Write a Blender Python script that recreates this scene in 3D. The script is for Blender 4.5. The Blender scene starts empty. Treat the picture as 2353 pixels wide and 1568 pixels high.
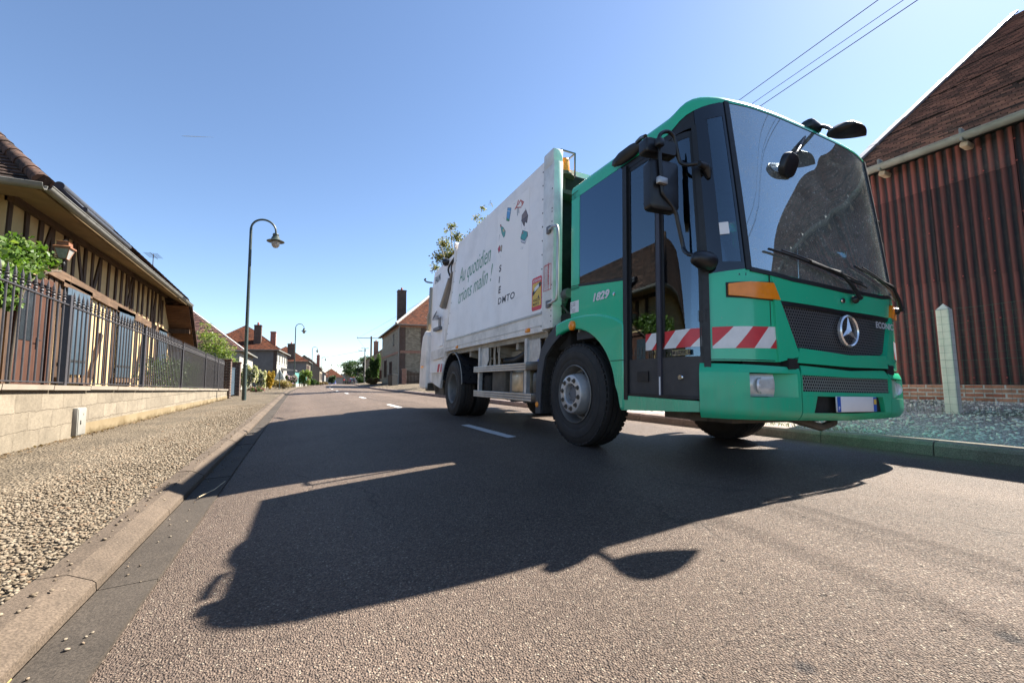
import bpy, bmesh, math, random
import numpy as np
from mathutils import Vector, Matrix
sc = bpy.context.scene
COL = sc.collection
rnd = random.Random(7)
PI = math.pi
R = math.radians

# ------------------------------------------------------------------ camera, light, exposure
# world axes: x = across the street (to the right), y = along the street (away), z = up; the camera stands at x = y = 0
CAM_H, TILT, ROLL, YAW, FPX = 0.6935, 0.0863, -0.01184, 0.46764, 969.4     # FPX: focal length for a 2352 px wide picture
cd = bpy.data.cameras.new('camera')
cam = bpy.data.objects.new('camera', cd); COL.objects.link(cam)
cd.sensor_fit = 'HORIZONTAL'; cd.sensor_width = 36; cd.lens = FPX / 2352 * 36
cd.clip_start = 0.02; cd.clip_end = 20000
cam.matrix_world = Matrix.Translation((0, 0, CAM_H)) @ Matrix.Rotation(-YAW, 4, 'Z') @ Matrix.Rotation(PI/2 + TILT, 4, 'X') @ Matrix.Rotation(ROLL, 4, 'Z')
sc.camera = cam
SUN = Vector((math.cos(R(44.7))*math.sin(R(81.5)), math.cos(R(44.7))*math.cos(R(81.5)), math.sin(R(44.7))))
sun_el = math.asin(SUN.z); sun_az = math.atan2(SUN.x, SUN.y)
w = bpy.data.worlds.new('World'); sc.world = w; w.use_nodes = True
nt = w.node_tree
sky = nt.nodes.new('ShaderNodeTexSky'); sky.sky_type = 'NISHITA'; sky.sun_disc = False
sky.sun_elevation = sun_el; sky.sun_rotation = sun_az
sky.altitude = 100; sky.air_density = 0.85; sky.dust_density = 0.2; sky.ozone_density = 2.5
bg = nt.nodes['Background']; nt.links.new(sky.outputs[0], bg.inputs[0]); bg.inputs[1].default_value = 0.056
ld = bpy.data.lights.new('sun', 'SUN'); ld.energy = 5.0; ld.angle = R(0.5); ld.color = (1.0, 0.94, 0.84)
sun = bpy.data.objects.new('sun', ld); COL.objects.link(sun)
sun.rotation_euler = SUN.to_track_quat('Z', 'Y').to_euler()
sc.view_settings.view_transform = 'Standard'; sc.view_settings.look = 'None'
sc.view_settings.exposure = 2.1; sc.view_settings.gamma = 1.0
sc.cycles.max_bounces = 8; sc.cycles.transparent_max_bounces = 16
sc.cycles.glossy_bounces = 4; sc.cycles.diffuse_bounces = 4
sc.cycles.use_denoising = True
sc.cycles.caustics_reflective = False; sc.cycles.caustics_refractive = False

# ------------------------------------------------------------------ surveying: where a sight line meets a known plane
CM = np.array(cam.matrix_world)
def ray(px, py):
    v = CM[:3, :3] @ np.array([(px - 1176) / FPX, -(py - 784) / FPX, -1.0])
    return v
def on_z(px, py, z=0.0):
    d = ray(px, py); k = (z - CAM_H) / d[2]; return (d[0]*k, d[1]*k, z)
def on_x(px, py, x):
    d = ray(px, py); k = x / d[0]; return (x, d[1]*k, CAM_H + d[2]*k)
def on_y(px, py, y):
    d = ray(px, py); k = y / d[1]; return (d[0]*k, y, CAM_H + d[2]*k)
def far(px, py, depth):
    d = ray(px, py); f = math.sin(YAW)*d[0] + math.cos(YAW)*d[1]; k = depth / f
    return (d[0]*k, d[1]*k, CAM_H + d[2]*k)

# ------------------------------------------------------------------ object helpers
def tag(o, label=None, cat=None, group=None, kind=None):
    if label: o['label'] = label
    if cat: o['category'] = cat
    if group: o['group'] = group
    if kind: o['kind'] = kind
    return o
def empty(name, loc=(0, 0, 0), rz=0.0, label=None, cat=None, group=None):
    o = bpy.data.objects.new(name, None); COL.objects.link(o)
    o.location = loc; o.rotation_euler = (0, 0, rz); o.empty_display_size = 0.2
    return tag(o, label, cat, group)
KIDS = {}
def link(o, parent=None):
    COL.objects.link(o)
    if parent is not None:
        o.parent = parent; KIDS.setdefault(parent.name, []).append(o)
    return o
def dup(o, parent=None):
    c = o.copy(); link(c, parent)
    for ch in list(KIDS.get(o.name, [])): dup(ch, c)
    return c
def arr_mesh(name, V, F, mat, parent=None, smooth=False):
    """V: (n,3) array, F: (m,k) array of equal-sided faces"""
    V = np.asarray(V, dtype=np.float32); F = np.asarray(F, dtype=np.int32)
    me = bpy.data.meshes.new(name); m, k = F.shape
    me.vertices.add(len(V)); me.vertices.foreach_set('co', V.ravel())
    me.loops.add(m*k); me.loops.foreach_set('vertex_index', F.ravel())
    me.polygons.add(m); me.polygons.foreach_set('loop_start', np.arange(0, m*k, k, dtype=np.int32))
    if smooth: me.polygons.foreach_set('use_smooth', np.ones(m, dtype=bool))
    me.update(calc_edges=True)
    me.materials.append(mat)
    return link(bpy.data.objects.new(name, me), parent)
class MB:
    """collects simple solids and links them as ONE mesh object"""
    def __init__(s): s.v = []; s.f = []; s.mi = []; s.cur = 0
    def add(s, vs, fs):
        b = len(s.v); s.v += [tuple(p) for p in vs]; s.f += [[b + i for i in f] for f in fs]; s.mi += [s.cur]*len(fs)
        return s
    def box(s, c, d, rot=None, ax=None, bev=0.0):
        """centre, full sizes; rot = Matrix 3x3 or z angle"""
        if bev > 0:
            bm = bmesh.new(); bmesh.ops.create_cube(bm, size=1.0)
            for v in bm.verts: v.co = Vector((v.co.x*d[0], v.co.y*d[1], v.co.z*d[2]))
            bmesh.ops.bevel(bm, geom=bm.edges[:], offset=min(bev, min(d)*0.45), segments=2, profile=0.5, affect='EDGES')
            bm.verts.index_update(); vs = [v.co.copy() for v in bm.verts]; fs = [[v.index for v in f.verts] for f in bm.faces]; bm.free()
        else:
            x, y, z = d[0]/2, d[1]/2, d[2]/2
            vs = [Vector(p) for p in ((-x,-y,-z),(x,-y,-z),(x,y,-z),(-x,y,-z),(-x,-y,z),(x,-y,z),(x,y,z),(-x,y,z))]
            fs = [(3,2,1,0),(4,5,6,7),(0,1,5,4),(1,2,6,5),(2,3,7,6),(3,0,4,7)]
        if rot is not None:
            m = rot if isinstance(rot, Matrix) else Matrix.Rotation(rot, 3, 'Z')
            vs = [m @ v for v in vs]
        c = Vector(c); return s.add([v + c for v in vs], fs)
    def b2(s, p, q, bev=0.0):
        p = Vector(p); q = Vector(q); return s.box((p+q)/2, [abs(a) for a in (q-p)], bev=bev)
    def beam(s, p, q, w_, h_, up=(0, 0, 1)):
        """rectangular bar from p to q"""
        p = Vector(p); q = Vector(q); d = (q-p); L = d.length; d.normalize(); u = Vector(up)
        sx = d.cross(u)
        if sx.length < 1e-5: sx = d.cross(Vector((1, 0, 0)))
        sx.normalize(); sz = sx.cross(d)
        m = Matrix((sx, d, sz)).transposed(); return s.box((p+q)/2, (w_, L, h_), rot=m)
    def ring(s, c, ax, r, n):
        ax = Vector(ax).normalized(); a = ax.orthogonal().normalized(); b = ax.cross(a); c = Vector(c)
        return [c + r*(math.cos(2*PI*i/n)*a + math.sin(2*PI*i/n)*b) for i in range(n)]
    def cyl(s, p, q, r0, r1=None, n=12, caps=True):
        r1 = r0 if r1 is None else r1; d = Vector(q) - Vector(p)
        A = s.ring(p, d, r0, n); B = s.ring(q, d, r1, n)
        fs = [(i, (i+1) % n, n+(i+1) % n, n+i) for i in range(n)]
        if caps: fs += [list(range(n))[::-1], list(range(n, 2*n))]
        return s.add(A+B, fs)
    def tube(s, pts, r, n=8, caps=True):
        """round tube along a path; r number or list"""
        P = [Vector([float(c) for c in p]) for p in pts]; N = len(P); rr = [float(q) for q in r] if isinstance(r, (list, tuple)) else [float(r)]*N
        vs = []; a = None
        for i in range(N):
            t = (P[min(i+1, N-1)] - P[max(i-1, 0)]).normalized()
            if a is None: a = t.orthogonal().normalized()
            else:
                a = a - t*a.dot(t); a.normalize()
            b = t.cross(a)
            vs += [P[i] + rr[i]*(math.cos(2*PI*k/n)*a + math.sin(2*PI*k/n)*b) for k in range(n)]
        fs = [(i*n+k, i*n+(k+1) % n, (i+1)*n+(k+1) % n, (i+1)*n+k) for i in range(N-1) for k in range(n)]
        if caps: fs += [list(range(n))[::-1], list(range((N-1)*n, N*n))]
        return s.add(vs, fs)
    def lathe(s, prof, o=(0, 0, 0), ax=(0, 0, 1), n=32, closed=False, caps=True):
        """profile [(r, h)] turned about ax through o"""
        o = Vector(o); axv = Vector(ax).normalized(); a = axv.orthogonal().normalized(); b = axv.cross(a); vs = []
        for r, h in prof:
            r = max(r, 1e-4)
            vs += [o + axv*h + r*(math.cos(2*PI*k/n)*a + math.sin(2*PI*k/n)*b) for k in range(n)]
        m = len(prof); rows = m if closed else m-1
        fs = [(i*n+k, i*n+(k+1) % n, ((i+1) % m)*n+(k+1) % n, ((i+1) % m)*n+k) for i in range(rows) for k in range(n)]
        if caps and not closed: fs += [list(range(n))[::-1], list(range((m-1)*n, m*n))]
        return s.add(vs, fs)
    def prism(s, poly, d):
        """planar polygon (3D points) extruded by vector d"""
        P = [Vector(p) for p in poly]; d = Vector(d); n = len(P)
        fs = [list(range(n))[::-1], [n+i for i in range(n)]] + [(i, (i+1) % n, n+(i+1) % n, n+i) for i in range(n)]
        return s.add(P + [p + d for p in P], fs)
    def face(s, pts): return s.add(pts, [list(range(len(pts)))])
    def grid(s, rows, flip=False):
        m = len(rows); n = len(rows[0]); vs = [p for r in rows for p in r]
        fs = [(i*n+k, i*n+k+1, (i+1)*n+k+1, (i+1)*n+k) for i in range(m-1) for k in range(n-1)]
        return s.add(vs, [f[::-1] for f in fs] if flip else fs)
    def shell(s, rows, back):
        """front grid and back grid joined at the rim"""
        m = len(rows); n = len(rows[0])
        s.grid(rows); s.grid(back, True)
        rim = [(0, k) for k in range(n)] + [(i, n-1) for i in range(1, m)] + [(m-1, k) for k in range(n-2, -1, -1)] + [(i, 0) for i in range(m-2, 0, -1)]
        A = [rows[i][k] for i, k in rim]; B = [back[i][k] for i, k in rim]; L = len(rim)
        return s.add(A+B, [(i, L+i, L+(i+1) % L, (i+1) % L) for i in range(L)])
    def build(s, name, mat, parent=None, smooth=None, mats=None, fix=True):
        me = bpy.data.meshes.new(name); me.from_pydata([tuple(v) for v in s.v], [], s.f)
        for m in ([mat] + list(mats or [])): me.materials.append(m)
        if mats: me.polygons.foreach_set('material_index', s.mi)
        if fix:
            bm = bmesh.new(); bm.from_mesh(me)
            bmesh.ops.recalc_face_normals(bm, faces=bm.faces[:]); bm.to_mesh(me); bm.free()
        if smooth is not None:
            me.polygons.foreach_set('use_smooth', [True]*len(me.polygons)); me.set_sharp_from_angle(angle=R(smooth))
        me.update()
        return link(bpy.data.objects.new(name, me), parent)
def catmull(pts, n=8):
    P = [np.array(p, float) for p in pts]; out = []
    Q = [2*P[0]-P[1]] + P + [2*P[-1]-P[-2]]
    for i in range(1, len(Q)-2):
        p0, p1, p2, p3 = Q[i-1:i+3]
        for k in range(n):
            t = k/n
            out.append(0.5*((2*p1)+(-p0+p2)*t+(2*p0-5*p1+4*p2-p3)*t*t+(-p0+3*p1-3*p2+p3)*t**3))
    out.append(P[-1]); return [tuple(p) for p in out]
def text_obj(name, body, size, O, U, Vv, mat, parent=None, shear=0.0, align='LEFT', bold=0.0, ext=0.0015, fit=None, spacing=1.0):
    """flat lettering: O = baseline start, U = writing direction, Vv = up; fit = (width, cap height) in metres"""
    cu = bpy.data.curves.new(name, 'FONT'); cu.body = body; cu.size = 1.0; cu.shear = shear; cu.align_x = align
    cu.offset = bold; cu.resolution_u = 3; cu.space_character = spacing
    ob = bpy.data.objects.new(name, cu); COL.objects.link(ob)
    me = bpy.data.meshes.new_from_object(ob.evaluated_get(bpy.context.evaluated_depsgraph_get()))
    bpy.data.objects.remove(ob)
    V = np.array([v.co[:] for v in me.vertices]); F = [list(p.vertices) for p in me.polygons]; bpy.data.meshes.remove(me)
    sx = sy = size
    if fit:
        x0 = V[:, 0].min(); V[:, 0] -= x0; sx = fit[0] / max(V[:, 0].max(), 1e-6); sy = fit[1] / 0.73
    U = np.array(U, float); U /= np.linalg.norm(U); Vv = np.array(Vv, float); Vv /= np.linalg.norm(Vv)
    N = np.cross(U, Vv); O = np.array(O, float)
    Pts = O + np.outer(V[:, 0]*sx, U) + np.outer(V[:, 1]*sy, Vv)
    m = MB(); m.add(Pts + N*ext, F)
    return m.build(name, mat, parent, fix=False)

# ------------------------------------------------------------------ materials
def hexc(r, g, b):
    f = lambda c: (c/255/12.92) if c/255 <= 0.04045 else ((c/255+0.055)/1.055)**2.4
    return (f(r), f(g), f(b))
class NT:
    def __init__(s, name):
        s.m = bpy.data.materials.new(name); s.m.use_nodes = True; s.t = s.m.node_tree
        s.b = s.t.nodes['Principled BSDF']; s.out = s.t.nodes['Material Output']
    def n(s, typ, **kw):
        x = s.t.nodes.new(typ)
        for k, v in kw.items(): setattr(x, k, v)
        return x
    def set(s, node, inp, val):
        if hasattr(val, 'is_linked') or isinstance(val, bpy.types.NodeSocket): s.t.links.new(val, node.inputs[inp])
        else:
            if isinstance(val, (tuple, list)) and len(val) == 3 and node.inputs[inp].type == 'RGBA': val = (*val, 1)
            node.inputs[inp].default_value = val
    def pos(s, scale=1.0, obj=True):
        tc = s.n('ShaderNodeTexCoord'); mp = s.n('ShaderNodeMapping')
        s.t.links.new(tc.outputs['Object'], mp.inputs[0])
        mp.inputs['Scale'].default_value = scale if isinstance(scale, (tuple, list)) else (scale,)*3
        return mp.outputs[0]
    def noise(s, scale, detail=4, rough=0.55, vec=None, dist=0.0, col=False):
        x = s.n('ShaderNodeTexNoise'); s.set(x, 'Scale', scale); s.set(x, 'Detail', detail); s.set(x, 'Roughness', rough); s.set(x, 'Distortion', dist)
        s.t.links.new(vec if vec is not None else s.pos(), x.inputs['Vector'])
        return x.outputs['Color' if col else 'Fac']
    def voro(s, scale, feat='F1', out='Distance', vec=None, rand=1.0):
        x = s.n('ShaderNodeTexVoronoi', feature=feat); s.set(x, 'Scale', scale); s.set(x, 'Randomness', rand)
        s.t.links.new(vec if vec is not None else s.pos(), x.inputs['Vector'])
        return x.outputs[out]
    def ramp(s, fac, stops, interp='LINEAR'):
        x = s.n('ShaderNodeValToRGB'); e = x.color_ramp.elements; x.color_ramp.interpolation = interp
        while len(e) < len(stops): e.new(0.5)
        for i, (p, c) in enumerate(stops):
            e[i].position = p; e[i].color = (*(c if isinstance(c, (tuple, list)) else (c, c, c)), 1)
        s.t.links.new(fac, x.inputs[0]); return x.outputs[0]
    def mix(s, fac, a, b, mode='MIX'):
        x = s.n('ShaderNodeMix', data_type='RGBA', blend_type=mode)
        s.set(x, 0, fac); s.set(x, 6, a); s.set(x, 7, b); return x.outputs[2]
    def math(s, op, a, b=0.5, clamp=False):
        x = s.n('ShaderNodeMath', operation=op, use_clamp=clamp); s.set(x, 0, a); s.set(x, 1, b); return x.outputs[0]
    def bump(s, h, strength=0.5, dist=0.01, nrm=None):
        x = s.n('ShaderNodeBump'); s.set(x, 'Strength', strength); s.set(x, 'Distance', dist); s.t.links.new(h, x.inputs['Height'])
        if nrm is not None: s.t.links.new(nrm, x.inputs['Normal'])
        return x.outputs[0]
    def fin(s, col=None, rough=0.6, metal=0.0, nrm=None, spec=None, coat=None):
        if col is not None: s.set(s.b, 'Base Color', col)
        s.set(s.b, 'Roughness', rough); s.set(s.b, 'Metallic', metal)
        if nrm is not None: s.t.links.new(nrm, s.b.inputs['Normal'])
        if spec is not None: s.set(s.b, 'Specular IOR Level', spec)
        if coat is not None: s.set(s.b, 'Coat Weight', coat); s.set(s.b, 'Coat Roughness', 0.05)
        return s.m
def plain(name, col, rough=0.55, metal=0.0, var=0.18, scale=6.0, bump=0.0, spec=None, coat=None, dirt=0.0, bscale=60.0):
    """painted or raw surface with slight mottling, fine grain and optional dirt"""
    t = NT(name); c = tuple(col)
    f = t.noise(scale, 5, 0.6)
    k = t.ramp(f, [(0.3, tuple(x*(1-var) for x in c)), (0.7, tuple(min(1, x*(1+var)) for x in c))])
    if dirt > 0:
        d = t.ramp(t.noise(2.3, 8, 0.7), [(0.45, 0.0), (0.75, 1.0)])
        k = t.mix(t.math('MULTIPLY', d, dirt), k, (0.12, 0.10, 0.075))
    rr = t.ramp(t.noise(scale*2.2, 4), [(0.3, max(rough-0.08, 0.02)), (0.7, min(rough+0.1, 1))])
    nrm = t.bump(t.noise(bscale, 4, 0.6), bump, 0.004) if bump > 0 else None
    return t.fin(k, rr, metal, nrm, spec, coat)
M = {}
def asphalt():
    t = NT('asphalt')
    # worn chippings in brown-grey binder, dragged smooth in the wheel tracks, with pits where stones have gone
    v1 = t.voro(170, 'F1'); vc = t.voro(170, 'F1', 'Color')
    n1 = t.noise(0.7, 7, 0.65); n2 = t.noise(55, 3, 0.6)
    tc = t.n('ShaderNodeTexCoord'); xyz = t.n('ShaderNodeSeparateXYZ'); t.t.links.new(tc.outputs['Object'], xyz.inputs[0])
    sep = t.n('ShaderNodeSeparateColor'); t.t.links.new(vc, sep.inputs[0])
    stone = t.ramp(sep.outputs[0], [(0.0, (0.074, 0.0545, 0.0430)), (0.45, (0.128, 0.0940, 0.0735)), (0.8, (0.165, 0.1205, 0.0935)), (0.95, (0.215, 0.165, 0.125)), (1.0, (0.3444, 0.2952, 0.2296))])
    gap = t.ramp(t.math('ADD', v1, t.math('MULTIPLY', n2, 0.35)), [(0.52, 0.0), (0.85, 1.0)])
    c = t.mix(t.math('MULTIPLY', gap, 0.55), stone, (0.050, 0.040, 0.034))
    pits = t.ramp(t.noise(30, 3, 0.65), [(0.30, 1.0), (0.37, 0.0)])
    pw = t.ramp(t.noise(1.6, 4, .6), [(0.42, 0.15), (0.66, 1.0)])
    pits = t.math('MULTIPLY', pits, pw)
    c = t.mix(t.math('MULTIPLY', pits, 0.8), c, (0.022, 0.018, 0.016))
    c = t.mix(1.0, c, t.ramp(n1, [(0.28, 0.80), (0.5, 1.0), (0.72, 1.16)]), 'MULTIPLY')
    # two polished wheel tracks in each lane and a dark oily strip between them
    tr = t.math('SINE', t.math('MULTIPLY', t.math('ADD', xyz.outputs[0], t.math('MULTIPLY', t.noise(.35, 3), .5)), 2*PI/1.75))
    c = t.mix(1.0, c, t.ramp(tr, [(0.0, 0.93), (1.0, 1.06)]), 'MULTIPLY')
    sp = t.ramp(t.voro(1.7, 'F1'), [(0.030, 1.0), (0.06, 0.0)])
    c = t.mix(t.math('MULTIPLY', sp, 0.75), c, (0.03, 0.027, 0.027))
    # patched strip with tarred edge and a few wandering cracks
    cr = t.voro(0.55, 'DISTANCE_TO_EDGE', vec=t.pos((1, .45, 1))); wv = t.n('ShaderNodeTexVoronoi', feature='DISTANCE_TO_EDGE'); 
    nz = t.n('ShaderNodeVectorMath', operation='SCALE'); t.t.links.new(t.noise(4, 4, col=True), nz.inputs[0]); nz.inputs['Scale'].default_value = .35
    ad = t.n('ShaderNodeVectorMath', operation='ADD'); t.t.links.new(t.pos((1, .45, 1)), ad.inputs[0]); t.t.links.new(nz.outputs[0], ad.inputs[1])
    wv.inputs['Scale'].default_value = .42; t.t.links.new(ad.outputs[0], wv.inputs['Vector'])
    ck = t.math('MULTIPLY', t.ramp(wv.outputs['Distance'], [(0.0, 1.0), (0.006, 0.0)]), t.ramp(t.noise(.5, 3), [(.48, 0.0), (.6, 1.0)]))
    c = t.mix(t.math('MULTIPLY', ck, .65), c, (0.03, 0.025, 0.022))
    h = t.math('SUBTRACT', t.math('MULTIPLY', t.noise(80, 4, 0.6), 0.8), t.math('ADD', v1, t.math('MULTIPLY', t.math('ADD', pits, ck), 1.6)))
    return t.fin(c, t.ramp(sep.outputs[1], [(0, 0.5), (1, 0.8)]), 0, t.bump(h, 0.9, 0.008), 0.14)
M['asphalt'] = asphalt()
def gravel_mat(name, a, b, c3, sc_=55):
    t = NT(name)
    v = t.voro(sc_, 'F1'); vc = t.voro(sc_, 'F1', 'Color')
    sep = t.n('ShaderNodeSeparateColor'); t.t.links.new(vc, sep.inputs[0])
    k = t.ramp(sep.outputs[0], [(0, a), (0.5, b), (1, c3)])
    gap = t.ramp(v, [(0.38, 0.0), (0.7, 1.0)])
    k = t.mix(t.math('MULTIPLY', gap, 0.8), k, tuple(x*0.3 for x in a))
    big = t.ramp(t.noise(0.9, 6, 0.65), [(0.35, 0.72), (0.65, 1.1)])
    k = t.mix(1.0, k, big, 'MULTIPLY')
    h = t.math('ADD', t.math('MULTIPLY', v, -1.0), t.math('MULTIPLY', t.noise(26, 3), 0.5))
    return t.fin(k, 0.85, 0, t.bump(h, 1.0, 0.02), 0.25)
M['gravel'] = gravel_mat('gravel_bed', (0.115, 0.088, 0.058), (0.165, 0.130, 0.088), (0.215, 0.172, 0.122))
M['gravel_shade_lift'] = gravel_mat('gravel_shade_lift', (0.46, 0.38, 0.34), (0.70, 0.59, 0.53), (0.88, 0.80, 0.74), 60)  # right-hand gravel with its colour brightened to offset the barn's shade
def stone_mat():
    t = NT('pebble')
    g = t.n('ShaderNodeNewGeometry')
    k = t.ramp(g.outputs['Random Per Island'], [(0, (0.095, 0.070, 0.045)), (0.25, (0.145, 0.112, 0.076)), (0.55, (0.178, 0.142, 0.100)), (0.85, (0.215, 0.178, 0.130)), (1, (0.15, 0.09, 0.05))])
    k = t.mix(0.4, k, t.ramp(t.noise(90, 4), [(0.3, 0.7), (0.7, 1.15)]), 'MULTIPLY')
    return t.fin(k, 0.8, 0, t.bump(t.noise(160, 3), 0.4, 0.003), 0.3)
M['pebble'] = stone_mat()
def kerb_mat(name, base):
    t = NT(name)
    k = t.ramp(t.noise(1.8, 8, 0.7), [(0.3, tuple(x*0.62 for x in base)), (0.55, base), (0.75, tuple(x*1.15 for x in base))])
    sp = t.ramp(t.noise(140, 2, 0.5), [(0.35, 0.72), (0.5, 1.0), (0.68, 1.35)])
    k = t.mix(1.0, k, sp, 'MULTIPLY')
    return t.fin(k, 0.85, 0, t.bump(t.noise(170, 4, 0.7), 0.7, 0.004), 0.25)
M['kerb'] = kerb_mat('kerb_concrete', (0.088, 0.066, 0.048))
M['kerb_grey'] = kerb_mat('kerb_grey', (0.23, 0.175, 0.155))
M['gutter'] = kerb_mat('gutter_concrete', (0.052, 0.042, 0.033))
def brick_mat(name, c1, c2, mortar, bw=0.22, bh=0.065, ax='xz', msize=0.012, bumpd=0.012, stain=0.5, rot=None):
    """bricks/blocks/tiles laid in object space; ax picks the two axes"""
    t = NT(name); tc = t.n('ShaderNodeTexCoord'); sp = t.n('ShaderNodeSeparateXYZ'); t.t.links.new(tc.outputs['Object'], sp.inputs[0])
    cb = t.n('ShaderNodeCombineXYZ'); I = {'x': 0, 'y': 1, 'z': 2}
    a = sp.outputs[I[ax[0]]]
    if len(ax) == 3: a = t.math('ADD', sp.outputs[I[ax[0]]], sp.outputs[I[ax[2]]])
    t.t.links.new(a, cb.inputs[0]); t.t.links.new(sp.outputs[I[ax[1]]], cb.inputs[1])
    wob = t.n('ShaderNodeVectorMath', operation='ADD'); t.t.links.new(cb.outputs[0], wob.inputs[0])
    nz = t.n('ShaderNodeVectorMath', operation='SCALE'); t.t.links.new(t.noise(7, 3, col=True), nz.inputs[0]); nz.inputs['Scale'].default_value = bh*0.25
    t.t.links.new(nz.outputs[0], wob.inputs[1])
    b = t.n('ShaderNodeTexBrick'); t.t.links.new(wob.outputs[0], b.inputs['Vector'])
    t.set(b, 'Color1', c1); t.set(b, 'Color2', c2); t.set(b, 'Mortar', mortar); t.set(b, 'Scale', 1.0)
    t.set(b, 'Mortar Size', msize); t.set(b, 'Brick Width', bw); t.set(b, 'Row Height', bh); t.set(b, 'Mortar Smooth', 0.3); t.set(b, 'Bias', 0.0)
    k = t.mix(stain, b.outputs['Color'], t.ramp(t.noise(3.1, 8, 0.7), [(0.3, 0.45), (0.5, 0.95), (0.72, 1.35)]), 'MULTIPLY')
    k = t.mix(0.5, k, t.ramp(t.noise(22, 4, 0.7), [(0.3, 0.65), (0.7, 1.25)]), 'MULTIPLY')
    h = t.math('SUBTRACT', t.math('MULTIPLY', t.noise(40, 4, 0.7), 0.4), b.outputs['Fac'])
    return t.fin(k, 0.85, 0, t.bump(h, 0.9, bumpd), 0.25)
def wood(name, c1, c2, axis='z', sc_=1.0, rough=0.75):
    t = NT(name); s3 = {'x': (2, 26, 26), 'y': (26, 2, 26), 'z': (26, 26, 2)}[axis]
    v = t.pos(tuple(x*sc_ for x in s3))
    f = t.noise(1.0, 8, 0.65, v, 0.6); g = t.noise(1.7, 5)
    k = t.mix(t.ramp(g, [(0.3, 0.0), (0.7, 0.6)]), t.ramp(f, [(0.3, c1), (0.68, c2)]), tuple(x*0.55 for x in c1))
    return t.fin(k, rough, 0, t.bump(f, 0.6, 0.008), 0.25)
def glass(name, tint, refl=1.0, rough=0.01, ior=1.5):
    t = NT(name); t.t.nodes.remove(t.b)
    tr = t.n('ShaderNodeBsdfTransparent'); tr.inputs[0].default_value = (*tint, 1)
    gl = t.n('ShaderNodeBsdfGlossy'); gl.inputs['Roughness'].default_value = rough; gl.inputs[0].default_value = (*(refl if isinstance(refl, tuple) else (refl,)*3), 1)
    fr = t.n('ShaderNodeFresnel'); fr.inputs[0].default_value = ior
    mx = t.n('ShaderNodeMixShader'); t.t.links.new(fr.outputs[0], mx.inputs[0]); t.t.links.new(tr.outputs[0], mx.inputs[1]); t.t.links.new(gl.outputs[0], mx.inputs[2])
    t.t.links.new(mx.outputs[0], t.out.inputs[0]); return t.m, t, mx
def leafmat(name, c1, c2, c3=None, trans=0.35):
    t = NT(name); g = t.n('ShaderNodeNewGeometry')
    st = [(0, c1), (0.6, c2)] + ([(1, c3)] if c3 else [])
    k = t.ramp(g.outputs['Random Per Island'], st)
    df = t.n('ShaderNodeBsdfTranslucent'); t.t.links.new(t.mix(1.0, k, (1.3, 1.5, 0.6), 'MULTIPLY'), df.inputs[0])
    t.fin(k, 0.5, 0, None, 0.35)
    mx = t.n('ShaderNodeMixShader'); mx.inputs[0].default_value = trans
    t.t.links.new(t.b.outputs[0], mx.inputs[1]); t.t.links.new(df.outputs[0], mx.inputs[2]); t.t.links.new(mx.outputs[0], t.out.inputs[0])
    return t.m
# ------------------------------------------------------------------ material library
M['brick_red'] = brick_mat('brick_red', (0.26, 0.09, 0.055), (0.36, 0.15, 0.09), (0.34, 0.30, 0.25))
M['brick_dark'] = brick_mat('brick_dark', (0.045, 0.016, 0.014), (0.08, 0.03, 0.022), (0.20, 0.18, 0.15), ax='xzy')
M['block'] = brick_mat('block_wall', (0.150, 0.125, 0.092), (0.205, 0.172, 0.128), (0.165, 0.136, 0.10), 0.5, 0.205, 'yz', 0.010, 0.012, 0.5)
M['chalk'] = brick_mat('chalk_brick', (0.42, 0.37, 0.28), (0.26, 0.225, 0.165), (0.09, 0.078, 0.06), 0.30, 0.11, 'xzy', 0.016, 0.015, 0.7)
def tile_mat(name, cs, bw=0.17, bh=0.11, lich=0.3):
    t = NT(name); tc = t.n('ShaderNodeTexCoord')
    nz = t.n('ShaderNodeVectorMath', operation='SCALE'); t.t.links.new(t.noise(5, 3, col=True), nz.inputs[0]); nz.inputs['Scale'].default_value = 0.02
    wob = t.n('ShaderNodeVectorMath', operation='ADD'); t.t.links.new(tc.outputs['Object'], wob.inputs[0]); t.t.links.new(nz.outputs[0], wob.inputs[1])
    b = t.n('ShaderNodeTexBrick'); t.t.links.new(wob.outputs[0], b.inputs['Vector'])
    t.set(b, 'Color1', (0, 0, 0)); t.set(b, 'Color2', (1, 1, 1)); t.set(b, 'Mortar', (0, 0, 0)); t.set(b, 'Scale', 1.0)
    t.set(b, 'Mortar Size', 0.004); t.set(b, 'Brick Width', bw); t.set(b, 'Row Height', bh)
    sp = t.n('ShaderNodeSeparateColor'); t.t.links.new(b.outputs['Color'], sp.inputs[0])
    n2 = t.noise(1.3, 6, 0.7)
    k = t.ramp(t.math('ADD', t.math('MULTIPLY', sp.outputs[0], 0.7), t.math('MULTIPLY', t.math('SUBTRACT', n2, 0.5), 0.9)), [(0.0, cs[0]), (0.35, cs[1]), (0.7, cs[2]), (0.95, cs[3])])
    l = t.ramp(t.noise(9, 6, 0.75), [(0.58, 0.0), (0.70, 1.0)])
    k = t.mix(t.math('MULTIPLY', l, lich), k, (0.30, 0.27, 0.21))
    k = t.mix(0.55, k, t.ramp(t.noise(30, 4, 0.7), [(0.3, 0.6), (0.7, 1.25)]), 'MULTIPLY')
    k = t.mix(b.outputs['Fac'], k, (0.02, 0.015, 0.012))
    h = t.math('SUBTRACT', t.math('ADD', t.math('MULTIPLY', sp.outputs[0], 0.6), t.math('MULTIPLY', t.noise(45, 3), 0.4)), b.outputs['Fac'])
    return t.fin(k, 0.85, 0, t.bump(h, 0.8, 0.01), 0.2)
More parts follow.
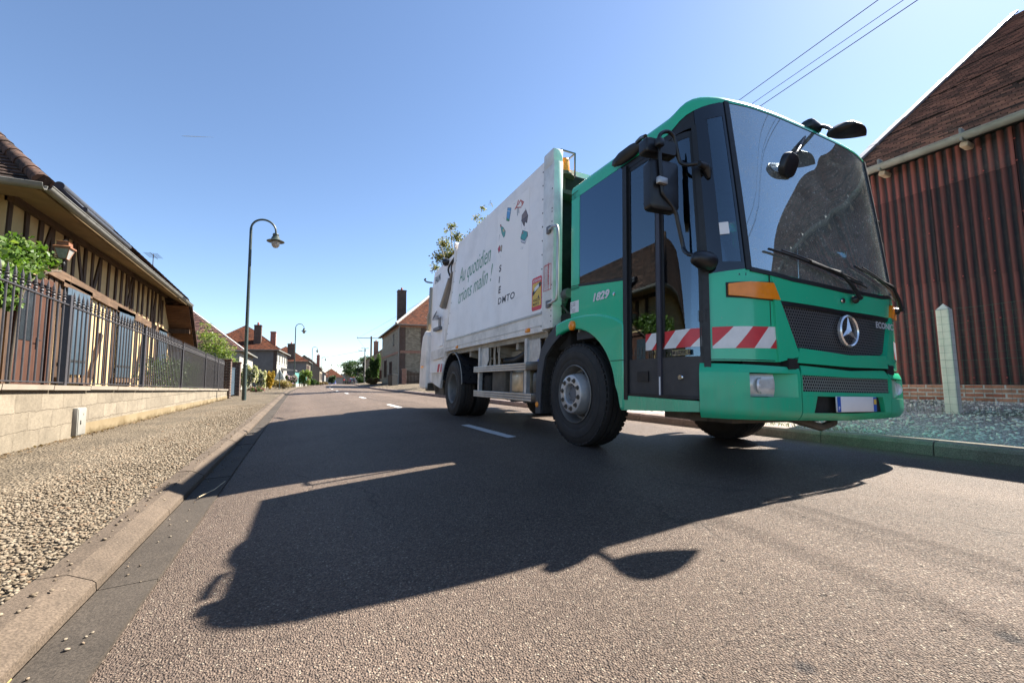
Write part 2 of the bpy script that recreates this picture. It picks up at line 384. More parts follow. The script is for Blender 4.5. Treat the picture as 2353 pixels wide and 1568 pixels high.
M['tile_brown'] = tile_mat('tile_brown', [(0.07, 0.05, 0.048), (0.19, 0.105, 0.088), (0.30, 0.155, 0.12), (0.42, 0.26, 0.20)], lich=0.35)
M['tile_old'] = tile_mat('tile_old', [(0.025, 0.018, 0.015), (0.06, 0.036, 0.028), (0.095, 0.053, 0.038), (0.13, 0.088, 0.065)], lich=0.4)
M['tile_orange'] = tile_mat('tile_orange', [(0.04, 0.017, 0.011), (0.105, 0.034, 0.018), (0.155, 0.053, 0.025), (0.19, 0.08, 0.042)], lich=0.2)
M['timber'] = wood('timber', (0.030, 0.017, 0.011), (0.115, 0.068, 0.042))
M['timber_y'] = wood('timber_y', (0.06, 0.035, 0.02), (0.16, 0.10, 0.062), 'y')
M['plank'] = wood('soffit_plank', (0.10, 0.045, 0.022), (0.17, 0.08, 0.04), 'x')
M['door_wood'] = wood('door_wood', (0.04, 0.014, 0.008), (0.085, 0.036, 0.02))
M['plaster'] = plain('ochre_plaster', (0.40, 0.29, 0.145), 0.9, var=0.14, scale=2.5, bump=0.7, bscale=90)
M['shutter'] = plain('shutter_paint', (0.036, 0.056, 0.076), 0.5, var=0.1, scale=4, bump=0.15)
M['zinc'] = plain('zinc', (0.20, 0.195, 0.175), 0.55, 0.3, var=0.2, scale=5, dirt=0.25)
M['iron'] = plain('fence_iron', (0.045, 0.041, 0.044), 0.5, 0.2, var=0.12, scale=12)
M['black_iron'] = plain('black_iron', (0.018, 0.018, 0.018), 0.5, 0.2)
M['coping'] = plain('coping_stone', (0.21, 0.175, 0.135), 0.85, var=0.14, scale=3.5, bump=0.35)
M['render_grey'] = plain('render_grey', (0.16, 0.155, 0.148), 0.9, var=0.2, scale=1.4, bump=0.3)
M['render_white'] = plain('render_white', (0.25, 0.24, 0.215), 0.9, var=0.08, scale=1.5)
M['render_cream'] = plain('render_cream', (0.20, 0.165, 0.12), 0.9, var=0.12, scale=1.5)
M['trim_white'] = plain('trim_white', (0.34, 0.33, 0.31), 0.6, var=0.08)
M['dark_glass'] = plain('house_pane', (0.02, 0.025, 0.03), 0.06, var=0.1, spec=0.6)
M['lamp_green'] = plain('lamp_paint', (0.028, 0.042, 0.036), 0.4, 0.1, var=0.1)
M['frosted'] = plain('frosted_glass', (0.26, 0.25, 0.23), 0.25, var=0.05)
M['copper'] = plain('copper', (0.24, 0.105, 0.05), 0.45, 0.3, var=0.25, scale=9)
M['white_box'] = plain('meter_box', (0.22, 0.21, 0.185), 0.45, var=0.04)
M['soil'] = plain('soil', (0.07, 0.055, 0.03), 0.95, var=0.35, scale=1.2, bump=0.8, bscale=20)
M['paint_line'] = plain('road_paint', (0.50, 0.50, 0.49), 0.7, var=0.15, scale=14, bump=0.5, bscale=90)
def plinth_mat():
    t = NT('plinth_render')
    k = t.ramp(t.noise(1.6, 6, 0.6), [(0.3, (0.15, 0.11, 0.06)), (0.7, (0.21, 0.165, 0.10))])
    # rising damp: moss-brown stains along the foot
    tc = t.n('ShaderNodeTexCoord'); sp = t.n('ShaderNodeSeparateXYZ'); t.t.links.new(tc.outputs['Object'], sp.inputs[0])
    lo = t.ramp(t.math('ADD', sp.outputs[2], t.math('MULTIPLY', t.noise(3.2, 6, 0.7), 0.30)), [(0.13, 1.0), (0.22, 0.0)])
    k = t.mix(t.math('MULTIPLY', lo, 0.85), k, (0.05, 0.033, 0.011))
    return t.fin(k, 0.9, 0, t.bump(t.noise(60, 4, 0.6), 0.4, 0.006), 0.2)
M['plinth'] = plinth_mat()

# ------------------------------------------------------------------ ground, street, kerbs
def bend(s):
    """the street swings a little to the right beyond 28 m: sideways offset and heading at distance s"""
    a = 0.0
    if s > 28:
        t = min(s, 52) - 28; a = 0.082 * t/24; off = 0.082*t*t/48
        if s > 52: off += 0.082*(s-52)
        return off, a
    return 0.0, 0.0
def zr(n): return 0.01 - (0.028 if n < 2.3 else 0.0368)*abs(n - 2.3)
def drop(s): return -0.00022*max(0, s-70)**2
def at(n, s, z=0.0):
    o, a = bend(s); return (n + o, s, z + drop(s))
def strip(name, ns, s0, s1, mat, zf, step=1.0, wob=None, kind='structure', sgrow=1.0):
    rows = []; s = s0
    while True:
        rows.append([at(n + (wob(s, i) if wob else 0), s, zf(n, s, i)) for i, n in enumerate(ns)])
        if s >= s1: break
        s = min(s + step*(1 if s < 20 else sgrow), s1)
    o = MB().grid(rows).build(name, mat, fix=False, smooth=30); return tag(o, kind=kind)
def gz(n):          # gravel on the right climbs towards the barn
    return 0.03 + (n - 5.75)*0.075 if n < 8.2 else min(0.214 + (n-8.2)*0.04, 0.30)
gm = MB(); gm.face([(-4000, -4000, -6.2), (4000, -4000, -6.2), (4000, 9000, -6.2), (-4000, 9000, -6.2)])
tag(gm.build('ground', M['soil'], fix=False), kind='structure')
wobr = lambda s, i: (0.012*math.sin(s*9.1) + 0.009*math.sin(s*23.7+1) + 0.006*math.sin(s*51)) if i == 0 else 0
strip('road', [-0.505, 0.2, 1.0, 1.7, 2.3, 3.0, 3.8, 4.6, 5.56], -6, 230, M['asphalt'], lambda n, s, i: zr(n) + (0.0 if i else -0.02), 0.06, wobr, sgrow=20)
strip('pavement', [-0.80, -1.3, -2.0, -2.75], -6, 22.0, M['gravel'], lambda n, s, i: -0.014 + (0.012 if i > 1 else 0) + 0.005*math.sin(s*2.3+i*2), 0.4)
strip('verge', [-0.80, -1.8, -3.0, -4.4], 22.0, 230, M['gravel'], lambda n, s, i: -0.012 + 0.02*i/3, 1.0, sgrow=3)
strip('garden_ground', [-4.4, -9, -80], 22.0, 230, M['soil'], lambda n, s, i: 0.0, 2.0, sgrow=3)
strip('yard', [-2.75, -4.0, -60], -30, 22.0, M['soil'], lambda n, s, i: 0.25, 2.0)
strip('gravel_forecourt', [5.70, 6.2, 7.0, 7.8, 8.6, 9.6, 60], -30, 11, M['gravel_shade_lift'], lambda n, s, i: gz(n) + 0.012*math.sin(s*1.7+n*2), 0.5, sgrow=3)  # stretch in the barn's shade, given the brightened gravel colour
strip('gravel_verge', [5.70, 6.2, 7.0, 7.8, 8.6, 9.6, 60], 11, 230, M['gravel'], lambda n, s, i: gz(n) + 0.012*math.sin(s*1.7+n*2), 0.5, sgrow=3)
# left kerb: gutter strip, lip, sloping face, flat top - cast in 1 m lengths
km = MB(); gt = MB(); s = -2.83
PRO = [(-0.650, -0.075), (-0.653, -0.046), (-0.664, -0.036), (-0.722, -0.008), (-0.735, -0.002), (-0.818, -0.001), (-0.83, -0.07)]
GUT = [(-0.47, -0.085), (-0.47, -0.072), (-0.647, -0.0755), (-0.649, -0.085)]
while s < 150:
    L = 1.0 if s < 24 else 4.0; g = 0.008
    e = rnd.uniform(-0.003, 0.003)
    for mb, pr in ((km, PRO), (gt, GUT)):
        A = [at(n, s+g/2, z+e) for n, z in pr]; B = [at(n, s+L-g/2, z+e) for n, z in pr]; k = len(pr)
        mb.add(A + B, [(i, (i+1) % k, k+(i+1) % k, k+i) for i in range(k)] + [list(range(k)), list(range(k, 2*k))[::-1]])
    s += L
tag(km.build('kerb', M['kerb']), kind='structure'); tag(gt.build('gutter_channel', M['gutter']), kind='structure')
km = MB(); s = -8.1
PRO = [(5.55, -0.16), (5.555, -0.015), (5.575, 0.015), (5.60, 0.024), (5.71, 0.026), (5.715, -0.1)]
while s < 150:
    L = 1.0 if s < 24 else 4.0; e = rnd.uniform(-0.004, 0.004)
    A = [at(n, s+.005, z+e) for n, z in PRO]; B = [at(n, s+L-.005, z+e) for n, z in PRO]; k = len(PRO)
    km.add(A + B, [(i, (i+1) % k, k+(i+1) % k, k+i) for i in range(k)] + [list(range(k)), list(range(k, 2*k))[::-1]]); s += L
tag(km.build('kerb', M['kerb_grey']), kind='structure')
# broken white centre line
for i in range(14):
    s0 = 4.44 + 6.03*i; m = MB(); rows = []
    for k in range(7):
        ss = s0 + 1.55*k/6; rows.append([at(2.165 + 0.004*math.sin(ss*30), ss, zr(2.16)+0.004), at(2.285 + 0.004*math.sin(ss*37+1), ss, zr(2.29)+0.004)])
    m.grid(rows); tag(m.build('road_marking', M['paint_line'], fix=False), kind='structure')

# loose stones on the left pavement
ico_v = []; phi = (1+5**.5)/2
for a, b in ((-1, phi), (1, phi), (-1, -phi), (1, -phi)): ico_v.append((a, b, 0))
for a, b in ((-1, phi), (1, phi), (-1, -phi), (1, -phi)): ico_v.append((0, a, b))
for a, b in ((-1, phi), (1, phi), (-1, -phi), (1, -phi)): ico_v.append((b, 0, a))
IV = np.array(ico_v) / np.linalg.norm(ico_v[0])
bm_ = bmesh.new(); [bm_.verts.new(v) for v in IV]; bmesh.ops.convex_hull(bm_, input=bm_.verts[:]); bm_.verts.index_update()
IV = np.array([v.co[:] for v in bm_.verts]); IF = np.array([[v.index for v in f.verts] for f in bm_.faces]); bm_.free()
rg = np.random.default_rng(5)
def stones(name, pts, size, mat, kind='stuff', parent=None):
    n = len(pts); sz = size[:, None]*np.stack([rg.uniform(0.7, 1.35, n), rg.uniform(0.6, 1.1, n), rg.uniform(0.38, 0.7, n)], 1)
    V = IV[None]*rg.uniform(0.78, 1.18, (n, 12, 1))*sz[:, None, :]
    a = rg.uniform(0, 2*PI, n); c, s_ = np.cos(a)[:, None], np.sin(a)[:, None]; t = rg.normal(0, 0.25, n)[:, None]
    x, y, z = V[..., 0], V[..., 1], V[..., 2]
    z, y = z + t*y, y - t*z
    V = np.stack([x*c - y*s_, x*s_ + y*c, z], -1) + pts[:, None, :]
    F = (IF[None] + (np.arange(n)*12)[:, None, None]).reshape(-1, 3)
    o = arr_mesh(name, V.reshape(-1, 3), F, mat, parent, smooth=True); return tag(o, kind=kind)
def scatter(n, s0, s1, x0, x1, p=1.0):
    s = s0 + (s1-s0)*rg.uniform(0, 1, n)**p; x = rg.uniform(x0, x1, n); return x, s
xs, ys, sz = [], [], []
for n, s0, s1, x0, x1, a, b in ((24000, 1.3, 4.2, -2.7, -0.80, .005, .0115), (20000, 4.2, 8, -2.62, -0.80, .007, .0125), (12000, 8, 15, -2.62, -0.80, .009, .015), (260, 1.2, 9, -0.82, -0.70, .004, .010), (90, 1.2, 9, -0.645, -0.52, .004, .009), (34, 1.2, 7, -0.5, 0.9, .003, .006)):
    x, s = scatter(n, s0, s1, x0, x1); xs.append(x); ys.append(s); sz.append(rg.uniform(a, b, n)*np.where(rg.uniform(0, 1, n) < .05, 1.5, 1))
x = np.concatenate(xs); y = np.concatenate(ys); sz = np.concatenate(sz)
sz *= .86
keep = ~((x > -0.9) & (x < -0.80) & (rg.uniform(0, 1, len(x)) < (x+0.9)/0.1*0.8)); x, y, sz = x[keep], y[keep], sz[keep]
z = np.where(x < -0.80, -0.012 + 0.35*sz, np.where(x < -0.715, -0.001 + .4*sz, np.where(x < -.648, -0.02+.4*sz, np.where(x < -.5, -0.073 + 0.4*sz, 0.01-.028*np.abs(x-2.3)+.4*sz))))
stones('gravel', np.stack([x, y, z], 1), sz, M['pebble'])
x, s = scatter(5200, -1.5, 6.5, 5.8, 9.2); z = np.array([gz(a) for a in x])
stones('gravel', np.stack([x, s, z+0.006], 1), rg.uniform(.010, .022, len(x)), plain('chip_shade_lift', (.66, .63, .56), .85, var=.3, scale=30))  # loose chips, colour brightened likewise against the barn's shade
# dry leaves and bits of straw along the foot of the wall and in the gutter
M['litter'] = leafmat('dry_leaf', (0.09, 0.05, 0.02), (0.15, 0.095, 0.04), (0.06, 0.035, 0.016), 0.2)
def cards(name, P, size, mat, kind=None, parent=None, flat=0.0, aspect=0.55, drop=0.0):
    """many single leaves: rhombic blades with a fold"""
    n = len(P); d = rg.normal(0, 1, (n, 3)); d[:, 2] *= (1-flat); d[:, 2] -= drop; d /= np.linalg.norm(d, axis=1)[:, None]
    u = rg.normal(0, 1, (n, 3)); u[:, 2] *= (1-flat*0.9); u -= d*(u*d).sum(1)[:, None]; u /= np.linalg.norm(u, axis=1)[:, None]
    L = size if np.ndim(size) else np.full(n, size); L = L*rg.uniform(0.65, 1.25, n); w_ = L*aspect*0.5
    nrm = np.cross(d, u)
    A = P - d*L[:, None]/2; B = P + d*L[:, None]/2; m = P + nrm*(w_*0.35)[:, None]
    C1 = m + u*w_[:, None] - d*L[:, None]*0.08; C2 = m - u*w_[:, None] - d*L[:, None]*0.08
    V = np.stack([A, C1, B, C2], 1).reshape(-1, 3); F = np.arange(n*4).reshape(n, 4)
    o = arr_mesh(name, V, F, mat, parent); 
    return tag(o, kind=kind) if kind else o
x = -2.56 + np.abs(rg.normal(0, 0.07, 900)); s = rg.uniform(4, 20, 900)
cards('leaf_litter', np.stack([x, s, np.full(900, 0.012)], 1), 0.035, M['litter'], 'stuff', flat=0.9)
m = MB(); m.tube([(-0.62, 1.18, -0.062), (-0.63, 1.40, -0.060), (-0.64, 1.62, -0.064)], [.0035, .003, .002], 6)
tag(m.build('straw', plain('straw', (0.30, 0.20, 0.07), 0.6)), 'yellow straw stalk lying in the gutter against the kerb', 'straw')
m = MB(); m.tube([(-0.56, 3.45, -0.055), (-0.50, 3.62, -0.052), (-0.47, 3.86, -0.05)], .0035, 6)
tag(m.build('twig', plain('twig', (0.34, 0.28, 0.18), 0.7)), 'thin pale twig lying in the shaded gutter', 'twig')

# ------------------------------------------------------------------ roofs laid in stepped courses
def roof_panel(name, O, U, Vd, lr, vmax, mat, parent=None, course=0.11, lift=0.022, th=0.05):
    """O: eave corner, U along the eave, Vd up the slope; lr(v) -> (u0, u1)"""
    O = Vector(O); U = Vector(U).normalized(); Vd = Vector(Vd).normalized(); N = U.cross(Vd).normalized()
    if N.z < 0: flip = True; N = -N
    else: flip = False
    m = MB(); v = 0.0; nc = max(1, round(vmax/course)); c = vmax/nc; rr = random.Random(3)
    for i in range(nc):
        v0, v1 = i*c, (i+1)*c; a0, b0 = lr(v0); a1, b1 = lr(v1)
        if b0-a0 < 0.02: break
        ns = max(1, int((b0-a0)/0.5)); 
        js = [rr.uniform(-.004, .004) for _ in range(ns+1)]
        top = []; bot = []; lip = []
        for k in range(ns+1):
            q = k/ns; u0 = a0+(b0-a0)*q; u1 = a1+(b1-a1)*q
            lip.append((u0, v0, 0)); bot.append((u0, v0, lift+js[k])); top.append((u1, v1, 0.002))
        m.grid([lip, bot, top])
    a0, b0 = lr(0); a1, b1 = lr(vmax); e = th
    m.face([(a0, 0, -e), (a1, vmax, -e), (b1, vmax, -e), (b0, 0, -e)])
    for p, q in (((a0, 0), (a1, vmax)), ((b0, 0), (b1, vmax)), ((a0, 0), (b0, 0))):
        m.face([(*p, -e), (*q, -e), (*q, 0.0), (*p, 0.0)])
    o = m.build(name, mat, parent, fix=False)
    o.matrix_local = Matrix.Translation(O) @ Matrix((U, (-Vd if False else Vd), U.cross(Vd))).transposed().to_4x4()
    if flip:
        for v_ in o.data.vertices: v_.co.z = -v_.co.z
    return o
def half_tiles(mb, p, q, r=0.11, L=0.34):
    p = Vector(p); q = Vector(q); d = q-p; n = max(1, int(d.length/L)); t = d.normalized()
    for i in range(n):
        a = p + d*(i/n); b = p + d*((i+1.12)/n); mb.cyl(a, b, r*1.08, r*0.92, 10)

# ------------------------------------------------------------------ boundary wall with its iron fence
def zc(s): return 0.70 - 0.0212*(s - 5.9)      # the coping falls gently along the street
def zrail(s): return 1.715 - 0.027*(s - 7.0)
XW = -2.60; S0, S1 = -3.0, 20.9
bw = empty('boundary_wall', (XW, S0, 0), 0, 'low pale concrete block wall with stone coping under the iron fence', 'wall')
m = MB()
for sa in np.arange(S0, S1-.01, 1.0):
    sb = min(sa+1.0, S1); m.prism([(0, sa-S0, -0.3), (0, sb-S0, -0.3), (0, sb-S0, zc(sb)-.06), (0, sa-S0, zc(sa)-.06)], (-0.2, 0, 0))
o = m.build('blockwork', M['block'], bw, fix=True)
m = MB(); sa = S0
while sa < S1:
    sb = min(sa + 0.98, S1+.05); h = rnd.uniform(-.004, .004)
    m.prism([(0.045, sa-S0+.004, zc(sa)-.06+h), (0.045, sb-S0-.004, zc(sb)-.06+h), (0.05, sb-S0-.004, zc(sb)-.004+h), (0.05, sa-S0+.004, zc(sa)-.004+h)], (-0.29, 0, 0)); sa = sb + .006
m.build('coping', M['coping'], bw)
m = MB()
for sa in np.arange(7.6, S1-.01, 0.95):
    sb = min(sa+.95, S1); m.prism([(0.016, sa-S0, -0.3), (0.016, sb-S0, -0.3), (0.016, sb-S0, 0.155-.004*(sb-7)), (0.016, sa-S0, 0.155-.004*(sa-7))], (-0.10, 0, 0))
m.build('plinth', M['plinth'], bw)
mt = empty('meter_box', (XW, 7.62, 0.03), 0, 'white flush utility meter box on the block wall at pavement level', 'meter box')
MB().box((0.0, 0, 0.16), (0.10, 0.25, 0.36), bev=.008).build('housing', M['white_box'], mt, 30)
m = MB().box((0.053, 0, 0.16), (0.008, 0.225, 0.335), bev=.003); m.build('door', M['white_box'], mt, 30)
m = MB().cyl((0.055, 0.03, 0.255), (0.06, 0.03, 0.255), .014, n=16); m.build('badge', M['coping'], mt)
m = MB().box((0.059, -0.05, 0.15), (0.004, .02, .055)).box((0.063, -0.05, 0.14), (0.004, .012, .012)); m.build('lock', M['black_iron'], mt)

def picket_mesh():
    m = MB()
    m.cyl((0, 0, 0.02), (0, 0, 1.0), .0105, n=8)
    m.lathe([(.0105, 1.0), (.017, 1.008), (.017, 1.02), (.011, 1.028), (.021, 1.042), (.021, 1.055), (.012, 1.065), (.024, 1.082), (.012, 1.092), (.013, 1.095), (.0165, 1.12), (.006, 1.17), (.001, 1.195)], n=8)
    m.lathe([(.013, .02), (.016, .03), (.013, .04)], n=8)
    return m
posts = [4.40, 7.45, 10.5, 13.55, 16.6, 19.0]
lab = ['nearest iron fence panel, left of the white meter box', 'iron fence panel between the first two square posts, in front of the door', 'iron fence panel ahead of the middle shutter', 'iron fence panel at the far end of the half-timbered house', 'iron fence panel screening the clipped hedge', 'short last iron fence panel beside the brick gate pillar']
ends = posts[1:] + [20.55]; pk = None
for i, (a, b) in enumerate(zip(posts, ends)):
    L = b-a; g = empty('fence_panel', (XW-.10, a, zc(a)), 0, lab[i], 'fence', 'iron fence panels along the block wall')
    dz = zc(b)-zc(a); dr = zrail(b)-zrail(a); h0 = zrail(a)-zc(a)
    MB().beam((0, 0, .035), (0, L, .035+dz), .035, .012).build('bottom_rail', M['iron'], g)
    MB().beam((0, 0, h0), (0, L, h0+dr), .035, .014).build('top_rail', M['iron'], g)
    MB().box((0, 0, h0/2+.05), (.06, .06, h0+.17), bev=.004).build('post', M['iron'], g)
    n = round(L/.134)
    for k in range(1, n):
        y = L*k/n
        if pk is None: pk = picket_mesh().build('picket', M['iron'], g, 40); o = pk
        else: o = bpy.data.objects.new('picket', pk.data); link(o, g)
        sc_z = (h0 + dr*y/L - dz*y/L + .006)/1.0
        o.location = (0, y, dz*y/L); o.scale = (1, 1, sc_z)
# brick gate pillars and steel gate
for i, (s, lb) in enumerate(((20.95, 'dark brick gate pillar at the end of the iron fence'), (24.1, 'dark brick gate pillar on the far side of the steel gate'))):
    p = empty('gate_pillar', (-2.72, s, 0), 0, lb, 'gate pillar', 'brick gate pillars')
    MB().box((0, 0, .78), (.42, .38, 1.56)).build('shaft', M['brick_dark'], p)
    MB().box((0, 0, 1.585), (.48, .44, .055), bev=.008).build('cap', M['brick_dark'], p)
g = empty('driveway_gate', (-2.72, 21.15, 0.05), 0, 'blue-grey sheet steel driveway gate between the two brick pillars', 'gate')
m = MB()
for k in range(2):
    y0 = 0.03+1.38*k
    m.box((0, y0+.68, .05), (.05, 1.34, .05)).box((0, y0+.68, 1.25), (.05, 1.34, .05)).box((0, y0+.02, .65), (.05, .05, 1.2)).box((0, y0+1.34, .65), (.05, .05, 1.2)).box((0, y0+.68, .62), (.045, 1.3, .04))
m.build('frame', M['shutter'], g)
m = MB()
for k in range(2): m.box((0, 0.03+1.38*k+.68, .34), (.02, 1.28, .54)); m.box((0, 0.03+1.38*k+.68, .93), (.012, 1.28, .6))
m.build('panel', M['shutter'], g)

# ------------------------------------------------------------------ half-timbered house on the left
XH = -4.45; HY = 9.9; ZT = 3.86
hs = empty('timbered_house', (XH, HY, 0), 0, 'long half-timbered house with ochre plaster and blue-grey shutters behind the iron fence', 'house')
zrl = lambda s: 2.90 - 0.055*(s-11.5)
m = MB(); m.prism([(0, 0, 0.2), (0, 10.9, 0.2), (0, 10.9, 2.1), (0, 9.25, ZT), (0, 0, ZT)], (-0.3, 0, 0)); m.box((-4.8, 0.15, 2.03), (9.0, .3, 3.66)); m.build('wall', M['plaster'], hs)
tm = MB(); th = MB()
def stud(s, z0, z1, wd=.12, lean=0.0):
    y = s-HY; e = rnd.uniform(-.02, .02); d = .022+rnd.uniform(0, .014)
    tm.prism([(d, y-wd/2, z0), (d, y+wd/2+rnd.uniform(-.012, .012), z0), (d, y+wd/2+e+lean, z1), (d, y-wd/2+e+lean, z1)], (-.1, 0, 0))
# upper row of studs and braces
s = 9.98; k = 0
while s < 19.3:
    zl = zrl(s)+.1; hi = ZT - .02 if s < 19.0 else ZT-.25
    stud(s, zl, hi, rnd.uniform(.10, .145))
    if k % 5 == 2: stud(s+.10, zl, hi, .12, .34)
    if k % 7 == 5: stud(s+.44, zl, hi, .11, -.34)
    s += rnd.uniform(.36, .52); k += 1
wins = [(11.95, 13.0), (14.85, 15.95), (18.55, 19.45)]
doors = (10.3, 11.35)
s = 9.98
while s < 20.6:
    zl = zrl(s)-.08; ok = all(not (a-.07 < s < b+.07) for a, b in wins) and not (doors[0]-.1 < s < doors[1]+.1)
    if ok: stud(s, .45, min(zl, 2.0+(20.7-s)*1.0), rnd.uniform(.10, .15))
    s += rnd.uniform(.44, .62)
for a, b in wins + [doors]:
    for q in (a-.10, b+.10): stud(q, .45, zrl(q)-.06, .15)
for sa, sb, z0, z1 in ((13.3, 13.9, .5, 1.9), (16.4, 17.1, .5, 2.0), (17.7, 18.2, .5, 1.5)):
    tm.beam((.02, sa-HY, z0), (.02, sb-HY, z1), .09, .13)
for i in range(5):
    sa = 9.92 + 2.16*i; sb = sa+2.15
    th.beam((.025, sa-HY, zrl(sa)), (.025, min(sb, 20.1)-HY, zrl(min(sb, 20.1))+rnd.uniform(-.015, .015)), .11, .2)
th.beam((.03, 0, ZT-.02), (.03, 9.35, ZT-.02), .12, .17); th.beam((.02, 0, .5), (.02, 10.8, .5), .1, .16)
for a, b in wins: th.beam((.03, a-HY-.15, 2.76-.033*(a-12)), (.03, b-HY+.15, 2.76-.033*(b-12)), .10, .14); th.beam((.05, a-HY-.15, .76), (.05, b-HY+.15, .75), .16, .12)
tm.build('stud_framing', M['timber'], hs); th.build('rail_framing', M['timber_y'], hs)
for i, (a, b) in enumerate(wins):
    zt = 2.70-.033*(a-12); zb = .87-.012*(a-12); c = (a+b)/2-HY; wd = b-a
    m = MB(); rr = 6
    for k in range(rr):
        y = a-HY+wd*(k+.5)/rr; m.box((.075+rnd.uniform(0, .006), y, (zt+zb)/2), (.03, wd/rr-.008, zt-zb+rnd.uniform(-.012, .012)), bev=.004)
    sh = m.build('shutter', M['shutter'], hs, 30)
    for zz in (zt-.32, zb+.30):
        h = MB().box((.098, c, zz), (.008, wd*.9, .05)).box((.112, a-HY-.03, zz), (.03, .04, .05)); h.build('hinge', M['black_iron'], sh)
dy = (doors[0]+doors[1])/2-HY
d = MB().box((.0, dy, 1.62), (.09, .98, 1.9)).build('door', M['door_wood'], hs)
MB().box((.05, dy, 2.62), (.08, 1.16, .12)).box((.05, dy-.53, 1.6), (.08, .1, 1.95)).box((.05, dy+.53, 1.6), (.08, .1, 1.95)).build('door_frame', M['door_wood'], hs)
MB().box((.048, dy-.16, 1.95), (.012, .42, .95)).build('door_pane', M['dark_glass'], d)
MB().box((.055, dy+.2, 1.45), (.025, .035, .2)).tube([(.07, dy+.2, 1.5), (.11, dy+.2, 1.5), (.11, dy+.1, 1.5)], .009).build('handle', M['black_iron'], d)
# eave: plastered soffit, gutter, tiled slopes
xe = 0.70; ez = lambda s: 3.79 - .027*(s-8.8)
m = MB(); m.prism([(0.0, -.6, ZT+.02), (0.0, 9.35, ZT+.02), (xe-.06, 9.5, ez(19.4)+.02), (xe-.06, -.6, ez(9.2)+.02)], (0, 0, .05)); m.prism([(-9, 0, ZT), (xe-.1, 0, ZT-.02), (xe-.1, -.62, ez(9.2)+.03), (-9, -.62, ez(9.2)+.03)], (0, 0, .05)); m.build('soffit', plain('soffit_plaster', (.22, .15, .075), .9, var=.2, scale=2, bump=.5), hs)
sl = R(46)
rp = roof_panel('roof', (xe, -.72, ez(9.2)+.10), (0, 1, -.027), (-math.cos(sl), 0, math.sin(sl)), lambda v: (v*.72, 10.25 - max(0, 0)*v - v*.35), 3.9, M['tile_old'], hs, .11)
roof_panel('roof', (xe-.02, -.74, ez(9.2)+.10), (-1, 0, 0), (0, math.cos(sl), math.sin(sl)), lambda v: (v*.70, 9.4-v*.7), 3.9, M['tile_old'], hs, .11)
# steep tiled hip over the far end with boarded underside
roof_panel('roof', (xe+.03, 10.95, 1.95), (-1, 0, 0), (0, -.66, .75), lambda v: (0 + max(0, v-2.4)*.7, 9.3), 5.2, M['tile_old'], hs, .11)
m = MB()
for i in range(26):
    q = i/26; y = 10.88-.0-1.42*q; z = 1.90+1.62*q
    m.prism([(xe, y, z), (xe, y-.050, z+.057), (-9, y-.050, z+.057), (-9, y, z)], (0, .012, .012))
m.build('boarded_soffit', M['plank'], hs)
MB().beam((-4, 10.15, 2.62), (xe-.05, 10.15, 2.62), .12, .16).beam((-4, 10.7, 2.0), (xe-.05, 10.7, 2.0), .08, .1).build('end_rafter', M['timber'], hs)
m = MB(); half_tiles(m, (xe, -.74, ez(9.2)+.13), (xe-3.2, 2.5, ez(9.2)+3.3)); m.build('hip_tile', M['tile_old'], hs, 50)
m = MB()
for i in range(22):
    q = i/22; p = (xe+.05, 10.98-1.42*q, 1.95+1.62*q); m.box(p, (.09, .06, .12), rot=Matrix.Rotation(.7, 3, 'X'))
m.build('verge_tile', M['tile_old'], hs)
def half_gutter(mb, p, q, r=.075, n=9, lips=True, seg=1.15):
    p = Vector(p); q = Vector(q); d = (q-p); t = d.normalized(); sx = t.cross(Vector((0, 0, 1))).normalized(); up = sx.cross(t)
    rows = []; 
    for P in (p, q): rows.append([P + sx*(r*math.cos(PI+PI*i/n)) + up*(r*math.sin(PI+PI*i/n)) for i in range(n+1)])
    back = [[P + (a-P)*.93 for a in row] for P, row in zip((p, q), rows)]
    mb.shell(rows, back)
    mb.tube([p + sx*r*1.0, q + sx*r*1.0], .011, 6); mb.tube([p - sx*r*1.0, q - sx*r*1.0], .011, 6)
    k = int(d.length/seg)
    for i in range(1, k+1):
        c = p + d*(i/(k+.5)); rr = [[c + t*o_ + sx*(r*1.04*math.cos(PI+PI*j/n)) + up*(r*1.04*math.sin(PI+PI*j/n)) for j in range(n+1)] for o_ in (-.012, .012)]
        mb.grid(rr)
m = MB(); half_gutter(m, (xe+.05, -.74, ez(9.16)+.07), (xe+.05, 9.62, ez(19.5)+.07), .08, seg=.62); half_gutter(m, (xe+.05, -.76, ez(9.16)+.07), (-9, -.76, ez(9.16)+.07), .08, seg=.62)
m.build('gutter', M['zinc'], hs, 40, fix=False)
# dark roller-shutter box lying on the roof slope
rb = MB(); vd = Vector((-math.cos(sl), 0, math.sin(sl))); nn_ = Vector((math.sin(sl), 0, math.cos(sl)))
P = Vector((xe, .75, ez(10)+.10)) + vd*.10 + nn_*.06
rb.prism([P, P+Vector((0, 2.35, -.05)), P+Vector((0, 2.35, -.05))+vd*.55, P+vd*.55], nn_*.05)
rb.cyl(P+vd*.55+nn_*.05, P+vd*.55+nn_*.05+Vector((0, 2.4, -.05)), .075, n=18); rb.cyl(P+vd*.0+nn_*.035, P+nn_*.035+Vector((0, 2.4, -.05)), .05, n=12)
rb.build('roof_window_shutter', plain('anthracite', (0.035, 0.036, 0.042), .4), hs, 40)
m = MB().tube([(xe-.9, 8.6, 4.5), (xe-.9, 8.6, 5.15)], .014, 6).tube([(xe-.9, 8.2, 5.1), (xe-.9, 9.1, 5.1)], .008, 5)
for k in range(5): m.tube([(xe-1.1, 8.3+.15*k, 5.1), (xe-.7, 8.3+.15*k, 5.1)], .006, 5)
m.build('aerial', M['black_iron'], hs)

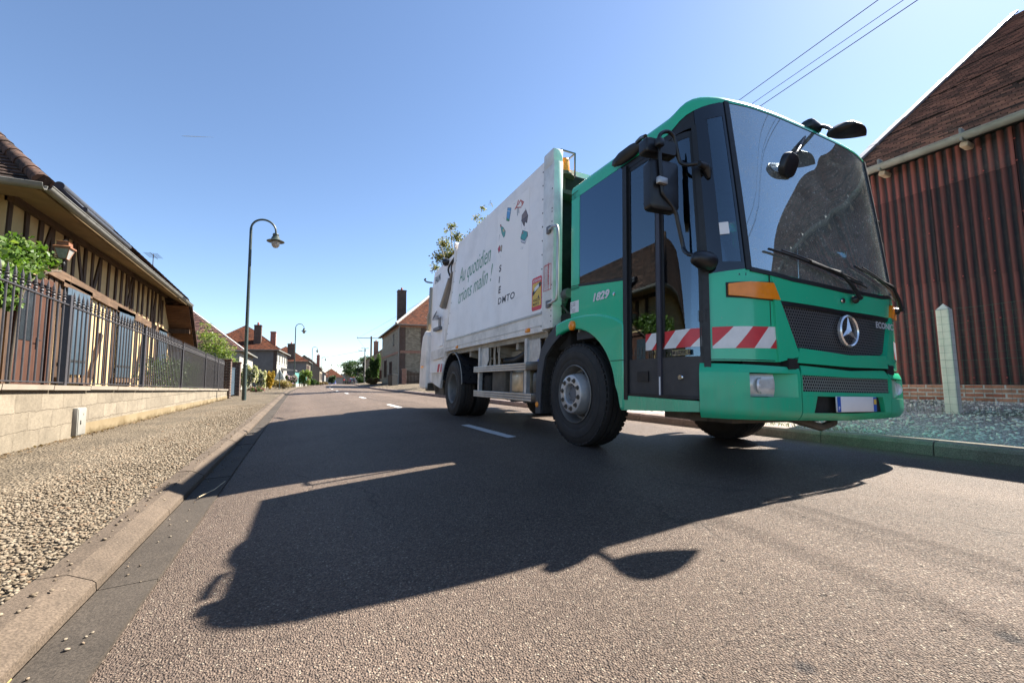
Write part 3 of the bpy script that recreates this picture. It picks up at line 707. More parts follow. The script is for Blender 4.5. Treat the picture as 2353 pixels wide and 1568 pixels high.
# wall lantern on its bracket
P = on_x(148, 575, XH+.48); ln = empty('wall_lantern', (P[0], P[1], P[2]-.17), 0, 'copper wall lantern with frosted panes beside the vine', 'lantern')
m = MB()
def fr(z, a): return [(-a, -a, z), (a, -a, z), (a, a, z), (-a, a, z)]
r0, r1 = fr(0, .085), fr(.27, .17); m.add(r0 + r1, [(i, (i+1) % 4, 4+(i+1) % 4, 4+i) for i in range(4)] + [(3, 2, 1, 0)]); m.build('pane', M['frosted'], ln)
m = MB()
for i in range(4): m.tube([Vector(r0[i]), Vector(r1[i])], .012, 6); m.tube([r0[i], r0[(i+1) % 4]], .012, 6); m.tube([r1[i], r1[(i+1) % 4]], .014, 6)
a = fr(.27, .205) + fr(.31, .20) + fr(.345, .135) + fr(.43, .13) + fr(.445, .15) + fr(.46, .10)
m.add(a, [(4*j+i, 4*j+(i+1) % 4, 4*j+4+(i+1) % 4, 4*j+4+i) for j in range(5) for i in range(4)] + [(3, 2, 1, 0), (20, 21, 22, 23)])
m.build('hood', M['copper'], ln)
m = MB().lathe([(.06, -.0), (.05, -.03), (.02, -.05), (.03, -.09), (.045, -.11), (.03, -.16), (.01, -.18)], n=12).tube(catmull([(0, 0, -.10), (-.15, 0, -.16), (-.3, 0, -.10), (-.46, 0, -.12)], 5), .014, 8).tube(catmull([(-.1, 0, -.14), (-.2, 0, -.26), (-.3, 0, -.22), (-.24, 0, -.17)], 5), .008, 6).box((-.465, 0, -.13), (.02, .06, .28)).lathe([(.09, .46), (.05, .48), (.06, .50), (.01, .52)], n=12)
m.build('bracket', M['black_iron'], ln); ln.scale = (.62, .62, .72)
# ------------------------------------------------------------------ the garbage truck
TL = (3.689, 1.772, -0.046)
tk = empty('garbage_truck', TL, 0, 'green and white garbage truck parked on the right side of the street', 'garbage truck')
tk.rotation_euler = (0, 0.0368, -0.0256)
TM = Matrix.Translation(TL) @ tk.rotation_euler.to_matrix().to_4x4(); TI = np.array(TM.inverted())
def tray(px, py):
    o = TI @ np.array([0, 0, CAM_H, 1]); d = TI[:3, :3] @ ray(px, py); return o[:3], d
def TS(px, py, X=-1.25):
    o, d = tray(px, py); k = (X-o[0])/d[0]; return tuple(o + k*d)
def TF(px, py, Y=0.0):
    o, d = tray(px, py); k = (Y-o[1])/d[1]; return tuple(o + k*d)
SRC = {'c5': (1550, 550, 2.24), 'c6': (1550, 1100, 2.413), 'c7': (2050, 550, 2.24), 'c8': (2050, 1100, 2.413), 'cM': (2300, 450, 3.136), 'cA': (2250, 350, 1.961), 'cB': (2300, 950, 1.961), 'k4': (1850, 700, 3.267), 'k1': (1550, 750, 3.135), 'k2': (1560, 1200, 3.92), 'k3': (1800, 1250, 4.48)}
KS = 3872/2352
def cp(c, x, y): a, b, s = SRC[c]; return ((a + x/s)/KS, (b + y/s)/KS)
def ts(c, x, y, X=-1.25): return TS(*cp(c, x, y), X)
def tf(c, x, y, Y=0.0): return TF(*cp(c, x, y), Y)

def paint(name, col, dirt=0.35, rough=0.22, coat=0.6):
    t = NT(name); c = col
    k = t.ramp(t.noise(0.9, 5, 0.6), [(0.3, tuple(x*.9 for x in c)), (0.7, tuple(x*1.08 for x in c))])
    tc = t.n('ShaderNodeTexCoord'); sp = t.n('ShaderNodeSeparateXYZ'); t.t.links.new(tc.outputs['Object'], sp.inputs[0])
    low = t.ramp(t.math('ADD', sp.outputs[2], t.math('MULTIPLY', t.noise(5, 6, .7), .5)), [(0.45, 1.0), (1.20, 0.10)])
    st = t.noise(1.0, 6, .7, t.pos((22, 22, 1.2)))
    d = t.math('MULTIPLY', t.math('MULTIPLY', low, t.ramp(st, [(0.35, 0.0), (0.75, 1.0)])), dirt)
    k = t.mix(d, k, (0.20, 0.18, 0.14))
    sp2 = t.ramp(t.noise(55, 3, .5), [(0.70, 0.0), (0.74, 1.0)])
    k = t.mix(t.math('MULTIPLY', sp2, dirt*.9), k, (0.30, 0.27, 0.22))
    r = t.math('ADD', t.math('MULTIPLY', d, .6), rough)
    return t.fin(k, r, 0, t.bump(t.noise(3.5, 2), .02, .01), .5, coat)
M['green'] = paint('green_paint', (0.02, 0.50, 0.27), .42, .25, .5)
M['green_lo'] = paint('green_bumper_plastic', (0.012, 0.48, 0.245), .55, .34, .2)
M['white_body'] = plain('white_body_paint', (0.93, 0.88, 0.86), .4, var=.05, scale=1.2, dirt=.16)
M['white_dirty'] = plain('grimy_white_paint', (0.82, 0.76, 0.70), .5, var=.12, scale=2.0, dirt=.55)
M['rubber'] = plain('rubber', (0.009, 0.009, 0.0105), .5, var=.2, scale=14)
M['tyre'] = plain('tyre_rubber', (0.022, 0.020, 0.019), .75, var=.3, scale=5, bump=.3, bscale=120)
M['plastic'] = plain('black_plastic', (0.010, 0.010, 0.012), .38, var=.15, bump=.12, bscale=220)
M['grey_plastic'] = plain('grey_plastic', (0.15, 0.15, 0.16), .6, var=.1, bump=.15, bscale=200)
M['dark'] = plain('dark_recess', (0.012, 0.011, 0.010), .85)
M['steel'] = plain('wheel_steel', (0.56, 0.55, 0.54), .42, .4, var=.2, scale=9, dirt=.45)
M['rim_dirty'] = plain('dirty_wheel_steel', (0.20, 0.185, 0.17), .55, .35, var=.3, scale=9, dirt=.7)
M['alu'] = plain('aluminium', (0.50, 0.49, 0.475), .42, .75, var=.12, scale=5, dirt=.3)
M['chrome'] = plain('chrome', (0.75, 0.76, 0.78), .10, 1.0, var=.04)
M['chassis'] = plain('chassis_grime', (0.11, 0.088, 0.066), .8, var=.4, scale=5, bump=.5, bscale=50)
M['frame_pale'] = plain('subframe_paint', (0.36, 0.31, 0.245), .7, var=.25, scale=4, dirt=.4)
M['amber'] = plain('amber_lens', (0.85, 0.25, 0.01), .15, var=.08, scale=20, spec=.6)
M['tx_green'] = plain('lettering_green', (0.02, 0.22, 0.11), .5, var=.03)
M['tx_black'] = plain('lettering_black', (0.015, 0.016, 0.025), .5, var=.03)
M['tx_red'] = plain('lettering_red', (0.55, 0.03, 0.05), .5, var=.05)
M['film'] = plain('printed_film', (0.95, 0.91, 0.90), .7, var=.02)
M['white_plastic'] = plain('white_film', (0.78, 0.77, 0.76), .4, var=.04)
M['red_film'] = plain('red_reflective', (0.62, 0.025, 0.035), .3, var=.07)
M['yellow_film'] = plain('yellow_film', (0.72, 0.46, 0.06), .4, var=.03)
M['blue_film'] = plain('blue_film', (0.02, 0.10, 0.45), .4, var=.03)
M['badge_metal'] = plain('badge_metal', (.72, .72, .74), .35, .3, var=.04)
M['emblem'] = plain('emblem_metal', (.80, .80, .82), .2, .75, var=.03)
M['lens'] = plain('headlamp_lens', (0.55, 0.55, 0.53), .12, .15, var=.3, scale=9, spec=.8)
M['seat'] = plain('seat_cloth', (0.10, 0.105, 0.12), .9)
M['trim'] = plain('cab_trim', (0.50, 0.50, 0.50), .8)
M['frit'] = plain('black_frit', (.004, .005, .008), .04, var=.02, spec=.9)
M['glass_side'] = glass('tinted_side_glass', (0.10, 0.13, 0.16), (.62, .82, 1.0), .01, 2.6)[0]
M['glass_door'] = glass('door_glass', (0.45, 0.52, 0.55), (.75, .9, 1.0), .01, 2.3)[0]
def windscreen_mat():
    m, t, mx = glass('windscreen_glass', (0.66, 0.78, 0.78), (.82, .95, 1.0), .01, 5.5)
    # road dust on the outside: fine film, splashes, and the clear fans the wipers leave
    df = t.n('ShaderNodeBsdfDiffuse'); df.inputs[0].default_value = (.62, .64, .58, 1)
    sp = t.ramp(t.noise(42, 5, .8), [(0.57, 0.0), (0.67, 1.0)])
    fl = t.ramp(t.noise(3.2, 6, .7), [(0.3, 0.08), (0.75, 0.26)])
    f = t.math('ADD', t.math('MULTIPLY', sp, .40), fl)
    m2 = t.n('ShaderNodeMixShader'); t.t.links.new(f, m2.inputs[0]); t.t.links.new(mx.outputs[0], m2.inputs[1]); t.t.links.new(df.outputs[0], m2.inputs[2])
    t.t.links.new(m2.outputs[0], t.out.inputs[0]); return m
M['windscreen'] = windscreen_mat()
def stripe_mat(name, u, slope, w_, off=0.0):
    """red and white diagonal warning bands"""
    t = NT(name); tc = t.n('ShaderNodeTexCoord'); sp = t.n('ShaderNodeSeparateXYZ'); t.t.links.new(tc.outputs['Object'], sp.inputs[0])
    a = t.math('ADD', t.math('ADD', t.math('MULTIPLY', sp.outputs['XYZ'.index(u)], 1/w_), t.math('MULTIPLY', sp.outputs[2], slope/w_)), off)
    fr = t.math('FRACT', a); k = t.ramp(fr, [(0.0, (0.60, 0.03, 0.04)), (0.5, (0.74, 0.73, 0.72))], 'CONSTANT')
    k = t.mix(.5, k, t.ramp(t.noise(9, 6, .7), [(.3, .75), (.6, 1.05)]), 'MULTIPLY')
    return t.fin(k, .35)
def mesh_mat(name, scale, hole, metal=(0.03, 0.03, 0.032), deep=(0.002, 0.002, 0.002), ax=(0, 2)):
    """punched honeycomb sheet"""
    t = NT(name); tc = t.n('ShaderNodeTexCoord'); sp = t.n('ShaderNodeSeparateXYZ'); t.t.links.new(tc.outputs['Object'], sp.inputs[0])
    cb = t.n('ShaderNodeCombineXYZ'); t.t.links.new(sp.outputs[ax[0]], cb.inputs[0]); t.t.links.new(t.math('MULTIPLY', sp.outputs[ax[1]], 1.15), cb.inputs[1])
    a = t.math('MULTIPLY', sp.outputs[ax[0]], scale); b = t.math('MULTIPLY', sp.outputs[ax[1]], scale*1.732)
    def dot(oa, ob):
        x = t.math('SUBTRACT', t.math('FRACT', t.math('ADD', a, oa)), .5); y = t.math('MULTIPLY', t.math('SUBTRACT', t.math('FRACT', t.math('ADD', t.math('MULTIPLY', b, 1/3.0), ob)), .5), 1.732)
        return t.math('SQRT', t.math('ADD', t.math('MULTIPLY', x, x), t.math('MULTIPLY', y, y)))
    d = t.math('MINIMUM', dot(0, 0), dot(.5, .5))
    h = t.ramp(d, [(hole-.06, 0.0), (hole, 1.0)])
    dust = t.mix(t.ramp(t.noise(6, 6, .7), [(.45, 0.0), (.8, .45)]), metal, (0.16, 0.15, 0.13))
    k = t.mix(h, deep, dust)
    return t.fin(k, .5, 0, t.bump(h, .8, .004), .4)
# ---- cab surface: plan outline swept upwards with a slight lean of the windscreen
HALF = catmull([(0, -.055), (.4, -.045), (.7, -.018), (.88, .022), (1.0, .062), (1.10, .125), (1.17, .195), (1.22, .275), (1.245, .36), (1.25, .46)], 10)
HP = np.array(HALF); HS = np.concatenate([[0], np.cumsum(np.linalg.norm(np.diff(HP, axis=0), axis=1))]); WC = HS[-1]
ROOF0 = 2.68
def roof_rr(y): return .075 + .03*min(1, max(0, y/1.84))
def W_of_y(y): return WC + (y-.46) if y >= .46 else float(np.interp(y, HP[:, 1], HS))
def W_of_x(x): return float(np.interp(abs(x), HP[:, 0], HS))
CABY = 1.84
def roof_r0(y): f = min(1, max(0, (.50-y)/.40)); return ROOF0 + .125*f*f*(3-2*f)*.84
def cs(w, z, off=0.0):
    """point on the cab skin: w = arc length from the nose (negative on the camera side), z = height (above ROOF0: round the roof edge)"""
    sg = -1 if w < 0 else 1; a = abs(w)
    if a <= WC: x = np.interp(a, HS, HP[:, 0]); y = np.interp(a, HS, HP[:, 1])
    else: x = 1.25; y = .46 + a - WC
    e = .02; a1 = min(a+e, WC); a0 = max(a1-2*e, -e)
    xa, ya = np.interp(abs(a0), HS, HP[:, 0])*(1 if a0 >= 0 else -1), np.interp(abs(a0), HS, HP[:, 1]); xb, yb = np.interp(a1, HS, HP[:, 0]), np.interp(a1, HS, HP[:, 1])
    tx, ty = xb-xa, yb-ya; L = math.hypot(tx, ty); nx, ny = ty/L, -tx/L
    if a > WC: nx, ny = 1.0, 0.0
    fr = 1 - min(1, max(0, (y-.0)/.5)); fr = fr*fr*(3-2*fr)
    lean = (.13 + .025*max(0, 1-(a/1.0)**2))*(max(0, min(z, ROOF0+.14)-1.40)/1.3)**1.15*fr
    r0 = roof_r0(y); RR = roof_rr(y); ins = 0.0; zz = z; nz = 0.0; ch = 1.0
    if z > r0:
        t = min((z-r0)/RR, PI/2); ins = RR*(1-math.cos(t)); zz = r0 + RR*math.sin(t)*(1-.15*fr); ch = math.cos(t); nz = math.sin(t)
    x = x - nx*ins + nx*ch*off; y = y + lean - ny*ins + ny*ch*off
    return (sg*x, y, zz + nz*off)
def lerp_poly(P, n):
    P = [np.array(p, float) for p in P]
    if len(P) == 1: return [P[0]]*n
    L = np.concatenate([[0], np.cumsum([max(1e-6, np.linalg.norm(b-a)) for a, b in zip(P, P[1:])])]); L /= L[-1]
    return [np.array([np.interp(i/(n-1), L, [p[k] for p in P]) for k in range(2)]) for i in range(n)]
def patch(mb, bot, top, n=14, m=8, off=0.0, th=0.02, fn=cs):
    """skin panel between a lower and an upper (w, z) line"""
    A = lerp_poly(bot, n); B = lerp_poly(top, n)
    rows = []; back = []
    for j in range(m):
        q = j/(m-1); rw = [A[i]*(1-q) + B[i]*q for i in range(n)]
        rows.append([fn(p[0], p[1], off) for p in rw]); back.append([fn(p[0], p[1], off-th) for p in rw])
    return mb.shell(rows, back)
wy = W_of_y; WP = W_of_x(.945)       # WP: windscreen pillar
wd0, wd1 = wy(.205), wy(.985)        # door opening on the camera side
cab = MB()
for sg in (-1, 1):
    s_ = lambda w: sg*w
    # panel behind the door, under the side window, and the rear pillar
    patch(cab, [(s_(wy(.985)), 1.12), (s_(wy(1.25)), 1.23), (s_(wy(CABY)), 1.24)], [(s_(wy(.985)), 1.535), (s_(wy(1.69)), 1.625), (s_(wy(CABY)), 1.64)], 10, 6)
    patch(cab, [(s_(wy(1.69)), 1.60), (s_(wy(CABY)), 1.60)], [(s_(wy(1.69)), 2.66), (s_(wy(CABY)), 2.66)], 4, 8)
    # corner panel between door and indicator/grille, above the bumper
    patch(cab, [(s_(wd0), .80), (s_(W_of_x(.76)), .80)], [(s_(wd0), 1.415), (s_(WP), 1.45), (s_(W_of_x(.72)), 1.425)], 14, 10)
    # lower sill under the door
    patch(cab, [(s_(wy(.26)), .445), (s_(wy(1.03)), .41)], [(s_(wy(.26)), .52), (s_(wy(.99)), .535)], 8, 4, off=.012, th=.05)
    if sg > 0:   # driver's door is a plain panel
        patch(cab, [(wy(.20), .50), (wy(.985), .50)], [(wy(.20), 1.43), (wy(.985), 1.53)], 8, 6)
# band above the grille up to the windscreen
patch(cab, [(-W_of_x(.73), 1.235), (0, 1.222), (W_of_x(.73), 1.235)], [(-W_of_x(.80), 1.432), (0, 1.378), (W_of_x(.80), 1.432)], 22, 5, off=.004)
# grille surround: cheeks and chin
for sg in (-1, 1):
    patch(cab, [(sg*W_of_x(.57), .845), (sg*W_of_x(.76), .80)], [(sg*W_of_x(.735), 1.24), (sg*W_of_x(.78), 1.24)], 6, 8, off=.016, th=.05)
patch(cab, [(-W_of_x(.60), .80), (0, .79), (W_of_x(.60), .80)], [(-W_of_x(.57), .905), (0, .88), (W_of_x(.57), .905)], 18, 4, off=.018, th=.06)
# roof: band over the windows, rounded edge, crown
ws = [-wy(CABY), -wy(1.5), -wy(1.2), -wy(.9), -wy(.7)] + list(np.linspace(-wy(.55), wy(.55), 45)) + [wy(.7), wy(.9), wy(1.2), wy(1.5), wy(CABY)]
rows = []
for k in range(12):
    rw = []
    for w_ in ws:
        p = cs(w_, 2.0); fr = 1 - min(1, max(0, (p[1])/.75)); fr = max(0, fr); r0 = roof_r0(p[1]); RR = roof_rr(p[1])
        lo = 2.590 + .185*(1-min(1, max(0, (p[1]-.10)/.35))); hi = r0 + RR*PI/2
        rw.append(cs(w_, lo + (hi-lo)*k/11))
    rows.append(rw)
for k in range(1, 5):
    q = k/4; rw = []
    for p in rows[11]:
        t = (p[0]*(1-q), p[1] + (1.0-p[1])*q*.9 if p[1] < 1.0 else p[1], p[2] + .012*(1-(1-q)**2)); rw.append(t)
    rows.append(rw)
cab.grid(rows)
cab.prism([(-1.2, CABY-.02, 1.29), (1.2, CABY-.02, 1.29), (1.2, CABY-.02, 2.66), (1.05, CABY-.02, 2.78), (-1.05, CABY-.02, 2.78), (-1.2, CABY-.02, 2.66)], (0, .03, 0))
cabo = cab.build('cab', M['green'], tk, 40)
m = MB(); ln_ = lambda w0, z0, w1, z1, th=.005: patch(m, [(-w0, z0), (-(w0+th if w0 == w1 else w1), z0 if w0 == w1 else z0-th)], [(-w1, z1), (-(w1+th if w0 == w1 else w0), z1 if w0 == w1 else z0)], 6, 6, off=.0012, th=.002)
wv = W_of_x(.80)
patch(m, [(-wv, 1.355), (-wv-.006, 1.355)], [(-wv, 1.44), (-wv-.006, 1.44)], 3, 4, off=.0055, th=.004)
patch(m, [(-wv, 1.05), (-wv-.005, 1.05)], [(-wv, 1.225), (-wv-.005, 1.225)], 3, 4, off=.0012, th=.003)
patch(m, [(-wy(1.69), 1.634), (-wy(CABY), 1.646)], [(-wy(1.69), 1.641), (-wy(CABY), 1.653)], 4, 3, off=.0012, th=.003)
patch(m, [(-wd0, .806), (-W_of_x(.78), .806)], [(-wd0, .812), (-W_of_x(.78), .812)], 10, 3, off=.0012, th=.003)
patch(m, [(-wy(.992), 1.0), (-wy(.998), 1.0)], [(-wy(.992), 1.53), (-wy(.998), 1.53)], 3, 5, off=.0012, th=.003)
patch(m, [(-wy(1.72), 2.655), (-wy(CABY), 2.655)], [(-wy(1.72), 2.661), (-wy(CABY), 2.661)], 4, 3, off=.0012, th=.003)
m.build('panel_gap', M['dark'], cabo)
# wing over the front wheel
def arch(a0, a1, c=(1.83, .525), rx=.70, rz=.70, n=16): return [(c[0]+rx*math.cos(R(a0+(a1-a0)*i/n)), c[1]+rz*math.sin(R(a0+(a1-a0)*i/n))) for i in range(n+1)]
for sg in (-1, 1):
    top = catmull([(.985, 1.155), (1.15, 1.235), (1.4, 1.295), (1.7, 1.315), (1.95, 1.305), (2.125, 1.275)], 5)
    inner = arch(66, 172, rx=.72, rz=.665) + [(1.085, .55), (1.05, .41), (.985, .41)]
    pl = top + inner
    m = MB(); x0 = -1.27; m.prism([(x0, y, z) for y, z in pl], (.07, 0, 0))
    if sg > 0: m.v = [(-x, y, z) for x, y, z in m.v]
    o = m.build('front_wing', M['green'], tk, 40); MB().b2((sg*1.2715, .985, .832), (sg*1.2690, 1.165, .838)).build('panel_gap', M['dark'], o)
    md = o.modifiers.new('soft_edge', 'BEVEL'); md.width = .022; md.segments = 3; md.limit_method = 'ANGLE'; md.angle_limit = R(50)
    rp_ = MB().lathe([(.052, 0), (.05, .02), (.034, .032), (.001, .036)], (sg*1.27, *ts('c8', 295, 318)[1:]), (sg, 0, 0), 16).build('marker_light', M['amber'], o, 40)
    # grey mudguard behind the wheel with its textured liner
    pts = [ts('c6', *p) for p in ((1340, 310), (1255, 430), (1200, 545), (1172, 680), (1157, 860), (1152, 1115))]; pin = [ts('c6', *p) for p in ((1376, 410), (1300, 500), (1240, 600), (1212, 760), (1198, 980), (1195, 1115))]
    m = MB(); x0 = -1.262; q = [(x0, p[1], p[2]) for p in pts] + [(x0, p[1], p[2]) for p in pin[::-1]]
    m.prism(q, (.03, 0, 0)); m.prism(q, (.03, 0, 0))
    li = [(p[1], p[2]) for p in pin]; rows = [[(x, y, z) for y, z in li] for x in (-1.25, -.9)]; m2 = MB().grid(rows)
    ar = [(2.10, 1.23), (1.83, 1.27), (1.5, 1.23), (1.2, 1.0), (1.12, .8)]; m3 = MB().grid([[(x, y, z) for y, z in ar] for x in (-1.25, -.85)])
    if sg > 0:
        for mm in (m, m2, m3): mm.v = [(-x, y, z) for x, y, z in mm.v]
    mg = m.build('mudguard', M['grey_plastic'], tk, 40)
    m2.v, m2.f = m2.v + [], m2.f
    b = len(m2.v); m2.v += m3.v; m2.f += [[i+b for i in f] for f in m3.f]; m2.mi += m3.mi
    t_ = M.get('liner') or plain('spray_liner', (0.03, 0.026, 0.022), .9, var=.5, scale=40, bump=1.0, bscale=75); M['liner'] = t_
    m2.build('wheel_arch_liner', t_, mg, fix=False)
    p = ts('c6', 1168, 1033); MB().lathe([(.034, 0), (.03, .008), (.001, .01)], (sg*1.262, p[1], p[2]), (sg, 0, 0), 16).build('reflector', M['amber'], mg, 40)
# ---- glazing
m = MB(); patch(m, [(-WP, 1.455), (-W_of_x(.6), 1.405), (0, 1.385), (W_of_x(.6), 1.405), (WP, 1.455)], [(-WP, 2.772), (0, 2.79), (WP, 2.772)], 40, 16, off=-.004, th=.008)
wsn = m.build('windscreen', M['windscreen'], tk, 60)
m = MB()
for sg in (-1, 1): patch(m, [(sg*(WP-.012), 1.44), (sg*(WP+.028), 1.44)], [(sg*(WP-.012), 2.78), (sg*(WP+.028), 2.78)], 3, 14, off=.008, th=.02)
patch(m, [(-WP, 1.43), (-W_of_x(.6), 1.383), (0, 1.363), (W_of_x(.6), 1.383), (WP, 1.43)], [(-WP, 1.462), (-W_of_x(.6), 1.413), (0, 1.393), (W_of_x(.6), 1.413), (WP, 1.462)], 40, 3, off=.009, th=.02)
m.build('windscreen_seal', M['rubber'], tk, 50)
for sg in (-1, 1):
    a, b = WP+.028, wd0-.004
    m = MB(); patch(m, [(sg*a, 1.44), (sg*b, 1.43)], [(sg*a, 2.775), (sg*b, 2.72)], 10, 10, off=-.004, th=.008)
    q = m.build('quarter_window', M['glass_door'], tk, 60)
    m = MB(); f = .055; iv = [((a, 1.40), (b, 1.40), (a, 1.50), (b, 1.50)), ((a, 2.66), (b, 2.60), (a, 2.775), (b, 2.722)), ((a, 1.50), (a+f*.45, 1.50), (a, 2.66), (a+f*.5, 2.66)), ((b-f*1.9, 1.50), (b, 1.50), (b-f*1.9, 2.62), (b, 2.61))]
    for p0, p1, p2, p3 in iv: patch(m, [(sg*p0[0], p0[1]), (sg*p1[0], p1[1])], [(sg*p2[0], p2[1]), (sg*p3[0], p3[1])], 6, 6, off=-.001, th=.008)
    m.build('black_border', M['frit'], q, 50)
    if sg < 0:
        m = MB(); pp = [TF(*cp('cA', *p), .10) for p in ((893, 1000), (950, 990), (955, 1040), (897, 1055))]
        w0 = W_of_x(1.075); patch(m, [(-w0-.035, 1.70), (-w0+.03, 1.705)], [(-w0-.035, 1.79), (-w0+.03, 1.795)], 3, 3, off=.002, th=.003); m.build('sticker', M['white_plastic'], q)
    m = MB(); patch(m, [(sg*wy(1.005), 1.555), (sg*wy(1.685), 1.645)], [(sg*wy(.985), 2.585), (sg*wy(1.685), 2.605)], 6, 6, off=-.002, th=.008)
    m.build('side_window', M['glass_side'], tk, 60)
    m = MB(); patch(m, [(sg*wy(.985), 1.532), (sg*wy(1.70), 1.622)], [(sg*wy(.985), 1.557), (sg*wy(1.70), 1.648)], 6, 3, off=.002, th=.01)
    m.build('window_seal', M['rubber'], tk, 40)
    if sg > 0:
        m = MB(); patch(m, [(wy(.21), 1.43), (wy(.985), 1.53)], [(wy(.21), 2.65), (wy(.985), 2.6)], 6, 6, off=-.004, th=.008); m.build('side_window', M['glass_door'], tk, 60)
# black lintel band over the door
m = MB(); patch(m, [(-wy(.985), 2.53), (-wy(.5), 2.535), (-wd0, 2.57)], [(-wy(.985), 2.59), (-wy(.5), 2.595), (-wy(.36), 2.64), (-wy(.30), 2.665), (-wd0, 2.722)], 10, 4, off=-.004, th=.02); m.build('door_lintel', M['rubber'], tk, 40)
# ---- folding door
dr = empty('folding_door', (0, 0, 0)); dr.parent = tk; KIDS.setdefault(tk.name, []).append(dr)
wm = wy(.59); zb, zt_, zg = .545, 2.545, .835
def vbar(mb, w_, wd, z0, z1, off=.012, th=.04): patch(mb, [(-(w_-wd/2), z0), (-(w_+wd/2), z0)], [(-(w_-wd/2), z1), (-(w_+wd/2), z1)], 3, 10, off=off, th=th)
m = MB(); vbar(m, wd0+.008, .042, .475, 2.58, .016, .05); vbar(m, wd1-.012, .052, .50, 2.56, .016, .05)
patch(m, [(-wd0, .53), (-wd1, .53)], [(-wd0, .555), (-wd1, .555)], 10, 3, off=.006, th=.05)
m.build('door_surround', M['rubber'], dr, 40)
for i, (a, b) in enumerate(((wd0+.03, wm-.018), (wm+.018, wd1-.035))):
    m = MB(); patch(m, [(-a, zg), (-b, zg)], [(-a, zt_), (-b, zt_)], 8, 10, off=-.012, th=.006); m.build('door_glass', M['glass_door'], dr, 60)
    m = MB(); patch(m, [(-a, .555), (-b, .555)], [(-a, zg), (-b, zg)], 8, 4, off=-.008, th=.02); lp = m.build('door_panel', M['grey_plastic'] if False else plain('door_panel_black', (.05, .045, .043), .65, var=.2, bump=.2, bscale=150), dr, 40)
    m = MB(); vbar(m, a+.012, .03, zg, zt_, -.008, .02); vbar(m, b-.012, .03, zg, zt_, -.008, .02); patch(m, [(-a, zt_-.05), (-b, zt_-.05)], [(-a, zt_), (-b, zt_)], 6, 3, off=-.008, th=.02)
    m.build('leaf_frame', M['rubber'], dr, 40)
    if i: 
        c = (a+b)/2; m = MB(); patch(m, [(-c+.062, .655), (-c-.062, .655)], [(-c+.062, .735), (-c-.062, .735)], 4, 3, off=.004, th=.02); h = m.build('door_handle', M['rubber'], dr, 40)
        m = MB(); patch(m, [(-c+.045, .668), (-c-.045, .668)], [(-c+.045, .722), (-c-.045, .722)], 4, 3, off=.006, th=.006); 
    else:
        c = cs(-(a+b)/2, .685, -.004); m = MB().cyl(c, (c[0]-.010, c[1], c[2]), .022, .018, 14); m.build('door_lock', M['chrome'], dr, 40)
m = MB(); vbar(m, wm, .036, .55, zt_, .008, .03)
m.build('centre_seal', plain('rubber_blue', (.045, .045, .06), .4), dr, 40)
m = MB(); vbar(m, wm-.004, .012, .552, .69, .012, .006); m.build('scuff', M['white_plastic'], dr)
M['stripe_side'] = stripe_mat('warning_stripe', 'Y', .95, .245, .20)
m = MB()
for a, b in ((wd0+.045, wm-.018), (wm+.018, wy(.752))): patch(m, [(-a, .902), (-b, .902)], [(-a, 1.034), (-b, 1.034)], 6, 3, off=-.008, th=.003)
m.build('hazard_stripe', M['stripe_side'], dr, 40)
o_ = cs(-wy(.47), .846, -.006); m = MB(); m.box((o_[0]-.003, .385, .866), (.004, .165, .040)); bp = m.build('badge_plate', M['chrome'], dr)
text_obj('badge_lettering', 'BLUETEC 5', 1, (o_[0]-.007, .462, .853), (0, -1, 0), (0, 0, 1), M['tx_black'], dr, fit=(.155, .027), bold=.02)
m = MB(); patch(m, [(-(wd0-.025), .885), (-W_of_x(.722), .895)], [(-(wd0-.025), 1.035), (-W_of_x(.742), 1.045)], 14, 4, off=.003, th=.003)
m.build('hazard_stripe', stripe_mat('warning_stripe_front', 'X', -.75, .235, .33), tk, 40)
m = MB(); patch(m, [((wd0-.025), .885), (W_of_x(.80), .895)], [((wd0-.025), 1.035), (W_of_x(.80), 1.045)], 14, 4, off=.003, th=.003)
m.build('hazard_stripe', stripe_mat('warning_stripe_offside', 'X', .75, .29, .06), tk, 40)
# lettering 1829, keyhole badge, weight plate
a = ts('c8', 468, 92); b = ts('c8', 620, 62); text_obj('number_lettering', '1829', 1, (-1.2525, a[1], a[2]-.004), (0, b[1]-a[1], b[2]-a[2]+.012), (0, 0, 1), M['badge_metal'], cabo, shear=.25, fit=(abs(b[1]-a[1]), .075), bold=.045, ext=.004)
p = ts('c8', 659, 27); MB().lathe([(.016, 0), (.016, .006), (.010, .007), (.009, .002), (.001, .002)], (-1.251, p[1], p[2]), (-1, 0, 0), 18).build('filler_lock', M['chrome'], cabo, 40)
a, b, c = ts('c8', 260, 105), ts('c8', 335, 85), ts('c8', 260, 208)
wp = MB().b2((-1.2535, a[1], c[2]), (-1.250, b[1], a[2])).build('weight_plate', M['white_plastic'], cabo)
for k, tx in enumerate(('PV   12.132', 'PTAC 18.000', 'PTRA', 'L 7.48  l 2.55', 'S    19.07 m')): text_obj('plate_lettering', tx, 1, (-1.2545, a[1]-.008, a[2]-.026-.0215*k), (0, -1, 0), (0, 0, 1), M['tx_black'], cabo, fit=(.085 if len(tx) > 5 else .03, .011), bold=.02, ext=.0004)
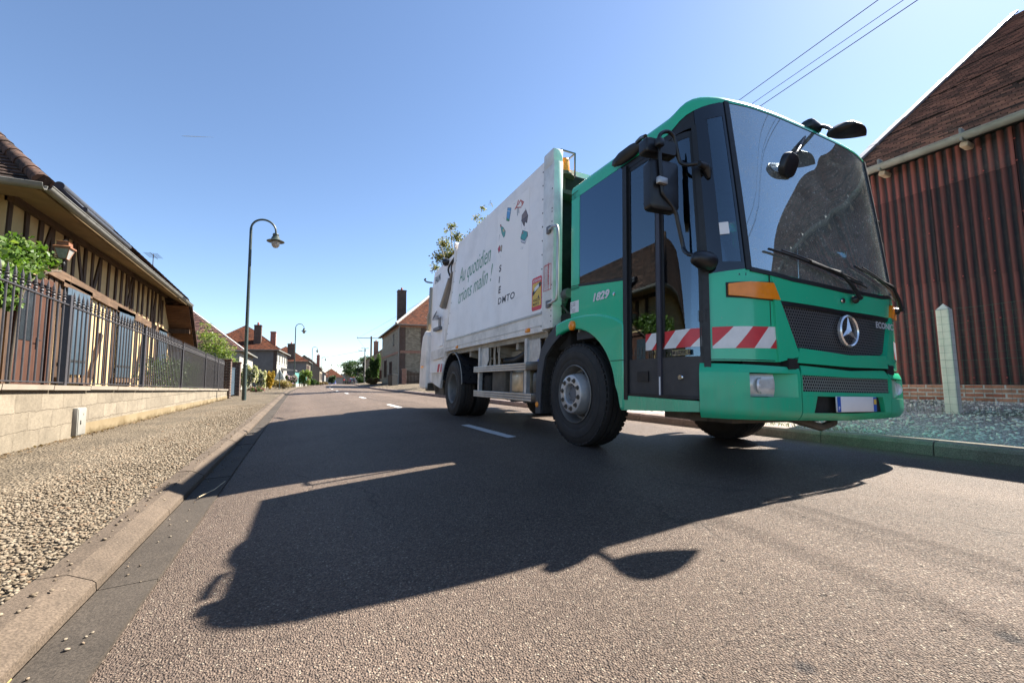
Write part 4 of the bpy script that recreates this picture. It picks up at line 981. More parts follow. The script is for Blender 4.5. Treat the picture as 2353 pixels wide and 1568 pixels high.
# ---- front: indicators, grille, emblem
for sg in (-1, 1):
    a, b = W_of_x(1.085), W_of_x(.735)
    m = MB(); patch(m, [(sg*a, 1.255), (sg*(a*.5+b*.5), 1.238), (sg*b, 1.235)], [(sg*a, 1.335), (sg*(a*.6+b*.4), 1.352), (sg*(b+.05), 1.352)], 12, 5, off=.022, th=.03); o = m.build('turn_signal', M['amber'], tk, 40)
    md = o.modifiers.new('soft_edge', 'BEVEL'); md.width = .01; md.segments = 3; md.limit_method = 'ANGLE'; md.angle_limit = R(50)
    m = MB(); patch(m, [(sg*(a+.012), 1.243), (sg*(b-.01), 1.224)], [(sg*(a+.012), 1.348), (sg*(b+.04), 1.364)], 12, 4, off=.003, th=.01); m.build('lamp_seal', M['rubber'], tk, 40)
M['grille'] = mesh_mat('grille_mesh', 40, .40, (0.10, 0.10, 0.105)); M['grille_low'] = mesh_mat('intake_mesh', 40, .38, (.20, .22, .20))
m = MB(); patch(m, [(-W_of_x(.60), .93), (-W_of_x(.50), .892), (0, .876), (W_of_x(.50), .892), (W_of_x(.60), .93)], [(-W_of_x(.735), 1.235), (0, 1.222), (W_of_x(.735), 1.235)], 30, 6, off=-.014, th=.02)
gr = m.build('grille', M['grille'], tk, 60)
m = MB(); patch(m, [(-W_of_x(.725), 1.205), (0, 1.193), (W_of_x(.725), 1.205)], [(-W_of_x(.735), 1.236), (0, 1.223), (W_of_x(.735), 1.236)], 30, 3, off=.0, th=.03); m.build('top_bar', M['plastic'], gr, 40)
ec = Vector((0, -.082, 1.066)); m = MB(); n = 40
m.v = []; ring = []
prof = [(.1225, 0), (.1225, -.018), (.114, -.026), (.106, -.018), (.106, 0)]
m.lathe(prof, ec + Vector((0, .02, 0)), (0, 1, 0), 44, closed=True)
for k in range(3):
    a = PI/2 + 2*PI*k/3; d = Vector((math.cos(a), 0, math.sin(a))); s2 = Vector((-math.sin(a), 0, math.cos(a)))
    tip = ec + d*.112 + Vector((0, .008, 0)); L_ = ec + (s2*.5 + d*.866*.0)*.0; c0 = ec + Vector((0, -.014, 0)); b0 = ec + Vector((0, .015, 0))
    l = ec - d*.0 + (d*.5 - s2*.866)*(-.026)*-1*-1; 
    p1 = ec + (d*.5 + s2*.866)*.026 + Vector((0, .008, 0)); p2 = ec + (d*.5 - s2*.866)*.026 + Vector((0, .008, 0))
    m.add([c0, p1, tip, p2, b0], [(0, 2, 1), (0, 3, 2), (4, 1, 2), (4, 2, 3)])
m.build('emblem', M['emblem'], gr, 30)
text_obj('name_lettering', 'ECONIC', 1, (.40, -.066, 1.125), (1, .05, 0), (0, 0, 1), M['badge_metal'], gr, fit=(.30, .05), bold=.03, ext=.006)
p = tf('cB', 1745, 366, -.07); MB().lathe([(.022, 0), (.02, -.006), (.001, -.008)], (p[0], -.066, p[2]), (0, 1, 0), 16).build('bonnet_badge', M['chrome'], cabo)
# dark gap behind the bumper top, hinges
m = MB(); patch(m, [(-W_of_x(1.0), .735), (0, .72), (W_of_x(1.0), .735)], [(-W_of_x(1.0), .82), (0, .83), (W_of_x(1.0), .82)], 20, 3, off=-.03, th=.03)
for sg in (-1, 1): m.box((sg*.64, .0, .79), (.11, .09, .075))
m.build('bumper_gap', M['dark'], tk)
# ---- bumper
def bs(w, z, off=0.0):
    q = max(0, (z-.70)/.09); u = max(0, (.47-z)/.07)
    return cs(w, z, off + .028 - .05*q*q*.6 - .055*u*u*.7)
bmp = MB(); XL = .585
for sg in (-1, 1):
    # corner piece with the lamp pocket cut out: built from four surrounding bands
    a, b = sg*wy(.255), sg*W_of_x(XL+.006); l0, l1 = sg*W_of_x(.99), sg*W_of_x(.62)
    patch(bmp, [(a, .408), (b, .400)], [(a, .552), (b, .552)], 16, 8, fn=bs, th=.04)
    patch(bmp, [(a, .552), (l0, .552)], [(a, .722), (l0, .722)], 8, 6, fn=bs, th=.04)
    patch(bmp, [(l1, .552), (b, .552)], [(l1, .722), (b, .722)], 4, 6, fn=bs, th=.04)
    patch(bmp, [(a, .722), (b, .722)], [(a, .785), (b, .765)], 16, 5, fn=bs, th=.04)
    # pocket floor and sides
    lm_ = sg*W_of_x(.77)
    patch(bmp, [(l1, .548), (lm_, .548)], [(l1, .726), (lm_, .726)], 4, 3, fn=lambda w, z, off: bs(w, z, off - .10*min(1, abs(abs(w)-abs(l1))/.14)), th=.01)
    for zz in (.552, .722): bmp.shell([[bs(w, zz, o) for w in np.linspace(l0, l1, 8)] for o in (0, -.09)], [[bs(w, zz+.006, o) for w in np.linspace(l0, l1, 8)] for o in (0, -.09)])
xg = W_of_x(.578)
patch(bmp, [(-W_of_x(XL-.002), .400), (0, .392), (W_of_x(XL-.002), .400)], [(-W_of_x(XL-.002), .455), (0, .447), (W_of_x(XL-.002), .455)], 24, 6, fn=bs, th=.04)
patch(bmp, [(-W_of_x(XL-.002), .572), (0, .566), (W_of_x(XL-.002), .572)], [(-W_of_x(XL-.002), .602), (0, .598), (W_of_x(XL-.002), .602)], 24, 3, fn=bs, th=.04)
patch(bmp, [(-W_of_x(XL-.002), .716), (0, .71), (W_of_x(XL-.002), .716)], [(-W_of_x(XL-.03), .785), (0, .762), (W_of_x(XL-.03), .785)], 24, 5, fn=bs, th=.05)
for sg in (-1, 1):
    patch(bmp, [(sg*W_of_x(XL-.002), .455), (sg*W_of_x(.47), .45)], [(sg*W_of_x(XL-.002), .572), (sg*W_of_x(.43), .57)], 4, 4, fn=bs, th=.04)
    patch(bmp, [(sg*W_of_x(XL-.002), .60), (sg*W_of_x(.575), .60)], [(sg*W_of_x(XL-.002), .72), (sg*W_of_x(.575), .72)], 3, 4, fn=bs, th=.04)
bo = bmp.build('bumper', M['green_lo'], tk, 40)
m = MB(); patch(m, [(-W_of_x(.578), .60), (0, .594), (W_of_x(.578), .60)], [(-W_of_x(.578), .718), (0, .713), (W_of_x(.578), .718)], 26, 4, fn=bs, off=-.012, th=.01); m.build('lower_grille', M['grille_low'], bo, 50)
m = MB()
for sg in (-1, 1): patch(m, [(sg*W_of_x(.47), .452), (sg*W_of_x(.27), .448)], [(sg*W_of_x(.43), .572), (sg*W_of_x(.27), .568)], 4, 4, fn=bs, off=-.03, th=.02)
patch(m, [(-W_of_x(.28), .446), (W_of_x(.28), .446)], [(-W_of_x(.28), .568), (W_of_x(.28), .568)], 6, 3, fn=bs, off=-.03, th=.02)
m.build('step_recess', M['dark'], bo, 40)
PY = -.098; npl = MB().box((.0, PY, .516), (.52, .012, .112), bev=.004).build('number_plate', M['white_plastic'], tk, 30)
for q_ in (-.238, .238): MB().box((q_, PY-.0068, .516), (.042, .001, .108)).build('blue_band', M['blue_film'], npl)
text_obj('country_letter', 'F', 1, (-.248, PY-.0078, .475), (1, 0, 0), (0, 0, 1), M['white_plastic'], npl, fit=(.018, .026), bold=.02, ext=.0004)
MB().box((.238, PY-.0078, .535), (.034, .001, .04)).build('region_mark', M['yellow_film'], npl)
for sg in (-1, 1):
    m = MB(); l0, l1 = sg*W_of_x(.985), sg*W_of_x(.795)
    patch(m, [(l0, .562), (l1, .562)], [(l0, .715), (l1, .715)], 12, 8, fn=lambda w, z, off: bs(w, z, off - .045 + .02*math.cos((z-.638)*16)), th=.05)
    hl = m.build('headlight', M['lens'], tk, 60)
    m = MB(); c = bs(sg*W_of_x(.90), .638, -.035); m.lathe([(.056, .0), (.050, -.012), (.046, -.004), (.020, .004), (.014, -.006), (.001, -.008)], (c[0], c[1], c[2]), (sg*.30, 1, 0), 20); m.build('reflector', M['badge_metal'], hl, 40)
# ---- roof details, wipers
for px_, py_ in ((1678, 213), (1975, 358)):
    p = TF(px_, py_, .22); s_ = -1 if p[0] < 0 else 1; b_ = cs(s_*W_of_x(.93), 2.90)
    m = MB(); m.box((b_[0], b_[1]+.06, b_[2]+.012), (.15, .085, .035), bev=.018); m.build('roof_marker', M['green'], cabo, 40)
def wsp(x, z, off=.03): return Vector(cs(math.copysign(W_of_x(x), x), z, off))
for piv, elb, t0, t1 in (((.10, 1.315), (-.12, 1.50), (-.80, 1.60), (.30, 1.435)), ((.92, 1.315), (.72, 1.50), (.18, 1.60), (1.00, 1.43))):
    m = MB(); a = wsp(*piv, .02); b = wsp(*elb, .055)
    m.lathe([(.03, 0), (.03, .02), (.012, .035), (.012, .06)], a, (0, -1, .2), 12); m.tube([a + Vector((0, -.045, 0)), a*.6+b*.4 + Vector((0, -.03, .02)), b], [.016, .015, .010], 6)
    q0, q1 = wsp(*t0, .03), wsp(*t1, .03); N_ = 12
    c_ = [wsp(t0[0]+(t1[0]-t0[0])*k/N_, t0[1]+(t1[1]-t0[1])*k/N_, .022) for k in range(N_+1)]
    m.tube(c_, .009, 6); m.tube([p + Vector((0, -.018, .008)) for p in c_[1:-1]], .007, 5); m.tube([b, c_[4] + Vector((0, -.02, 0)), c_[8] + Vector((0, -.02, 0))], .011, 6)
    m.build('wiper', M['plastic'], tk, 50)
# ---- mirrors
def rpoly(w_, h, r, n=5):
    o = []
    for cx, cy, a0 in ((w_/2-r, h/2-r, 0), (-w_/2+r, h/2-r, 90), (-w_/2+r, -h/2+r, 180), (w_/2-r, -h/2+r, 270)):
        for i in range(n+1): a = R(a0+90*i/n); o.append((cx+r*math.cos(a), cy+r*math.sin(a)))
    return o
def mirror_head(name, c, w_, h, d, rot, parent, r=.04, taper=.75):
    """housing with rounded back and a glass on the far face (local -y is the back)"""
    m = MB(); rows = []
    for sc_, y in ((.88, -d/2), (.97, -d*.40), (1.0, -d*.2), (1.0, d*.45), (.97, d/2)): rows.append([(x*sc_, y, z*(sc_+.03 if y < 0 else sc_)) for x, z in rpoly(w_, h, r)])
    n = len(rows[0]); m.add([p for rw in rows for p in rw], [(j*n+i, j*n+(i+1) % n, (j+1)*n+(i+1) % n, (j+1)*n+i) for j in range(4) for i in range(n)] + [list(range(n))[::-1], list(range(4*n, 5*n))])
    Rm = rot if isinstance(rot, Matrix) else Matrix.Rotation(rot, 3, 'Z')
    m.v = [tuple(Rm @ Vector(p) + Vector(c)) for p in m.v]
    o = m.build(name, M['plastic'], parent, 35)
    g = MB().prism([tuple(Rm @ Vector((x*.9, d/2+.001, z*.92)) + Vector(c)) for x, z in rpoly(w_, h, r)], Rm @ Vector((0, .002, 0))); g.build('mirror_glass', M['chrome'], parent)
    return o
mr = empty('side_mirror', (0, 0, 0)); mr.parent = tk; KIDS.setdefault(tk.name, []).append(mr)
MY = .30
def mp(c, x, y, Y=MY): return Vector(tf(c, x, y, Y))
arm = [mp('cM', 1150, 545, .20), mp('cM', 1050, 530, .21), mp('cM', 930, 545, .26), mp('cM', 850, 505), mp('cM', 815, 380), mp('cM', 780, 220), mp('cM', 720, 155), mp('cM', 650, 160), mp('cM', 605, 210), mp('cM', 607, 330), mp('cM', 618, 560), mp('cM', 635, 800), mp('cM', 650, 890), mp('cM', 720, 985), mp('cM', 795, 1105), mp('cM', 830, 1250), mp('cM', 890, 1520), mp('c7', 1205, 890, .27), mp('c7', 1240, 920, .22), mp('c7', 1300, 935, .17)]
MB().tube(catmull(arm, 4), .0145, 10).build('mirror_arm', M['plastic'], mr, 60)
m = MB(); a = mp('cM', 1150, 560, .20); m.tube([mp('cM', 1075, 530, .19), a, mp('cM', 1180, 620, .2), mp('cM', 1195, 700, .2)], [.022, .032, .03, .015], 8); m.build('upper_bracket', M['plastic'], mr, 50)
a = mp('c7', 1290, 950, .17); b_ = mp('c7', 1410, 985, .17); m = MB(); m.lathe([(.02, -.085), (.045, -.06), (.062, -.01), (.068, .05), (.055, .10)], (a+b_)/2, (b_-a), 16); m.build('lower_bracket', M['plastic'], mr, 50)
def span(c, x0, y0, x1, y1, Y): p, q = Vector(tf(c, x0, y0, Y)), Vector(tf(c, x1, y1, Y)); return (p+q)/2, abs(q.x-p.x), abs(q.z-p.z)
tw = R(-8)
c, w_, h = span('cM', 475, 478, 780, 1135, MY+.05); mh = mirror_head('mirror_head', c, w_*1.02, h, .09, tw, mr, .035)
c, w_, h = span('cM', 425, 230, 752, 490, MY+.05); mh2 = mirror_head('mirror_head', c, w_*1.02, h*1.1, .09, tw, mr, .022)
p = mp('cM', 607, 280, MY-.03); MB().box(p, (.06, .05, .06), bev=.012).build('clamp', M['plastic'], mr, 40)
p = mp('cM', 637, 735, MY-.02); MB().box(p, (.085, .035, .05), bev=.008).build('clamp', M['alu'], mr, 40)
# kerb mirror: long shallow bowl reaching outwards
a, b_ = Vector(tf('cM', 100, 510, MY+.72)), Vector(tf('cM', 430, 270, MY+.42)); d = b_-a; m = MB(); rows = []
for k in range(13):
    q = k/12; wv = (math.sin(PI*min(1, q*1.05)**.72)**.8)*.5+.03; c_ = a + d*q
    up = Vector((-.42, 0, .9)); rows.append([c_ + Vector((0, .15*wv*2*math.cos(2*PI*i/10), 0)) + up*(.055*wv*2*math.sin(2*PI*i/10)) for i in range(10)])
m.grid([r_ + [r_[0]] for r_ in rows]); m.build('kerb_mirror', M['plastic'], mr, 60)
MB().tube([tf('cM', 340, 275, MY+.40), tf('cM', 390, 225, MY+.30), tf('cM', 440, 205, MY+.18)], .016, 8).build('kerb_mirror_bracket', M['plastic'], mr, 50)
# front mirrors above the windscreen
fm = empty('front_mirror', (0, 0, 0)); fm.parent = tk; KIDS.setdefault(tk.name, []).append(fm)
Y0 = -.02; m = MB()
b0 = mp('cA', 1600, 262, .16); m.box(b0, (.17, .12, .10), rot=Matrix.Rotation(.15, 3, 'Y'), bev=.04); m.build('bracket', M['plastic'], fm, 40)
MB().tube(catmull([mp('cA', 1665, 250, .14), mp('cA', 1720, 258, .04), mp('cA', 1760, 280, -.04), mp('cA', 1810, 283, -.10)], 4), .017, 8).build('mirror_arm', M['plastic'], fm, 60)
MB().tube(catmull([mp('cA', 1560, 310, .14), mp('cA', 1535, 370, .08), mp('cA', 1505, 430, .04), mp('cA', 1470, 480, .03)], 4), .013, 8).build('mirror_arm', M['plastic'], fm, 60)
a, b_ = mp('cA', 1782, 262, -.10), mp('cA', 2010, 320, -.10); d = b_-a; rows = []
for k in range(14):
    q = k/13; t_ = min(1, q/.12)**.5 * (1-max(0, (q-.35)/.65)**1.6) + .02; c_ = a + d*q
    rows.append([c_ + Vector((0, .10*t_*math.cos(2*PI*i/12), .042*t_*math.sin(2*PI*i/12))) for i in range(12)])
MB().grid([r_ + [r_[0]] for r_ in rows]).build('wide_mirror', M['plastic'], fm, 60)
c = mp('cA', 1437, 538, .02); mirror_head('mirror_head', c, .185, .165, .05, Matrix.Rotation(R(8), 3, 'Z') @ Matrix.Rotation(R(20), 3, 'X'), fm, .06)
# driver's-side mirror
ms = MB().tube(catmull([(1.20, .30, 2.3), (1.38, .30, 2.32), (1.46, .32, 2.25), (1.47, .33, 1.7), (1.30, .31, 1.5), (1.22, .30, 1.48)], 5), .0165, 8)
dm = empty('side_mirror', (0, 0, 0)); dm.parent = tk; KIDS.setdefault(tk.name, []).append(dm)
ms.build('mirror_arm', M['plastic'], dm, 60); mirror_head('mirror_head', (1.49, .38, 1.93), .20, .46, .11, R(8), dm)
# ---- cab inside
m = MB().box((0, 1.0, 1.12), (2.4, 1.6, .08)).box((0, .34, 1.28), (2.1, .28, .18), bev=.05).box((.55, .30, 1.38), (.62, .26, .16), bev=.05)
m.build('dashboard', plain('dash', (.035, .035, .036), .7), tk, 40)
MB().box((0, 1.78, 1.9), (2.38, .03, 1.5)).box((0, 1.0, 2.74), (2.1, 1.5, .03)).box((0, .42, 2.62), (2.0, .5, .16), bev=.06).build('cab_lining', M['trim'], tk, 40)
p = TF(*cp('cA', 1812, 925), 1.72); nb_ = MB().b2((p[0]-.20, 1.745, p[2]-.26), (p[0]+.20, 1.755, p[2]+.26)).build('notice', M['white_plastic'], tk)
for q_ in (-.09, .09): MB().lathe([(.075, -.004), (.075, .0), (.06, .0), (.06, -.004)], (p[0]+q_, 1.742, p[2]+.02), (0, -1, 0), 20, closed=True).beam((p[0]+q_-.05, 1.741, p[2]-.03), (p[0]+q_+.05, 1.741, p[2]+.07), .004, .016).build('prohibition_mark', M['tx_red'], nb_)
for x in (-.35, .3, .85):
    st = MB().box((x, 1.2, 1.38), (.46, .46, .14), bev=.05).box((x, 1.47, 1.75), (.44, .14, .72), bev=.05).box((x, 1.49, 2.2), (.26, .1, .2), bev=.04); st.build('seat', M['seat'], tk, 40)
MB().lathe([(.215, -.015), (.235, 0), (.215, .015), (.195, 0)], (.68, .62, 1.60), (0, -.75, .66), 28, closed=True).beam((.68, .62, 1.60), (.68, .50, 1.42), .07, .07).beam((.48, .62, 1.60), (.88, .62, 1.60), .05, .02).build('steering_wheel', M['rubber'], tk, 40)
# ---- wheels
def wheel(name, x, y, sg, front, parent, wdt=.30):
    r = .525; g = empty(name, (x, y, .525)); g.parent = parent; KIDS.setdefault(parent.name, []).append(g)
    h = wdt/2; ax = (sg, 0, 0)
    pr = [(.293, h-.012), (.31, h-.004), (.345, h+.004), (.36, h+.002), (.366, h+.006), (.40, h+.010), (.44, h+.008), (.446, h+.002), (.47, h-.002), (.49, h-.012), (.508, h-.022), (.521, h-.035)]
    tr = []
    for k in range(4):
        c = h-.035 - (k+.5)*(2*h-.07)/4; wd = (2*h-.07)/8-.006; tr += [(.525, c+wd), (.525, c-wd), (.510, c-wd-.002), (.510, c-wd-.010)]
    pr2 = [(a, -b) for a, b in pr[::-1]]
    m = MB().lathe(pr + tr[:-2] + pr2, ax=ax, n=72, closed=True)
    for k in range(54):          # shoulder blocks
        a = 2*PI*k/54
        for s2 in (h-.026, -(h-.026)): m.box((sg*s2, .509*math.cos(a), .509*math.sin(a)), (.03, .040, .016), rot=Matrix.Rotation(a-PI/2, 3, 'X'))
    m.build('tyre', M['tyre'], g, 35)
    if front: rp_ = [(.296, h-.006), (.300, h+.002), (.292, h+.006), (.284, h-.01), (.270, h-.06), (.262, h-.12), (.245, h-.125), (.212, h-.06), (.200, h+.02), (.192, h+.043), (.182, h+.048), (.112, h+.048), (.104, h+.04), (.098, h-.01), (.05, h-.012), (.001, h-.012)]
    else: rp_ = [(.296, h-.006), (.300, h+.002), (.292, h+.006), (.284, h-.006), (.266, h-.02), (.26, h-.05), (.245, h-.12), (.235, -h+.04), (.12, -h+.035), (.11, -h+.10), (.085, -h+.115), (.001, -h+.115)]
    if front:
        MB().lathe(rp_[:8], ax=ax, n=48, caps=False).build('rim', M['rim_dirty'], g, 35); MB().lathe(rp_[7:], ax=ax, n=48, caps=False).build('hub_ring', M['steel'], g, 35)
    else: MB().lathe(rp_, ax=ax, n=48, caps=False).build('rim', M['rim_dirty'], g, 35)
    if sg < 0 and (x < -1):
        rb, hb = (.150, h+.048) if front else (.155, -h+.037); n0 = None
        for k in range(10):
            a = 2*PI*(k+.3)/10
            if n0 is None: n0 = MB().cyl((0, 0, 0), (sg*.003, 0, 0), .025, n=14).cyl((0, 0, 0), (sg*.024, 0, 0), .0145, n=6).build('wheel_nut', M['chassis'], g, 30); o = n0
            else: o = link(bpy.data.objects.new('wheel_nut', n0.data), g)
            o.location = (sg*hb, rb*math.cos(a), rb*math.sin(a))
    if front:
        hs_ = MB()
        for k in range(10):
            a = 2*PI*k/10; y_, z_ = .2295*math.cos(a), .2295*math.sin(a); hs_.lathe([(.026, .001), (.001, .002)], (sg*(h-.0925), y_, z_), (sg*.45, .89*math.cos(a), .89*math.sin(a)), 12)
        hb_ = MB().lathe([(.090, h-.02), (.090, h-.004), (.06, h+.004), (.001, h+.008)], ax=ax, n=24)
        for k in range(8): a = 2*PI*k/8; hb_.cyl((sg*(h-.006), .075*math.cos(a), .075*math.sin(a)), (sg*(h+.012), .075*math.cos(a), .075*math.sin(a)), .012, n=8)
        hb_.build('hub', M['grey_plastic'], g, 40); hs_.build('hand_holes', M['dark'], g)
    else:
        MB().lathe([(.11, -h+.09), (.105, -h+.15), (.085, -h+.16), (.001, -h+.165)], ax=ax, n=24).build('hub', M['grey_plastic'], g, 40)
    return g
AX1, AX2 = 1.8335, 6.025
for sg in (-1, 1):
    wheel('wheel', sg*1.06, AX1, sg, True, tk); wheel('wheel', sg*1.065, AX2, sg, False, tk, .29); wheel('wheel', sg*.745, AX2, sg, False, tk, .29)
# ---- chassis
m = MB()
for x in (-.42, .42): m.b2((x-.04, .3, .62), (x+.04, 7.6, .92))
for y in (2.6, 3.6, 4.7, 5.4, 6.7): m.b2((-.42, y-.05, .66), (.42, y+.05, .9))
m.b2((-1.0, AX1-.06, .46), (1.0, AX1+.06, .56)); m.b2((-.9, AX2-.09, .43), (.9, AX2+.09, .62)); m.lathe([(.05, -.22), (.2, -.15), (.24, 0), (.2, .15), (.05, .22)], (0, AX2, .525), (0, 1, 0), 20)
m.b2((-.5, .9, .42), (.45, 2.2, 1.0)); m.b2((-.9, .25, .36), (.8, .9, .44)); m.beam((-.95, .5, .39), (-.2, 1.2, .36), .12, .06)
m.tube([(-.35, .2, .40), (-.1, .1, .33), (.1, .12, .36), (.25, .2, .42)], .03, 8); m.cyl((0, 2.2, .6), (0, 5.9, .56), .06)
m.build('chassis', M['chassis'], tk)
m = MB()
for x in (-.45, .45): m.b2((x-.06, 2.35, .92), (x+.06, 7.4, 1.12))
for y in (2.5, 3.3, 3.95, 4.6, 5.2): m.b2((-1.16, y-.04, 1.08), (1.16, y+.04, 1.17)); m.prism([(-1.16, y-.02, 1.08), (-.5, y-.02, .95), (-.5, y-.02, 1.08)], (0, .04, 0))
m.b2((-.95, 2.45, 1.02), (-.89, 5.2, 1.10)); m.b2((-1.19, 2.42, 1.17), (1.19, 6.9, 1.24))
m.build('subframe', M['frame_pale'], tk)
# side guard: two aluminium rails on hanging posts
for zz, y0, y1 in (((.79, .889), 2.86, 4.765), ((.401, .505), 2.70, 4.74)):
    z0, z1 = zz; g_ = MB()
    hgt = (z1-z0)/3
    for k in range(3): g_.box((-1.235, (y0+y1)/2, z0+hgt*(k+.5)), (.03, y1-y0, hgt-.004), bev=.004)
    gr_ = g_.build('side_guard', M['alu'], tk, 30); MB().box((-1.232, (y0+2.46)/2+.01, (z0+z1)/2), (.04, y0-2.46, z1-z0+.004), bev=.008).build('end_cap', M['plastic'], gr_, 30)
for y in (4.60, 2.93): MB().b2((-1.215, y-.02, .43), (-1.16, y+.045, 1.20)).prism([(-1.19, y, 1.18), (-1.19, y-.32, 1.18), (-1.19, y-.34, .98), (-1.19, y-.24, .86), (-1.19, y-.10, .83), (-1.19, y, .84)], (.012, 0, 0)).build('guard_post', M['steel'], tk)
m = MB()
for y in (4.28, 4.10, 3.92): MB().prism([(-1.16, y+.035, 1.18), (-1.16, y-.035, 1.18), (-1.16, y-.02, 1.02), (-1.16, y-.04, .96), (-1.16, y-.04, .86), (-1.16, y+.03, .86), (-1.16, y+.03, .96), (-1.16, y+.035, 1.02)], (.01, 0, 0)).build('hanger_strap', M['frame_pale'], tk)
MB().tube(catmull([(-1.02, 3.95, .95), (-1.0, 3.6, .96), (-1.0, 3.2, 1.06), (-.95, 2.8, 1.16), (-.9, 2.4, 1.2)], 6), .065, 12).build('hydraulic_hose', M['rubber'], tk, 60)
ft = MB().box((-.86, 3.27, .60), (.58, .66, .44), bev=.07).build('fuel_tank', plain('tank_alloy', (.52, .44, .33), .35, .8, var=.3, scale=6, dirt=.5), tk, 40)
m = MB()
for y in (3.10, 3.50): m.box((-.86, y, .60), (.60, .06, .46), bev=.06)
m.build('tank_strap', M['grey_plastic'], ft, 40)
MB().b2((-1.16, 3.68, .42), (-.6, 4.18, .80), bev=.03).cyl((-1.165, 3.80, .50), (-1.10, 3.80, .50), .10, n=20).build('battery_box', M['chassis'], tk, 40)
MB().b2((-1.15, 4.25, .45), (-.7, 4.55, .75), bev=.04).build('air_dryer', M['dark'], tk, 40)
at_ = MB().b2((-1.21, 2.50, .44), (-.9, 2.78, .78), bev=.05).build('additive_tank', M['plastic'], tk, 40); p = ts('k3', 1000, 690)
MB().cyl((-1.16, 2.62, .77), (-1.19, 2.58, .86), .035, n=12).build('filler_neck', M['white_dirty'], at_, 40); MB().cyl((-1.19, 2.58, .86), (-1.20, 2.565, .91), .042, n=12).build('filler_cap', M['blue_film'], at_, 40)
# rear mudguards
for sg in (-1, 1):
    arc = [(AX2 + (.66)*math.cos(R(a)), .525 + (.69)*math.sin(R(a))) for a in np.linspace(172, 12, 22)]; arc = [(5.40, .60)] + [p for p in arc]
    m = MB(); x0, x1 = -1.235, -.58; rows = [[(x, y, z) for y, z in arc] for x in (x0, x1)]; bk = [[(x, AX2+(y-AX2)*.975, .525+(z-.525)*.975) for y, z in arc] for x in (x0, x1)]
    m.shell(rows, bk)
    e = MB(); e.tube([(x0, AX2+(y-AX2)*.985, .525+(z-.525)*.985) for y, z in arc], .010, 6)
    if sg > 0: m.v = [(-x, y, z) for x, y, z in m.v]; e.v = [(-x, y, z) for x, y, z in e.v]
    o = m.build('rear_mudguard', plain('mudguard_black', (.02, .021, .026), .3, var=.2), tk, 50); e.build('edge_trim', M['trim_white'], o, 50)
# ---- refuse body
BX0, BX1 = 2.45, 6.49
body = MB()
sidep = [(BX0, 1.235), (BX0, 3.325), (5.82, 3.305), (6.50, 1.245)]
body.prism([(-1.235, y, z) for y, z in sidep], (2.47, 0, 0)); 
bo_ = body.build('refuse_body', M['white_body'], tk)
m = MB(); m.prism([(-1.25, y, z) for y, z in ((BX0, 1.47), (BX0, 3.335), (5.84, 3.315), (6.43, 1.47))], (.02, 0, 0)); m.build('side_panel', M['white_body'], bo_)
m = MB(); m.prism([(-1.250, y, z) for y, z in ((BX0, 1.237), (BX0, 1.445), (6.437, 1.445), (6.50, 1.247))], (.02, 0, 0)); m.build('lower_panel', M['white_dirty'], bo_)
m = MB(); m.b2((-1.262, BX0, 1.444), (-1.24, 6.44, 1.470)); m.b2((-1.256, BX0, 1.305), (-1.24, 6.47, 1.315)); m.build('rubbing_strip', M['alu'], bo_)
rv = MB()
for k in range(12): z = 1.3+2.0*k/11.5; rv.lathe([(.011, 0), (.008, .005), (.001, .006)], (-1.25, BX0+.03, z), (-1, 0, 0), 8)
for k in range(9): z = 1.6+1.6*k/8; rv.lathe([(.011, 0), (.008, .005), (.001, .006)], (-1.25, 6.40-(z-1.47)*.317, z), (-1, 0, 0), 8)
rv.build('rivets', M['grey_plastic'], bo_)
# front post and headboard
m = MB(); m.b2((-1.262, 2.20, 1.255), (-1.14, 2.447, 3.24), bev=.006); m.b2((-1.268, 2.21, 3.20), (-1.13, 2.447, 3.40), bev=.02); MB().b2((1.14, 2.20, 1.25), (1.262, 2.447, 3.36)).build('front_post', M['white_dirty'], tk)
fp = m.build('front_post', plain('post_grey', (.74, .73, .71), .5, var=.1, dirt=.4), tk, 40)
h0 = None
for z in list(np.arange(1.33, 1.62, .062)) + [1.75, 2.42, 2.45, 2.50, 2.62, 2.66, 2.9]:
    if h0 is None: h0 = MB().lathe([(.010, 0), (.001, .0006)], (0, 0, 0), (-1, 0, 0), 8).build('bolt_hole', M['dark'], fp); o = h0
    else: o = link(bpy.data.objects.new('bolt_hole', h0.data), fp)
    o.location = (-1.2622, 2.235, float(z))
MB().b2((-1.15, 2.36, 1.2), (1.15, 2.44, 3.2)).build('headboard', M['dark'], tk)
MB().b2((-1.14, 2.20, 2.86), (1.14, 2.43, 2.91)).build('front_canopy', M['chassis'], tk)
gp = [ts('c5', 1180, 710, -1.28), ts('c5', 1225, 680, -1.33), ts('c5', 1252, 715, -1.34), ts('c5', 1250, 1000, -1.34), ts('c5', 1245, 1270, -1.34), ts('c5', 1220, 1315, -1.33), ts('c5', 1175, 1340, -1.28)]
gr_ = MB().tube(catmull(gp, 6), .016, 10).build('grab_rail', M['alu'], tk, 60)
m = MB()
for p in (gp[0], gp[-1]): m.box((-1.275, p[1]+.02, p[2]), (.03, .075, .085), bev=.006)
m.build('rail_foot', M['grey_plastic'], gr_, 40)
